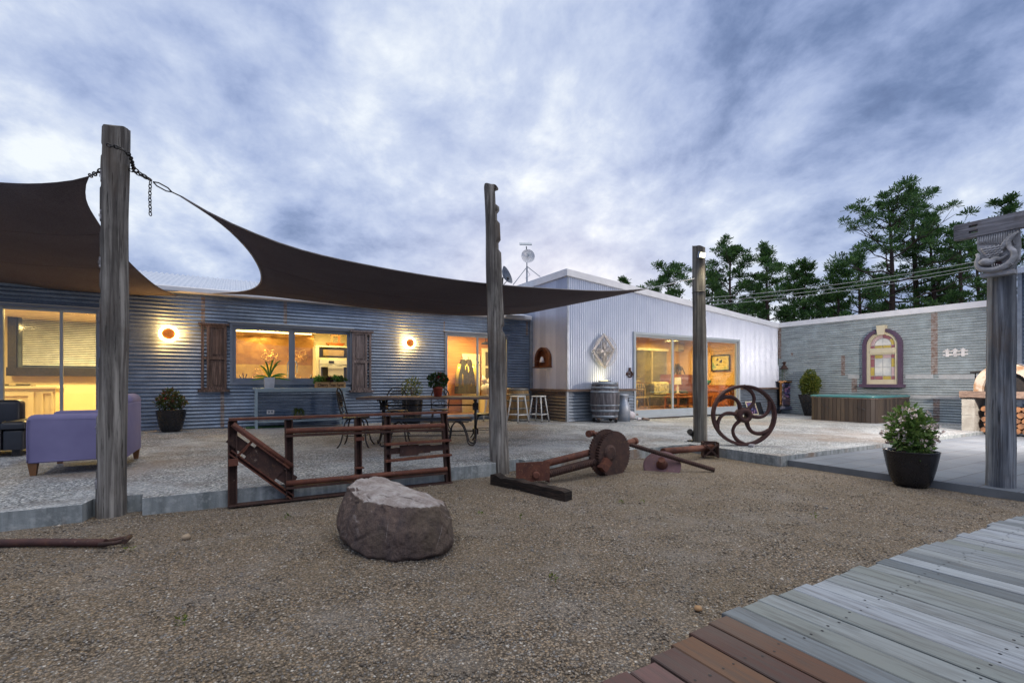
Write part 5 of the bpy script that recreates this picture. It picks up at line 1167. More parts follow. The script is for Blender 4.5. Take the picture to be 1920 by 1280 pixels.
# ================================================================== bar stools and barrels
def stool(label):
    t = thing('bar_stool', label, 'stool', (0,0,0), 0, 'white metal bar stools'); h = .70
    mb = MB(); rbox(mb, (-.155,-.155,h-.03), (.155,.155,h), .02); mb.build('seat', m_wst, t)
    for i, j in ((1,1),(-1,1),(1,-1),(-1,-1)):
        mb = MB(); mb.tube([(i*.125,j*.125,h-.03),(i*.205,j*.205,.02)], [.021,.016], 8); mb.build('leg', m_wst, t)
        mb = MB(); mb.tube([(i*.203,j*.203,.022),(i*.208,j*.208,0)], .018, 8); mb.build('foot_cap', m_iron, t)
    mb = MB(); q = .178
    for a, b in (((-q,-q),(q,-q)),((q,-q),(q,q)),((q,q),(-q,q)),((-q,q),(-q,-q))): mb.bar((*a,.20), (*b,.20), .012, .022)
    mb.build('footrest', m_wst, t); return t
m_wst = M('worn_white_enamel', (.66,.68,.68), .45, 0, (.52,.53,.52), 12)
s1 = stool('white metal bar stool before the corrugated counter corner')
zz = G(1010, 790); setloc(s1, zz, .5)
for x, y, rz, lb in ((971, 791, .25, 'white metal bar stool before the natural oak barrel, right of the split post'), (926, 789, .4, 'white metal bar stool mostly hidden behind the split post')):
    o = copy_tree(s1); o['label'] = lb; setloc(o, G(x, y), rz)
def barrel(name, label, loc, h, r, wd, hoop, bands, ex=None):
    t = thing(name, label, 'barrel', loc); n = 26; mb = MB(); rr = lambda f: r*(.80+.20*math.sin(PI*(.08+.84*f)))
    for kk in range(n):                                     # staves
        a0, a1 = 2*PI*(kk+.02)/n, 2*PI*(kk+.98)/n; rows = []
        for i in range(13): f = i/12; q = rr(f); rows.append([(math.cos(a)*q, math.sin(a)*q, h*f) for a in (a0, (a0+a1)/2, a1)])
        mb.grid(rows, 0, True)
    mb.lathe([(rr(.5)*.6,.02),(rr(0)*.975,.02)], 26, capb=True, capt=False)
    mb.build('staves', wd, t)
    mb = MB(); mb.lathe([(.9*rr(1),h-.035),(.001,h-.03)], 26, capb=False, capt=False); mb.build('barrel_head', wd, t)
    for f0, f1 in bands:
        mb = MB(); mb.lathe([(rr(f0)+.001,h*f0),(rr(f0)+.006,h*f0),(rr((f0+f1)/2)+.006,h*(f0+f1)/2),(rr(f1)+.006,h*f1),(rr(f1)+.001,h*f1)], 40, capb=False, capt=False); mb.build('hoop', hoop, t)
    return t
m_oak = wood('oak_staves', (.30,.20,.095), (.21,.14,.065), (12,12,1.2), .6, .25, .2); m_oakb = wood('bluish_old_staves', (.13,.125,.14), (.05,.048,.058), (12,12,1.0), .6, .5, .4)
m_hoop = M('galvanised_hoop', (.26,.31,.37), .4, .5, (.18,.2,.23), 9); m_hoopg = M('dull_hoop', (.20,.20,.185), .5, .4)
BD = [(.0,.07),(.18,.24),(.36,.41),(.60,.65),(.77,.83),(.93,1.0)]
wb_ = G(975, 788.5); k = dep(wb_)/880
barrel('wine_barrel', 'natural oak wine barrel with grey hoops against the shed wall behind a stool', wb_+Vector((0,.12,0)), 61*k, 23*k, m_oak, m_hoopg, BD)
db = onY(1134, 780, 9.66); db.z = zs(db.x); k = dep(db)/880; zc_ = zs(db.x)+.13
br = barrel('wine_barrel', 'dark blue grey wine barrel standing on a wheeled dolly', (db.x, db.y, zc_), 66*k, 27.5*k, m_oakb, m_hoop, [(.0,.07),(.17,.23),(.33,.37),(.70,.75),(.82,.87),(.93,1.0)])
t = thing('barrel_dolly', 'rough timber dolly with black castors under the dark barrel', 'dolly', (db.x, db.y, zs(db.x)), .35)
mb = MB(); mb.box((-.36,-.05,.095), (.36,.05,.128)); mb.box((-.05,-.36,.094), (.05,-.051,.127)); mb.box((-.05,.051,.094), (.05,.36,.127)); mb.build('cross_frame', m_oldwood, t)
for i, j in ((.33,0),(-.33,0),(0,.33),(0,-.33)): mb = MB(); mb.lathe([(.045,-.018),(.045,.018)], 16, (i,j,.046), ax=(1,.3,0)); mb.tube([(i,j,.046),(i+.01,j,.1)], .012, 6); mb.build('castor', m_iron, t)
t = thing('uplight', 'small dark lamp on the barrel top shining up at the wall ornament', 'lamp', (db.x, db.y, zc_+66*k))
mb = MB(); mb.box((-.14,-.09,0.002), (.14,.09,.03)); mb.build('tray', m_iron, t); mb = MB(); mb.box((-.1,-.02,.03), (.1,.06,.05)); mb.build('lamp_lens', emit('uplight_led', (1,.9,.55), 2), t)
lamp('uplight_beam', 'SPOT', (db.x+.22, db.y+.16, zc_+66*k+.04), 13, (1,.84,.45), None, .06, (db.x+.12, YB+.05, 1.65), math.radians(150), 1.0)
gb_ = onY(1169, 780, 9.72); gb_.z = zs(gb_.x); k = dep(gb_)/880
t = thing('milk_churn', 'dull blue and silver metal churn beside the dark barrel', 'churn', gb_)
mb = MB(); mb.lathe([(15*k*.8,0),(15*k*.82,26*k),(13*k*.8,32*k),(8*k,39*k),(8*k,46*k),(9.5*k,47*k),(9.5*k,50*k),(.001,51*k)], 24); mb.build('body', M('blue_silver_paint', (.36,.38,.42), .45, .3, (.20,.25,.33), 4, lo=.4, hi=.6), t)
mb = MB(); mb.tube([(8*k,0,42*k),(14*k,0,44*k),(12*k,0,34*k)], .012, 6); mb.build('handle', m_iron, t)
p = G(1158, 789); mb = MB(); mb.bar((0,0,0.02), (.10,.12,.62), .16, .03); o = mb.build('leaning_plank', m_tabletop); setloc(o, p+Vector((.06,-.05,0))); tag(o, 'short pinkish board leaning on the metal churn', 'board')
def rock(name, label, loc, r, mat, seed, sq=.7):
    mb = MB(); rows = []
    for i in range(9):
        th = PI*i/8; rows.append([Vector((math.sin(th)*math.cos(a), math.sin(th)*math.sin(a), -math.cos(th)*sq))*r*(1+.25*noise.noise((math.cos(a)*1.5+seed, math.sin(a)*1.5, i*.5)))+Vector((0,0,r*sq*.85)) for a in [2*PI*k/12 for k in range(13)]])
    mb.grid(rows); o = mb.build(name, mat); setloc(o, loc); return tag(o, label, 'stone')
m_pale = M('pale_stone', (.55,.52,.55), .8, 0, (.42,.38,.4), 6, .5, 20); m_brownst = M('brown_stone', (.14,.09,.07), .85, 0, (.2,.15,.12), 6, .5, 20)
rock('stone', 'large pale stone next to the metal churn', G(1181, 786), .15, m_pale, 2, .95); rock('stone', 'brown stone by the foot of the glass door frame', G(1190, 785), .12, m_brownst, 5, .8); rock('stone', 'small pale shell coloured stone by the door corner', G(1206, 784), .06, m_pale, 7)
rock('stone', 'pale fist sized stone at the slab edge right of the steel frame', G(869, 892, GR), .055, m_pale, 9); rock('stone', 'tan pebble lying on gravel at left below the armchair', G(349, 1011, GR), .03, M('tan_stone', (.34,.26,.18), .8), 12); rock('stone', 'small orange pebble on gravel near the boardwalk edge', G(1309, 1144, GR), .02, M('orange_stone', (.40,.24,.12), .8), 14)
mt = G(1235, 783); mb = MB(); mb.box((-.55,-.3,.003), (.55,.3,.018)); o = mb.build('door_mat', M('coir_mat', (.075,.05,.035), .95, 0, (.05,.035,.025), 40, .6, 200)); setloc(o, mt+Vector((.1,.05,0))); tag(o, 'dark coir mat lying before the glass sliding door', 'mat')
# shoes by the door
for x, rz in ((1199, .3), (1211, -.2)):
    mb = MB(); mb.tube(resample([(-.12,0,.04),(-.05,0,.045),(.05,0,.035),(.13,0,.025)], 8), [.03,.042,.045,.046,.046,.044,.038,.022], 8, flat=.75); mb.tube([(-.085,0,.05),(-.085,0,.09)], [.035,.03], 8)
    o = mb.build('shoe', m_pale if x < 1205 else m_brownst); setloc(o, G(x, 788), rz); tag(o, ('pale' if x < 1205 else 'brown')+' shoe left on the slab near the glass door', 'shoe')
# ================================================================== wall ornaments
m_silver = M('woven_silver_metal', (.50,.46,.42), .35, .7, (.36,.33,.33), 16)
mo = onY(1131, 658, YB-.10); t = thing('wall_medallion', 'large silver woven diamond and ring ornament on the ribbed wall', 'wall ornament', mo); k = dep(mo)/880; R_ = 29*k
mb = MB(); mb.tube([(6*k+math.cos(a)*R_*.98, 0, math.sin(a)*R_*.98) for a in [i*PI/24 for i in range(48)]], .008, 6, closed=True); mb.tube([(6*k+math.cos(a)*R_*.9, .02, math.sin(a)*R_*.9) for a in [i*PI/24 for i in range(48)]], .005, 6, closed=True); mb.build('ring', m_silver, t)
dm = [(0,31*k),(25*k,3*k),(2*k,-31*k),(-27*k,-1*k)]; mb = MB(); rnd = random.Random(6)
for i in range(4):
    a = Vector((dm[i][0],-.03,dm[i][1])); b = Vector((dm[(i+1) % 4][0],-.03,dm[(i+1) % 4][1])); md = (a+b)/2*1.12
    for q in (0, .06): mb.tube(resample([a*(1-q), md*.96*(1-q*2), b*(1-q)], 10), .022, 6)
    for j in range(9):
        f = (j+.5)/9; c = a.lerp(b, f)*1.03; mb.lathe([(.018,0),(.022,.02),(.0,.05)], 6, c, ax=c)
mb.build('diamond_frame', m_silver, t)
mb = MB()
for j in range(4):                                          # woven petals
    for s in (-1,1):
        for q in range(9):
            d0 = j*PI/2+PI/4*0+.04; a0 = d0+s*.12*q; tip = Vector((dm[(j+1) % 4][0], -.03, dm[(j+1) % 4][1])) if q == 0 else Vector((math.cos(a0)*R_*(.90-.055*q), -.03-.03*(q % 2), math.sin(a0)*R_*(.90-.055*q)))
            mb.tube(resample([(0,-.06,0), tip*.5+Vector((math.sin(a0),0,-math.cos(a0)))*.07*s+Vector((0,-.03,0)), tip*.9], 7), [.022,.024,.022,.018,.014,.01,.006], 5, flat=.5)
for q in range(16): a = q*PI/8; mb.tube([(math.cos(a)*.05,-.05,math.sin(a)*.05), (math.cos(a)*.16,-.075,math.sin(a)*.16)], [.02,.004], 5)
mb.build('woven_petal', m_silver, t)
nc = onX(1021.5, 687, XS-.02); k = dep(nc)/880; m_cop = M('aged_copper', (.30,.12,.05), .4, .6, (.16,.06,.03), 9)
ya0, yb0 = onX(1008, 687, XS).y, onX(1035, 687, XS).y; hw_ = (ya0-yb0)/2; hh = onX(1021, 651, XS).z-onX(1021, 687, XS).z
t = thing('wall_niche', 'arched copper wall niche holding a white bell on the ribbed side wall', 'wall ornament', (XS-.012, (ya0+yb0)/2, nc.z)); T = basis((0,0,0), (0,-1,0), (0,0,1), (-1,0,0))
def arch2(w_, h_, n=14): return [(-w_,0)]+[(-w_*math.cos(PI*i/n), h_-w_+w_*math.sin(PI*i/n)) for i in range(n+1)]+[(w_,0)]
mb = MB(T); po, pi_ = arch2(hw_, hh), arch2(hw_*.68, hh*.86); m_ = len(po)
mb.add([(a,b,d) for d in (0,.10) for P in (po,pi_) for a,b in P], [q for i in range(m_-1) for q in ((2*m_+i,2*m_+i+1,3*m_+i+1,3*m_+i),(i,i+1,2*m_+i+1,2*m_+i),(m_+i+1,m_+i,3*m_+i,3*m_+i+1))]); mb.box((-hw_-.02,-.03,0),(hw_+.02,0.0,.16)); mb.build('hood', m_cop, t)
mb = MB(T); mb.prism(arch2(hw_*.66, hh*.84), (0,0,0), (1,0,0), (0,1,0), (0,0,.012)); mb.build('back_plate', m_cop, t)
mb = MB(T); mb.lathe([(.075,.09),(.062,.14),(.045,.22),(.02,.25)], 14, (0,.03,.08), ax=(0,1,0)); mb.build('bell', m_white, t); mb = MB(T); mb.tube([(-hw_,.16,.12),(hw_,.16,.12)], .006, 5); mb.build('rail', m_cop, t)
p = onY(1181, 701, YB-.03); t = thing('iron_bracket', 'small rusty owl shaped iron ornament left of the glass door', 'wall ornament', p)
mb = MB(); mb.tube([(math.cos(a)*.09,0,math.sin(a)*.09) for a in [i*PI/10 for i in range(20)]], .022, 6, closed=True); mb.tube([(math.cos(a)*.035,-.01,math.sin(a)*.035) for a in [i*PI/6 for i in range(12)]], .014, 6, closed=True); mb.cbox((0,0,.14), (.07,.03,.09)); mb.cbox((-.12,0,.0), (.05,.03,.08)); mb.cbox((.12,0,.0), (.05,.03,.08)); mb.build('casting', m_rustd, t)
p = onX(1791, 661, XC-.03); t = thing('fence_ornament', 'small white picket fence shaped ornament on the corrugated wall', 'wall ornament', p); T = basis((0,0,0), (0,-1,0), (0,0,1), (-1,0,0)); k = dep(p)/880
mb = MB(T); w_ = 13*k/.72
for i in (-1,0,1):
    x = i*w_*.62; mb.prism([(x-.035,-.11),(x+.035,-.11),(x+.035,.06),(x+.06,.09),(x+.02,.10),(x,.14),(x-.02,.10),(x-.06,.09),(x-.035,.06)], (0,0,0), (1,0,0), (0,1,0), (0,0,.02))
for z in (-.05,.045): mb.box((-w_,z-.022,-.012), (w_,z+.022,-.001))
mb.build('pickets', M('white_enamel', (.75,.73,.72), .5), t)
# ================================================================== ornate stove and lantern
sb_ = G(1472, 775); k = dep(sb_)/880
ST = thing('ornate_stove', 'ornate cast iron stove with floral tile panel and bronze columns in the wall corner', 'stove', sb_, -.75); w_ = 10.5*k; H_ = 61*k
m_tile = NT('floral_tile'); v = m_tile.coord(); vo = m_tile.n('ShaderNodeTexVoronoi', i_Vector=v, i_Scale=16.0); sp = m_tile.n('ShaderNodeSeparateColor', i_Color=vo.outputs['Color'])
m_tile.bsdf(m_tile.ramp(sp.outputs[0], [(0,(.03,.03,.05)), (.4,(.08,.05,.13)), (.6,(.30,.16,.26)), (.8,(.10,.12,.25)), (1,(.62,.58,.64))], 'CONSTANT'), .25); m_tile = m_tile.m
m_bronze = M('bronze_column', (.30,.15,.045), .35, .6, (.16,.07,.025), 8)
mb = MB(); mb.box((-w_,-w_*.7,H_*.2),(w_,w_*.7,H_*.95)); mb.build('body', m_iron, ST)
mb = MB(); mb.box((-w_*.72,-w_*.74,H_*.5),(w_*.72,-w_*.705,H_*.92)); mb.build('tile_panel', m_tile, ST)
mb = MB(); mb.box((-w_*.7,-w_*.76,H_*.27),(w_*.7,-w_*.705,H_*.48)); mb.tube([(math.cos(a)*w_*.5,-w_*.78,H_*.36+math.sin(a)*w_*.35) for a in [i*PI/8 for i in range(9)]], .012, 6); mb.build('fire_door', M('dark_enamel', (.10,.085,.14), .35, .2, (.16,.10,.10), 8), ST)
for s in (-1,1):
    mb = MB(); mb.lathe([(.045,H_*.26),(.035,H_*.3),(.042,H_*.55),(.05,H_*.75),(.04,H_*.9),(.055,H_*.94)], 12, (s*w_*.95,-w_*.72,0)); mb.build('column', m_bronze, ST)
    mb = MB(); mb.tube([(s*w_*.8,-w_*.6,H_*.2),(s*w_*1.1,-w_*.8,H_*.1),(s*w_*1.35,-w_*.9,.0)], [.05,.045,.04], 8); mb.build('leg', m_iron, ST)
mb = MB(); mb.box((-w_*1.1,-w_*.95,H_*.125),(w_*1.1,w_*.8,H_*.2)); mb.box((-w_*.9,-w_*.97,H_*.14),(w_*.9,-w_*.951,H_*.235)); mb.build('plinth', M('slate_enamel', (.10,.11,.17), .4, .2), ST)
mb = MB(); mb.box((-w_*1.15,-w_*.95,H_*.951),(w_*1.15,w_*.8,H_*.975)); mb.box((-w_*1.3,-w_*1.05,H_*.976),(w_*1.3,w_*.9,H_)); mb.build('top_plate', m_bronze, ST)
ln = Vector(sb_)+Vector((0,.02,H_+.001)); t = thing('lantern', 'tall iron lantern with conical hat standing on the ornate stove', 'lantern', ln); k2 = k
mb = MB(); mb.lathe([(.10,0),(.09,.02),(.02,.03)], 14); mb.tube([(0,0,.02),(0,0,24*k)], .022, 8); mb.build('stand', M('bleached_stick', (.30,.28,.24), .8), t)
mb = MB(); mb.lathe([(8*k,22*k),(7.5*k,23*k),(2.5*k,30*k),(2.4*k,33*k),(4*k,33*k),(3.6*k,35*k),(.001,37*k)], 14); mb.build('hat', m_rustd, t)
mb = MB()
for a in range(4): mb.tube([(math.cos(a*PI/2)*.12,math.sin(a*PI/2)*.12,.0),(math.cos(a*PI/2)*.11,math.sin(a*PI/2)*.11,22*k)], .009, 5)
mb.leaves((0,0,12*k), (.13,.13,.2), 90, .06, 3, 0, .4, .5, .3); mb.build('ivy_cage', m_leafd, t)
# two framed panels leaning against the dado
for i, (xa, xb, lb, col) in enumerate(((1402, 1424, 'framed dark floral panel leaning on the dado, nearest of two', m_tile), (1410, 1432, 'dark framed panel leaning behind the floral panel', m_leather))):
    p = onY((xa+xb)/2+i*2, 770, YB-.32+.14*i); p.z = zs(p.x)+.0; t = thing('leaning_picture', lb, 'picture', p, 0); t.rotation_euler = (-.32, 0, .0)
    W = .26; mb = MB(); mb.box((-W,-.012,.02),(W,.006,.47)); mb.build('panel', col, t); mb = MB(); frame_y(mb, -W-.02, W+.02, 0, .49, -.025, -.0125, .03); mb.build('frame', m_creamp if i == 0 else m_iron, t)
# ================================================================== hot tub
tA = G(1641, 794); tX0, tY0 = tA.x, tA.y; tX1 = min(px_on_Y(1722, tY0), XC-.12); tY1 = onX(1516, 717, tX0).y; zt0 = zs((tX0+tX1)/2)-.01
HT = thing('hot_tub', 'square hot tub with dark slatted timber sides and teal lid', 'hot tub', ((tX0+tX1)/2, (tY0+tY1)/2, zt0)); w_, d_ = (tX1-tX0)/2, (tY1-tY0)/2; H_ = onV(1641, 742, (tX0,tY0), (RT.x,RT.y)).z-zt0
def rrect(w, d, r, n=6): return [(sx2*(w-r)+r*math.cos(a), sy2*(d-r)+r*math.sin(a)) for sx2, sy2, q in ((1,1,0),(-1,1,1),(-1,-1,2),(1,-1,3)) for a in [PI/2*q+PI/2*i/n for i in range(n+1)]]
path = rrect(w_, d_, .22, 8); P2 = [Vector((a,b,0)) for a, b in path]; P2.append(P2[0]); L = sum((P2[i+1]-P2[i]).length for i in range(len(P2)-1)); RS = []
nb_ = int(L/.105)
def walk(s):
    for i in range(len(P2)-1):
        l = (P2[i+1]-P2[i]).length
        if s <= l: return P2[i].lerp(P2[i+1], s/l)
        s -= l
    return P2[-1]
mb = MB()
for i in range(nb_):
    a, b = walk(L*(i+.04)/nb_), walk(L*(i+.96)/nb_); d = (b-a).normalized(); n_ = Vector((d.y,-d.x,0)); mb.obox((a+b)/2+Vector((0,0,.01+(H_-.10)/2))-n_*.01, d, UP, n_, ((b-a).length, H_-.11, .022))
m_slat = NT('tub_slats'); _g = m_slat.n('ShaderNodeNewGeometry'); _c = m_slat.ramp(_g.outputs['Random Per Island'], [(0,(.028,.021,.018)), (.5,(.055,.041,.032)), (1,(.085,.064,.046))])
_n = m_slat.noise(m_slat.coord((20,20,1.5)), 1.5, 6); m_slat.bsdf(m_slat.mix(m_slat.ramp(_n, [(.35,.5),(.6,0)]), _c, (.03,.022,.02)), .65, 0, m_slat.bump(_n, .3, .005)); m_slat = m_slat.m
mb.build('slatted_side', m_slat, HT)
mb = MB(); mb.prism(rrect(w_-.035, d_-.035, .2), (0,0,.005), (1,0,0), (0,1,0), (0,0,H_-.12)); mb.build('shell', m_iron, HT)
mb = MB(); mb.prism(rrect(w_+.012, d_+.012, .23), (0,0,H_-.095), (1,0,0), (0,1,0), (0,0,.028)); mb.build('trim', m_oldwood, HT)
m_teal = M('teal_acrylic', (.045,.185,.185), .22, 0, (.04,.15,.165), 2)
rows = [[(a,b,z) for a, b in (lambda q: q+[q[0]])(rrect(w_+.03-i_, d_+.03-i_, .24))] for i_, z in ((.012,H_-.066),(0,H_-.05),(0,H_-.025),(.015,H_-.008),(.05,H_),(.35,H_+.004))]
mb = MB(); mb.grid(rows, 0, True); mb.add(rows[-1][:-1], [tuple(range(len(rows[-1])-1))]); mb.build('lid', m_teal, HT)
for y in (-.5, .55): mb = MB(); mb.tube([(-w_-.02,y*d_,H_*.62),(-w_-.045,y*d_-.05,H_*.6),(-w_-.04,y*d_-.22,H_*.5)], .008, 5); mb.build('strap', m_leather, HT)
# ================================================================== pizza oven on a masonry bench
ob = G(1827, 808); oX = ob.x; oY = onX(1803, 717, oX).y; pw = oY-ob.y; zb_ = zs(oX)-.03; zt_ = onX(1815, 733, oX).z; RZ = -PI/2
PO = thing('oven_bench', 'concrete block bench with thick timber slab top at right', 'bench', (oX, oY, zb_), RZ); Hb = zt_-zb_; Lp = .75
m_block = M('concrete_block', (.42,.41,.37), .9, 0, (.27,.25,.22), 4, .5, 40, dirt=.4)
for x0_ in (0, 1.75):
    mb = MB()
    for i in range(4): mb.box((x0_,.0,i*(Hb-.17)/4+.005),(x0_+pw,Lp,(i+1)*(Hb-.17)/4))
    mb.box((x0_+.015,.015,0),(x0_+pw-.015,Lp-.02,Hb-.171)); mb.build('block_pier', m_block, PO)
mb = MB(); mb.box((-.03,-.06,Hb-.148),(2.3,.10,Hb)); mb.box((-.05,.101,Hb-.18),(2.3,Lp+.04,Hb-.002)); mb.build('timber_top', m_ledge, PO)
oc = onX(1882, 717, oX).y; k_ = dep(Vector((oX, oc, 0)))/880; Ro = abs(onX(1822, 717, oX).y-oc); Ho = onX(1882, 681, oX).z-zt_
OV = thing('pizza_oven', 'domed pizza oven with pale stone mouth on the block bench', 'oven', (oX+.10, oc, zt_), RZ); m_dome = M('grey_render', (.40,.39,.41), .85, 0, (.28,.27,.30), 5, .4, 30)
T = basis((0,0,0), (1,0,0), (0,0,1), (0,-1,0))
def oarch(w_, h_, n=20): return [(-w_*math.cos(PI*i/n), h_*math.sin(PI*i/n)**.8) for i in range(n+1)]
mb = MB(T); po, pi_ = oarch(Ro, Ho), oarch(Ro*.72, Ho*.7); m_ = len(po); mb.add([(a,b,d) for d in (-.16,.0) for P in (po,pi_) for a,b in P], [q for i in range(m_-1) for q in ((2*m_+i,2*m_+i+1,3*m_+i+1,3*m_+i),(i,i+1,2*m_+i+1,2*m_+i),(m_+i+1,m_+i,3*m_+i,3*m_+i+1))]); mb.build('stone_mouth', M('pale_mouth_stone', (.40,.34,.28), .8, 0, (.26,.15,.08), 5, .3, 20, lo=.5, hi=.62), OV)
mb = MB(T); rows = [[(math.cos(PI*i/20)*Ro*.97*q, math.sin(PI*i/20)**.8*Ho*1.03*q, d) for i in range(21)] for q, d in ((1,-.165),(1,-.4),(.93,-.55),(.7,-.66),(.02,-.7))]; mb.grid(rows); mb.build('dome', m_dome, OV)
mb = MB(T); mb.prism(oarch(Ro*.72, Ho*.7)+[], (0,0,-.15), (1,0,0), (0,1,0), (0,0,.01)); mb.build('dark_opening', m_iron, OV)
gy = onX(1833, 717, oX+.45).y; hz = onX(1833, 697, oX+.45).z-zt_; t = thing('grill_tool', 'black lidded grill plate held on a rod beside the oven dome', 'tool', (oX+.68, gy+.1, zt_), RZ); mb = MB(); mb.tube([(0,0,0),(0,0,hz)], .012, 6); mb.obox((.10,0,hz), (1,0,.08), (0,1,0), (0,0,1), (.34,.2,.04)); mb.build('plate', m_iron, t)
m_log = M('split_log', (.34,.16,.07), .85, 0, (.14,.075,.045), 5, .5, 30)
rnd = random.Random(3); lg = None
for r in range(5):
    for c in range(10):
        x = pw+.13+c*.132+(r % 2)*.06; z = .07+r*.12
        if x > 1.66: continue
        if lg is None: mb = MB(); mb.lathe([(.064,0),(.066,.25),(.063,.5)], 7, (0,0,0), ax=(1,0,0), wob=.1, seed=4); lg = mb.build('firewood_log', m_log); o = lg
        else: o = lg.copy(); COL.objects.link(o)
        setloc(o, (oX+.12+rnd.uniform(-.03,.03), oY-x, zb_+z)); o.rotation_euler = (rnd.random()*6, 0, 0); tag(o, 'split brown firewood log stacked under the oven bench', 'log', 'firewood under the oven bench')
p = G(1910, 812); t = thing('leaning_stake', 'dark timber stake leaning against the stacked firewood', 'stake', p); mb = MB(); mb.bar((0,0,.0), (.42,-.12,.55), .07, .04); mb.build('timber', m_oldwood, t)
# yard floodlight just beyond the right edge (its light and the shadows it casts are in the picture)
fp = Vector((12.6, 2.0, 0)); fz = 2.2
t = thing('lamp_post', 'slim grey lamp post with floodlight beyond the right edge', 'lamp post', (fp.x, fp.y, zs(fp.x)-.1))
mb = MB(); mb.tube([(0,0,0),(0,0,fz+.3)], .04, 10); mb.build('pole', m_flash, t); mb = MB(); mb.obox((.0,.10,fz+.3), (1,-.8,0), (0,0,1), (.8,1,0), (.22,.16,.06)); mb.build('lamp_head', m_flash, t)
lamp('yard_flood', 'SPOT', (fp.x+.03, fp.y+.2, fz), 1050, (1,.88,.78), None, .07, (12.2, 8.5, .2), math.radians(165), .5)
# ================================================================== aerials on the roof
ms = at(988, 531, 15.5)
AM = thing('aerial_mast', 'roof mast with round white dish and flat panel antenna on top', 'antenna', ms); k = 15.5/880; L_ = Vector(ms)
mb = MB(); mb.tube([at(988,560,15.5), at(988,500,15.5)], .028, 8); mb.tube([at(988,500,15.5), at(987,462,15.5)], .018, 8); mb.build('mast', m_flash, AM, L_)
mb = MB(); mb.tube([at(989,500,15.5), at(1013,519,15.6)], .013, 6); mb.tube([at(986,503,15.5), at(962,534,15.3)], .013, 6); mb.tube([at(988,505,15.5), at(994,516,15.5), at(985,522,15.5)], .007, 5); mb.build('stay', m_flash, AM, L_)
dc = at(989.5, 481, 15.35); dn = (-FW+RT*.15+UP*.05).normalized()
mb = MB(); mb.lathe([(.001,.0),(5*k,.012),(9*k,.05),(12.5*k,.11),(12.6*k,.12)], 32, dc-dn*.06, ax=dn, capb=False, capt=False); mb.build('dish', m_white, AM, L_)
mb = MB(); mb.tube([dc-dn*.04, dc+dn*.22], .02, 8); mb.lathe([(.05,0),(.06,.05),(.04,.09)], 12, dc+dn*.18, ax=dn); mb.build('feed_horn', m_framel, AM, L_)
mb = MB(); pcn = at(985.5,457.5,15.5); mb.obox(pcn, RT+UP*-.05-FW*.1, (FW*.85+UP*.35), (UP-FW*.3), (23*k,.5,.03)); mb.build('flat_panel', m_framel, AM, L_)
sd_ = at(944, 519, 15.0); t = thing('satellite_dish', 'grey satellite dish partly hidden behind the split post', 'satellite dish', sd_); dn2 = (RT*.85-FW*.35+UP*.35).normalized()
mb = MB(); mb.lathe([(.001,0),(6*k,.02),(12*k,.07),(17*k,.16)], 28, (0,0,0), ax=dn2, capb=False, capt=False); mb.build('dish', M('dish_grey', (.12,.14,.18), .5), t); mb = MB(); mb.tube([-dn2*.02-UP*.26, Vector(at(953,524,15))-sd_], .012, 6); mb.lathe([(.04,0),(.04,.1)], 10, Vector(at(954,521,15))-sd_, ax=(-dn2)); mb.tube([-dn2*.02, -dn2*.1-UP*.9], .025, 6); mb.build('feed_arm', m_iron, t)
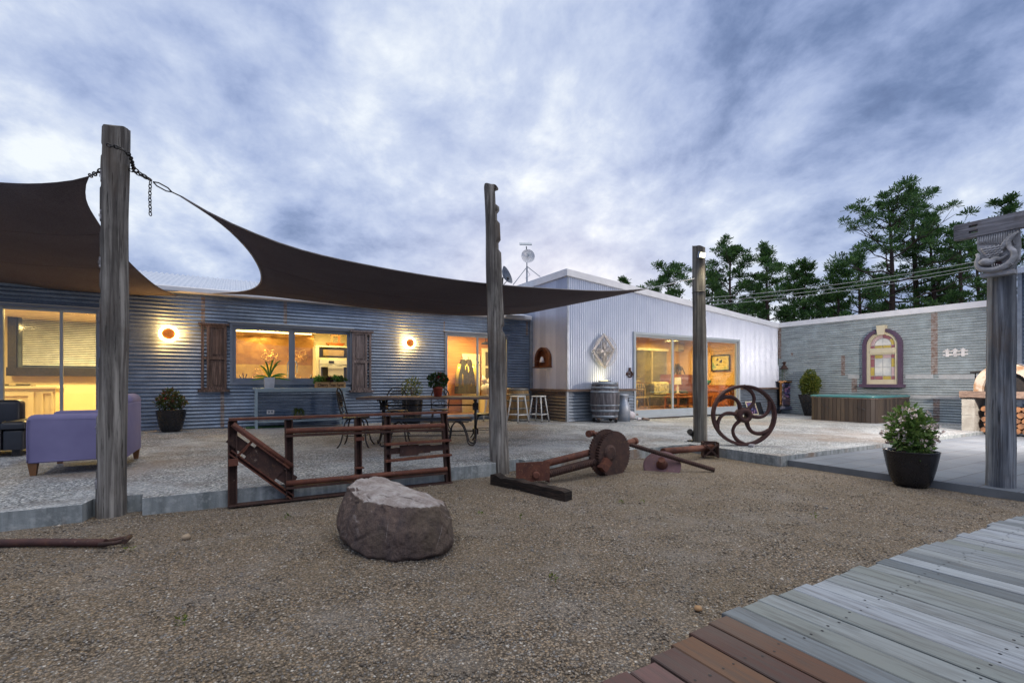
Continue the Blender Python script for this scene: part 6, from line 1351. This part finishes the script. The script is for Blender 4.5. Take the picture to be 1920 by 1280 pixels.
# ================================================================== pines
def pine(label, bx, top, hwpx, D, seed, lean=0, crown0=.35, dens=1.0, shape=None, grp='pine trees behind the walls'):
    rnd = random.Random(seed); base = CAM+(RT*((bx-CX)/FPX)+FW)*D; base.z = -.4; H = (CAMZ+(HY-top)/FPX*D-base.z)*.935; R = hwpx*1.18/FPX*D
    t = thing('pine_tree', label, 'tree', base, 0, grp); wood_ = MB(); lf = MB()
    def trunkp(f): return Vector((RT.x*lean*f*H+.25*math.sin(f*5+seed), RT.y*lean*f*H+.2*math.cos(f*4+seed), f*H))
    r0 = .022*H
    wood_.tube([trunkp(i/14*.97) for i in range(15)], [r0*(1-.85*i/14) for i in range(15)], 7)
    def tuft(c, r, n):
        for _ in range(n):
            d = Vector((rnd.gauss(0,1), rnd.gauss(0,1), rnd.gauss(.25,.9))).normalized(); p = c+d*r*rnd.random()**.6*Vector((1,1,.55)).length/1.5
            p = c+Vector((d.x*r, d.y*r, d.z*r*.45))*rnd.random()**.5
            L = rnd.uniform(.14,.28)*(D/30)**.5; u = (d+UP*.55+Vector((rnd.gauss(0,.4), rnd.gauss(0,.4), rnd.gauss(0,.3)))).normalized(); s = u.cross(Vector((rnd.gauss(0,1), rnd.gauss(0,1), rnd.gauss(0,1)))).normalized()*L*.13
            lf.add([p-s*.5, p+s*.5, p+u*L+s*.9, p+u*L*1.1-s*.6], [(0,1,2,3)])
    nbr = int(21*dens)
    for b in range(nbr):
        f = crown0+(1-crown0)*(b+rnd.random())/nbr; p0 = trunkp(f); a = b*2.4+rnd.uniform(-.6,.6)
        sh = (shape(f) if shape else (.45+.55*math.sin(PI*min(1,(f-crown0)/(1-crown0)*.85+.22))))*rnd.uniform(.45,1.25)*(1-.28*f**4); Lb = R*sh
        up_ = .22+.7*(f-crown0)/(1-crown0); d = Vector((math.cos(a), math.sin(a), up_)).normalized()
        pts = [p0]; 
        for q in range(1,6): fq = q/5; pts.append(p0+d*Lb*fq+UP*(.16*Lb*fq*fq-.16*Lb*fq)+Vector((rnd.gauss(0,.03), rnd.gauss(0,.03), rnd.gauss(0,.03)))*Lb)
        br_ = max(.02, r0*.34*(1-f*.6)); wood_.tube(pts, [br_*(1-.8*q/5) for q in range(6)], 5)
        for q in (2,3,4,5):
            if q == 2 and rnd.random() < .85: continue
            if q == 3 and rnd.random() < .4: continue
            for _ in range(2 if q > 3 else 1):
                off = Vector((rnd.gauss(0,.19), rnd.gauss(0,.19), rnd.gauss(.05,.08)))*Lb; c = pts[q]+off
                if _ or q < 5: wood_.tube([pts[q-1], c], [br_*.35, br_*.12], 4)
                tuft(c, rnd.uniform(.26,.5)*(.45+.13*Lb), int(rnd.uniform(48,88)*min(1.4,.6+.2*Lb)))
    for q in range(4): tuft(trunkp(.93+.022*q), .42, 50)
    wood_.build('trunk', m_bark, t); lf.build('crown', m_needle, t); return t
pine('broad bushy pine left of the round pole above the gable roofline', 1262, 492, 56, 33, 1, -.03, .42, 1.1)
pine('flat topped dense pine directly right of the round pole', 1372, 447, 56, 32, 2, .0, .36, 1.5)
pine('pine with forked open top right of the flat topped pine', 1452, 446, 48, 31, 3, -.05, .40, 1.1)
pine('thin dead looking pine between two fuller pines', 1432, 560, 26, 38, 15, .0, .3, .5)
pine('low dark spiky pine with full skirt', 1508, 478, 44, 30, 4, .0, .22, 1.5, lambda f: 1.15-.85*f)
pine('bent small pine in front of the tallest pine', 1580, 492, 42, 29, 5, -.06, .4, 1.0)
pine('tallest pine with wide crown and long left branches', 1676, 352, 92, 29, 6, -.035, .40, 1.45)
pine('tall straight pine just right of the tallest pine', 1716, 338, 62, 31, 7, -.02, .46, 1.3)
pine('tall slim pine left of the carved gate post', 1752, 388, 44, 30, 8, -.01, .3, 1.3)
pine('shorter pine beside the carved gate post', 1806, 398, 40, 33, 9, .0, .25, 1.2)
pine('dense pine rising behind the carved beam', 1888, 350, 52, 28, 10, .0, .3, 1.4)
pine('pine behind the side shed at the right edge', 1960, 400, 60, 32, 11, .0, .25, 1.2)
pine('distant pine tip peeping above the gable roof', 1172, 513, 24, 46, 12, .0, .55, .9)
pine('bushy young pine low behind the wall corner', 1545, 545, 44, 36, 13, .0, .15, 1.3, lambda f: 1.1-.7*f)
pine('shaded pine low behind the arched window wall', 1640, 530, 46, 38, 14, .0, .15, 1.0, lambda f: 1.1-.7*f)
pine('low bushy pine between the tall slim pine and the gate post', 1780, 530, 44, 38, 16, .0, .15, 1.1, lambda f: 1.1-.7*f)
pine('background pine low behind the forked pine', 1410, 520, 50, 42, 17, .0, .15, 1.2, lambda f: 1.1-.7*f)
pine('medium pine between the forked pine and the spiky pine', 1482, 498, 40, 36, 18, .02, .3, 1.1)
pine('bushy pine filling the gap left of the tallest pine', 1608, 462, 44, 37, 19, .0, .25, 1.2)
pine('rounded pine behind the tall slim pine', 1832, 432, 46, 37, 20, .0, .25, 1.2)
pine('low pine just right of the round pole behind the gable', 1338, 500, 40, 38, 21, .0, .25, 1.1)
# overhead wires
for lb, y0, y1 in (('uppermost of the three pale overhead wires', 559, 478), ('middle one of the three pale overhead wires', 566, 486), ('lowest of the three pale overhead wires', 573, 492)):
    a = at(1318, y0, 27); b = at(1900, y1, 21); P = [a.lerp(b, i/12)-UP*(.25*math.sin(PI*i/12)) for i in range(13)]; mb = MB(); mb.tube(P, .012, 4); o = mb.build('overhead_wire', m_paleband, None, a); o.location = a; tag(o, lb+' before the pines', 'wire', 'overhead wires')
# small weeds in the gravel
for i, (x, y) in enumerate(((1165,942),(1205,942),(978,968),(1527,966),(340,1166),(243,1030),(1038,1085),(900,964),(540,968))):
    p = G(x, y, GR+.012); mb = MB(); mb.leaves((0,0,.008), (.022,.022,.012), 12, .024, 60+i, 0, .5, 0, .5); o = mb.build('weed', m_leafy); setloc(o, p); tag(o, 'tiny green weed sprouting in the gravel', 'weed', 'weeds in the gravel')
# ================================================================== inside the left room
YR = 15.98
def slats(mb, x0, x1, z0, z1, y, step=.045, w=.036, tilt=.9):
    z = z0
    while z < z1: mb.obox(((x0+x1)/2, y, z), (1,0,0), (0,math.cos(tilt),math.sin(tilt)), (0,-math.sin(tilt),math.cos(tilt)), (x1-x0, w, .003)); z += step
m_slatw = M('pale_blind_slats', (.55,.60,.66), .5); m_night = M('dusk_window_pane', (.10,.12,.14), .1)
a = onY(22, 590, YR-.08); b = onY(196, 694, YR-.08)
t = thing('venetian_blind', 'wide pale venetian blind over a dark framed window inside the left room', 'blind', ((a.x+b.x)/2, YR-.06, b.z)); W = (b.x-a.x)/2; H_ = a.z-b.z
mb = MB(); slats(mb, -W+.2, W, .12, H_-.1, -.06); mb.build('slats', m_slatw, t)
mb = MB(); mb.box((-W,-.02,.0),(W,.0,H_)); mb.build('window_pane', m_night, t)
mb = MB(); mb.box((-W-.05,-.18,-.16),(W,-.021,.05)); mb.box((-W-.05,-.1,.051),(-W+.1,-.021,H_)); mb.build('window_frame', m_iron, t)
mb = MB(); mb.box((-W+.2,-.1,H_-.09),(W,-.03,H_)); mb.build('head_rail', m_cream, t)
cY = 14.2; a = onY(-70, 724, cY); b = onY(104, 724, cY)
t = thing('kitchen_cabinet', 'cream panelled cabinet with black cooktop inside the left room', 'cabinet', (b.x, cY, 0)); W = b.x-a.x; H_ = a.z
mb = MB(); mb.box((-W,0,.0),(0,.6,H_-.05)); mb.build('carcass', m_cream, t); mb = MB(); mb.box((-W,-.04,H_-.049),(.03,.62,H_)); mb.build('benchtop', m_cream, t)
mb = MB(); frame_y(mb, -1.4, -.35, .12, H_-.12, -.02, -.001, .09); frame_y(mb, -.24, -.03, .12, H_-.12, -.02, -.001, .04); mb.build('door_panel', m_cream, t)
mb = MB(); mb.box((-1.1,.1,H_+.001),(-.45,.5,H_+.02)); 
for x in (-.95,-.6): mb.tube([(x+math.cos(q)*.11,.3+math.sin(q)*.11,H_+.035) for q in [i*PI/8 for i in range(16)]], .012, 6, closed=True)
mb.build('cooktop', m_iron, t)
# ================================================================== inside the kitchen
YK = 14.72
a = onY(440, 622, YK); b = onY(588, 712, YK); t = thing('splashback', 'embossed copper splashback glowing behind the kitchen window', 'splashback', ((a.x+b.x)/2, YK, 0)); W = (b.x-a.x)/2
mb = MB(); zhd = onY(500, 622, YK-.3).z; mb.box((-W-1.0,-.02,1.47),(W,.0,zhd)); mb.build('copper_sheet', m_copper, t)
mb = MB(); mb.box((-W-1.0,-.024,.9),(W,.0,1.469)); mb.build('brass_sheet', M('pressed_brass', (.62,.43,.13), .33, .55, (.46,.29,.07), 3, .5, 5), t)
m_vein = M('embossed_copper', (.70,.44,.15), .28, .7)
mb = MB(); rnd = random.Random(9)
for cx_, cz_, s in ((-.35,1.17,1),(.42,1.1,.9),(1.12,1.16,.9),(-.15,1.72,.9),(.62,1.72,1),(1.2,1.7,.8)):
    for q in range(6):
        a0 = q*6.28/6+rnd.random()*.3; L = s*rnd.uniform(.24,.34); d = Vector((math.cos(a0),0,math.sin(a0)*.75)); n_ = Vector((-d.z,0,d.x))
        for sg in (-1,1): mb.tube(resample([(cx_,-.022,cz_), Vector((cx_,-.024,cz_))+d*L*.5+n_*.09*sg*s, Vector((cx_,-.022,cz_))+d*L], 8), .011, 5)
mb.build('leaf_embossing', m_vein, t)
t = thing('range_hood', 'cream overhead cupboard with light strip above the copper splashback', 'cupboard', ((a.x+b.x)/2, YK, zhd)); mb = MB(); mb.box((-W-1.0,-.4,0),(W,-.03,2.5-zhd)); mb.build('cupboard', m_cream, t); mb = MB(); mb.box((-W-.9,-.38,-.03),(W-.1,-.33,-.002)); mb.build('light_strip', emit('led_strip', (1,.72,.32), 5), t)
tl, tr_ = onY(592, 650, 14.0).x, onY(652, 650, 14.0).x; z3 = onY(615, 648, 14.0).z
t = thing('oven_tower', 'cream kitchen tower with microwave above a wall oven', 'oven', (tl, 14.0, 0)); W = tr_-tl+.15
zm0, zm1 = onY(615, 670, 14).z, onY(615, 652, 14).z; zo1 = onY(615, 673, 14).z
mb = MB(); mb.box((0,.02,0),(.09,.6,z3)); mb.box((.09,.02,z3-.035),(W,.6,z3)); mb.box((.09,.3,0),(W,.6,z3-.036)); mb.box((.09,.0,zo1-.02),(W,.299,zm0-.005)); mb.build('carcass', m_cream, t)
mb = MB(); mb.box((.12,.04,zm0),(W-.02,.28,zm1)); mb.build('microwave', m_iron, t); mb = MB(); mb.box((.2,.03,zm0+.05),(W-.25,.039,zm1-.05)); mb.build('microwave_window', M('microwave_mesh', (.35,.25,.14), .3), t)
mb = MB(); mb.box((.1,-.01,zo1-.14),(W,.02,zo1-.021)); mb.box((.1,.0,zo1-.75),(W,.04,zo1-.141)); mb.build('oven', m_white, t)
mb = MB(); mb.box((.14,-.012,zo1-.62),(.32,-.001,zo1-.22)); mb.box((W-.26,-.012,zo1-.62),(W-.06,-.001,zo1-.22)); mb.box((.34,-.02,zo1-.11),(.48,-.011,zo1-.05)); mb.build('oven_window', m_iron, t)
mb = MB(); mb.tube([(.14,-.04,zo1-.18),(W-.04,-.04,zo1-.18)], .012, 6); mb.build('handle', m_paleband, t)
p = onY(629, 648, 14.15); p.z = z3+.001; t = thing('orange_basket', 'orange wooden trug basket on top of the oven tower', 'basket', p)
m_or = M('orange_wood', (.55,.16,.05), .5); mb = MB(); mb.add([(-.17,-.1,0),(.17,-.1,0),(.17,.1,0),(-.17,.1,0),(-.25,-.14,.09),(.25,-.14,.09),(.25,.14,.09),(-.25,.14,.09)], [(3,2,1,0),(0,1,5,4),(1,2,6,5),(2,3,7,6),(3,0,4,7)]); mb.build('tray', m_or, t)
mb = MB(); mb.bar((-.1,0,.02),(-.1,0,.3), .04,.025); mb.bar((.1,0,.02),(.1,0,.3),.04,.025); mb.bar((-.12,0,.3),(.12,0,.3),.05,.03); mb.build('handle', m_or, t)
zk = .93; t = thing('kitchen_counter', 'pale kitchen counter just inside the window', 'counter', (1.2, YA+.45, 0)); mb = MB(); mb.box((-1.9,-.3,.0),(1.9,.3,zk-.04)); mb.build('carcass', m_cream, t); mb = MB(); mb.box((-1.9,-.31,zk-.039),(1.9,.33,zk)); mb.build('worktop', m_white, t)
f = onY(548, 708, YA+.6); f.z = zk; k = dep(f)/880; t = thing('faucet', 'tall chrome gooseneck faucet behind the kitchen window', 'faucet', f)
m_chr = M('chrome', (.85,.84,.82), .2, .6); mb = MB(); mb.tube([(-8*k,0,0),(-8*k,0,36*k)]+[(-8*k*math.cos(q),0,(36+9*math.sin(q))*k) for q in [PI*i/10 for i in range(1,11)]]+[(8*k,0,22*k)], .014, 8); mb.build('spout', m_chr, t); mb = MB(); mb.lathe([(.03,0),(.025,.06)], 12, (-8*k,0,0)); mb.build('base', m_chr, t)
p = onY(458, 708, YA+.62); p.z = zk; t = thing('utensil_jug', 'cream jug of wooden kitchen utensils inside the window', 'jug', p); mb = MB(); mb.lathe([(.05,0),(.065,.08),(.055,.12),(.05,.12)], 14); mb.build('jug', m_cream, t); mb = MB()
for q in ((-.1,.2),(-.03,.26),(.05,.24)): mb.tube([(0,0,.05),(q[0],0,q[1])], [.006,.014], 6)
mb.build('utensil', m_legwood, t)
for x, h, m_, lb in ((553, .2, m_iron, 'dark pump bottle by the faucet'), (583, .24, m_iron, 'dark oil bottle beside the oven tower'), (587, .17, m_leafy, 'short olive green bottle beside the oven tower'), (579, .14, m_or, 'small amber jar beside the oven tower')):
    p = onY(x, 708, YA+.62); p.z = zk; t = thing('bottle', lb, 'bottle', p); mb = MB(); mb.lathe([(.033,0),(.034,h*.6),(.014,h*.78)], 12); mb.build('glass_body', m_, t); mb = MB(); mb.lathe([(.015,h*.781),(.015,h)], 10); mb.build('cap', m_cream, t)
# ================================================================== inside the hall
YHb = 13.86
m_board = M('ochre_boards', (.55,.24,.07), .5, 0, (.40,.15,.04), 3, .2, 20, (.4,1,9))
for i, (x, lb) in enumerate(((868, 'olive waxed coat hanging on a hook in the lit hall'), (879, 'brown waxed coat hanging beside the olive one'))):
    p = onY(x, 674, 13.55); zt = p.z; L = zt-onY(x, 738, 13.55).z; t = thing('hanging_coat', lb, 'coat', (p.x, 13.55, zt-L)); mb = MB(); rows = []; n = 20
    for j in range(10):
        f = j/9; w = .07+.15*min(1,f*2.2)+.04*f; rows.append([Vector((math.cos(2*PI*q/n)*w*(1+.14*math.sin(q*2.1+i)), math.sin(2*PI*q/n)*.09*(1+.2*math.sin(q*3)), L*(1-f))) for q in range(n+1)])
    mb.grid(rows); mb.build('cloth', M('waxed_cloth', (.05,.045,.018) if i == 0 else (.065,.045,.025), .6, 0, (.025,.022,.012), 9, .4, 14), t)
    for s in (-1,1): mb = MB(); mb.tube([(s*.12,-.02,L*.86),(s*.22,-.03,L*.55),(s*.23,-.04,L*.22)], [.06,.065,.055], 8); mb.build('sleeve', bpy.data.materials[-1], t)
    mb = MB(); mb.tube([(0,0,L),(0,.02,L+.07),(0,.06,L+.09)], .01, 6); mb.build('hook', m_iron, t)
t = thing('laundry_bag', 'white knotted laundry bag on a stand inside the hall door', 'bag', onY(913, 760, 12.9)); p = onY(913, 740, 12.9); q_ = onY(913, 693, 12.9); t.location = (p.x, 12.9, .0)
mb = MB(); mb.lathe([(.10,p.z-.1),(.19,p.z+.1),(.2,p.z+.25),(.13,p.z+.36)], 16, wob=.08, seed=3); mb.build('sack', m_pale, t)
mb = MB()
for s in (-1,1): mb.tube([(s*.04,0,p.z+.33),(s*.11,-.02,p.z+.45),(s*.15,0,p.z+.6)], [.07,.09,.02], 8)
mb.build('knot', m_petalw, t); mb = MB(); mb.box((-.16,-.16,0.001),(.16,.16,p.z-.101)); mb.build('stand', m_cream, t)
x0 = onY(903, 660, YHb-.06).x; x1 = onY(934, 660, YHb-.06).x; t = thing('panelled_door', 'cream half glazed interior door at the back of the hall', 'door', ((x0+x1)/2, YHb-.05, 0)); W = (x1-x0)/2
mb = MB(); frame_y(mb, -W, W, 0, 2.1, -.05, 0, .12, 1.0); mb.box((-W+.12,-.045,1.45),(W-.12,-.005,1.52)); mb.build('leaf', m_cream, t); mb = MB(); mb.box((-W+.12,-.03,1.0),(W-.12,-.02,1.98)); mb.build('glass_pane', M('dark_olive_glass', (.12,.09,.03), .15), t)
x0 = onY(866, 660, YHb-.02).x; x1 = onY(899, 660, YHb-.02).x; t = thing('coat_board', 'cream painted panel with hooks behind the hanging coats', 'panel', ((x0+x1)/2, YHb-.02, 0)); W = (x1-x0)/2; mb = MB(); mb.box((-W,-.03,0.001),(W,0,1.9)); mb.build('board', m_cream, t); mb = MB(); mb.tube([(W-.08,-.03,1.62),(W-.08,-.10,1.6),(W-.08,-.12,1.65)], .012, 6); mb.build('hook', m_iron, t)
p = onY(911, 645, 13.2); t = thing('pendant_lamp', 'dark metal pendant lamp hanging on a chain in the hall', 'lamp', p); mb = MB(); mb.lathe([(.16,0),(.14,.03),(.03,.08)], 18, capb=False); mb.build('shade', m_iron, t); mb = MB(); mb.tube([(0,0,.08),(0,0,2.54-p.z)], .01, 6); mb.build('chain', m_iron, t)
# ================================================================== inside the living room
YL = 14.55
def on(x, y, Y): return onY(x, y, Y)
a = on(1192, 656, YL); b = on(1249, 716, YL); t = thing('venetian_blind', 'half open venetian blind on the living room back window', 'blind', ((a.x+b.x)/2, YL, b.z)); W = (b.x-a.x)/2; H_ = a.z-b.z
mb = MB(); slats(mb, -W, W, .0, H_, -.09, .05, .04, .35); mb.build('slats', M('cream_blind_slats', (.6,.5,.3), .5), t); mb = MB(); mb.box((-W,-.03,-.02),(W,-.01,H_)); mb.build('window_pane', M('evening_window', (.07,.09,.10), .08, 0, (.20,.22,.24), 1.2), t); mb = MB(); mb.box((-W-.04,-.12,H_),(W+.04,-.02,H_+.1)); mb.box((-.04,-.06,-.02),(.04,-.031,H_)); mb.build('head_rail', m_cream, t)
def lr(x, y, D): return at(x, y, D)
p = G(1201, 770, .05); p = onY(1202, 775, 11.0); p.z = .02; k = dep(p)/880
t = thing('wicker_chair', 'yellow spindle back dining chair just inside the glass door', 'chair', p, -.5)
m_wick = M('honey_timber', (.58,.42,.16), .45); mb = MB(); mb.box((-.2,-.2,.44),(.2,.2,.48)); mb.build('seat', m_wick, t)
for i, j in ((-1,-1),(1,-1),(-1,1),(1,1)): mb = MB(); mb.tube([(i*.16,j*.16,.44),(i*.21,j*.21,0)], [.02,.014], 7); mb.build('leg', m_wick, t)
mb = MB(); mb.tube(resample([(-.19,.19,.48),(-.21,.24,.75),(-.12,.27,.95),(0,.28,.98),(.12,.27,.95),(.21,.24,.75),(.19,.19,.48)], 18), .014, 7)
for i in range(5): x = -.11+.055*i; mb.tube([(x,.2,.48),(x*1.15,.27,.94-abs(x)*.3)], .008, 5)
mb.tube([(-.205,.235,.72),(.205,.235,.72)], .016, 6); mb.build('backrest', m_wick, t)
m_dsofa = M('dark_patterned_cloth', (.05,.04,.022), .8, 0, (.14,.10,.05), 9, .2, 60, lo=.5, hi=.6)
p = onY(1232, 760, 12.6); t = thing('dark_sofa', 'dark brown patterned sofa with pale throw in the living room', 'sofa', (p.x, 12.7, .02), -.15)
mb = MB(); rbox(mb, (-1.0,-.4,.08),(1.0,.4,.45), .06); mb.build('seat', m_dsofa, t); mb = MB(); rbox(mb, (-1.0,.2,.452),(1.0,.45,.92), .08); mb.build('backrest', m_dsofa, t)
for s in (-1,1): mb = MB(); rbox(mb, (s*1.13-.12,-.42,.05),(s*1.13+.12,.45,.64), .06); mb.build('arm', m_dsofa, t)
mb = MB(); rbox(mb, (.12,.16,.5),(.85,.47,.98), .09); mb.build('throw', M('pale_throw', (.52,.44,.2), .8, 0, (.2,.17,.07), 14, lo=.5, hi=.58), t)
p = onX(1283, 700, 17.2); m_cedar = M('red_cedar', (.32,.10,.035), .4, 0, (.2,.06,.02), 5, .1, 20, (1,1,8))
p = onY(1280, 740, 13.6); t = thing('tall_dresser', 'red brown chest of drawers against the living room corner', 'dresser', (p.x, 13.9, .02)); hz = onY(1280, 703, 13.6).z; W = .75
mb = MB(); mb.box((-W,-.25,0),(W,.25,hz)); mb.build('carcass', m_cedar, t)
for i in range(6): mb = MB(); mb.box((-W+.5,-.275,.1+i*(hz-.14)/6),(W-.05,-.251,.06+(i+1)*(hz-.14)/6)); mb.build('drawer', m_cedar, t)
t2 = thing('driftwood_sculpture', 'dark tangled driftwood sculpture on the red dresser', 'sculpture', (p.x, 13.85, .02+hz+.001)); mb = MB(); rnd = random.Random(8)
for i in range(12): a0 = rnd.uniform(-.45,.45); mb.tube(resample([(a0,0,.02),(a0*.6+rnd.gauss(0,.1),0,.25),(rnd.gauss(0,.1),0,.5-abs(a0)*.4),(-a0*.6,0,.2)], 9), .018, 5)
mb.build('branches', m_iron, t2)
p = onY(1271, 738, 12.2); t = thing('table_lamp', 'small glowing cream table lamp in the living room', 'lamp', (p.x, 12.2, .55)); mb = MB(); mb.lathe([(.13,.35),(.11,.62)], 20, capb=False, capt=False); mb.build('lamp_shade', emit('lit_lampshade', (1,.66,.22), 1.6), t); mb = MB(); mb.lathe([(.09,0),(.03,.06),(.05,.2),(.02,.34)], 14); mb.build('base', m_cream, t)
t = thing('side_table', 'low dark side table carrying the cream lamp', 'table', (p.x, 12.2, .02)); mb = MB(); mb.box((-.3,-.3,.49),(.3,.3,.53)); mb.build('tabletop', m_cedar, t)
for i, j in ((-1,-1),(1,-1),(-1,1),(1,1)): mb = MB(); mb.box((i*.26-.02,j*.26-.02,0),(i*.26+.02,j*.26+.02,.49)); mb.build('leg', m_cedar, t)
p = onY(1290, 745, 11.6); t = thing('coffee_table', 'long orange brown coffee table with slatted under shelf', 'table', (p.x+.2, 11.75, .02)); mb = MB(); mb.box((-.95,-.35,.40),(.95,.35,.44)); mb.build('tabletop', m_cedar, t); mb = MB(); mb.box((-.9,-.3,.12),(.9,.3,.15)); mb.build('shelf', m_cedar, t)
for i, j in ((-1,-1),(1,-1),(-1,1),(1,1)): mb = MB(); mb.box((i*.88-.03,j*.29-.03,0),(i*.88+.03,j*.29+.03,.399)); mb.build('leg', m_cedar, t)
xw = 17.44; a = onX(1334, 666, xw); b = onX(1369, 695, xw); t = thing('framed_painting', 'framed yellow painting with dark fish like strokes on the living room wall', 'painting', (xw, (a.y+b.y)/2, b.z)); W = abs(a.y-b.y)/2; H_ = a.z-b.z
mb = MB(); mb.box((-.03,-W,0),(0,W,.05)); mb.box((-.03,-W,H_-.05),(0,W,H_)); mb.box((-.03,-W,.05),(0,-W+.05,H_-.05)); mb.box((-.03,W-.05,.05),(0,W,H_-.05)); mb.build('frame', m_iron, t)
mb = MB(); mb.box((-.012,-W+.05,.05),(-.002,W-.05,H_-.05)); mb.build('canvas', M('yellow_canvas', (.62,.52,.16), .7, 0, (.25,.42,.28), 2.2, lo=.5, hi=.62), t)
mb = MB()
for y, z, r, a0 in ((.35,.62,.24,.3),(.05,.45,.26,1.2),(-.3,.55,.22,.1),(.42,.3,.2,.6)): mb.tube([(-.018, (y+math.cos(a0+q*.3)*r)*W*.7, (z+math.sin(a0+q*.3)*r*.5)*H_) for q in range(6)], [.004,.03,.04,.035,.02,.004], 5)
mb.build('brush_stroke', m_iron, t)
p = onX(1350, 760, 16.9); t = thing('sideboard', 'dark brown sideboard with green bowl below the painting', 'sideboard', (16.95, p.y+.15, .02)); mb = MB(); mb.box((-.35,-.8,0),(.4,.8,.85)); mb.build('carcass', m_cedar, t)
for i in range(3): mb = MB(); mb.box((-.375,-.75,.08+.26*i),(-.351,.75,.30+.26*i)); mb.build('drawer', m_cedar, t)
t2 = thing('green_bowl', 'green glass bowl on the dark sideboard', 'bowl', (16.9, p.y+.6, .871)); mb = MB(); mb.lathe([(.06,0),(.15,.1),(.17,.2),(.15,.2),(.05,.03)], 16, capt=False); mb.build('bowl', M('green_glassware', (.05,.3,.17), .2), t2)
a = onY(1266, 643, 14.5); b = onY(1297, 660, 14.5); t = thing('air_conditioner', 'cream wall mounted air conditioner high in the living room', 'air conditioner', ((a.x+b.x)/2, 14.58, b.z)); W = .55; mb = MB(); rbox(mb, (-W,-.22,0),(W,0,.32), .03); mb.build('case', m_cream, t); mb = MB(); mb.box((-W+.04,-.224,.02),(W-.04,-.2205,.07)); mb.build('vent', m_flash, t)
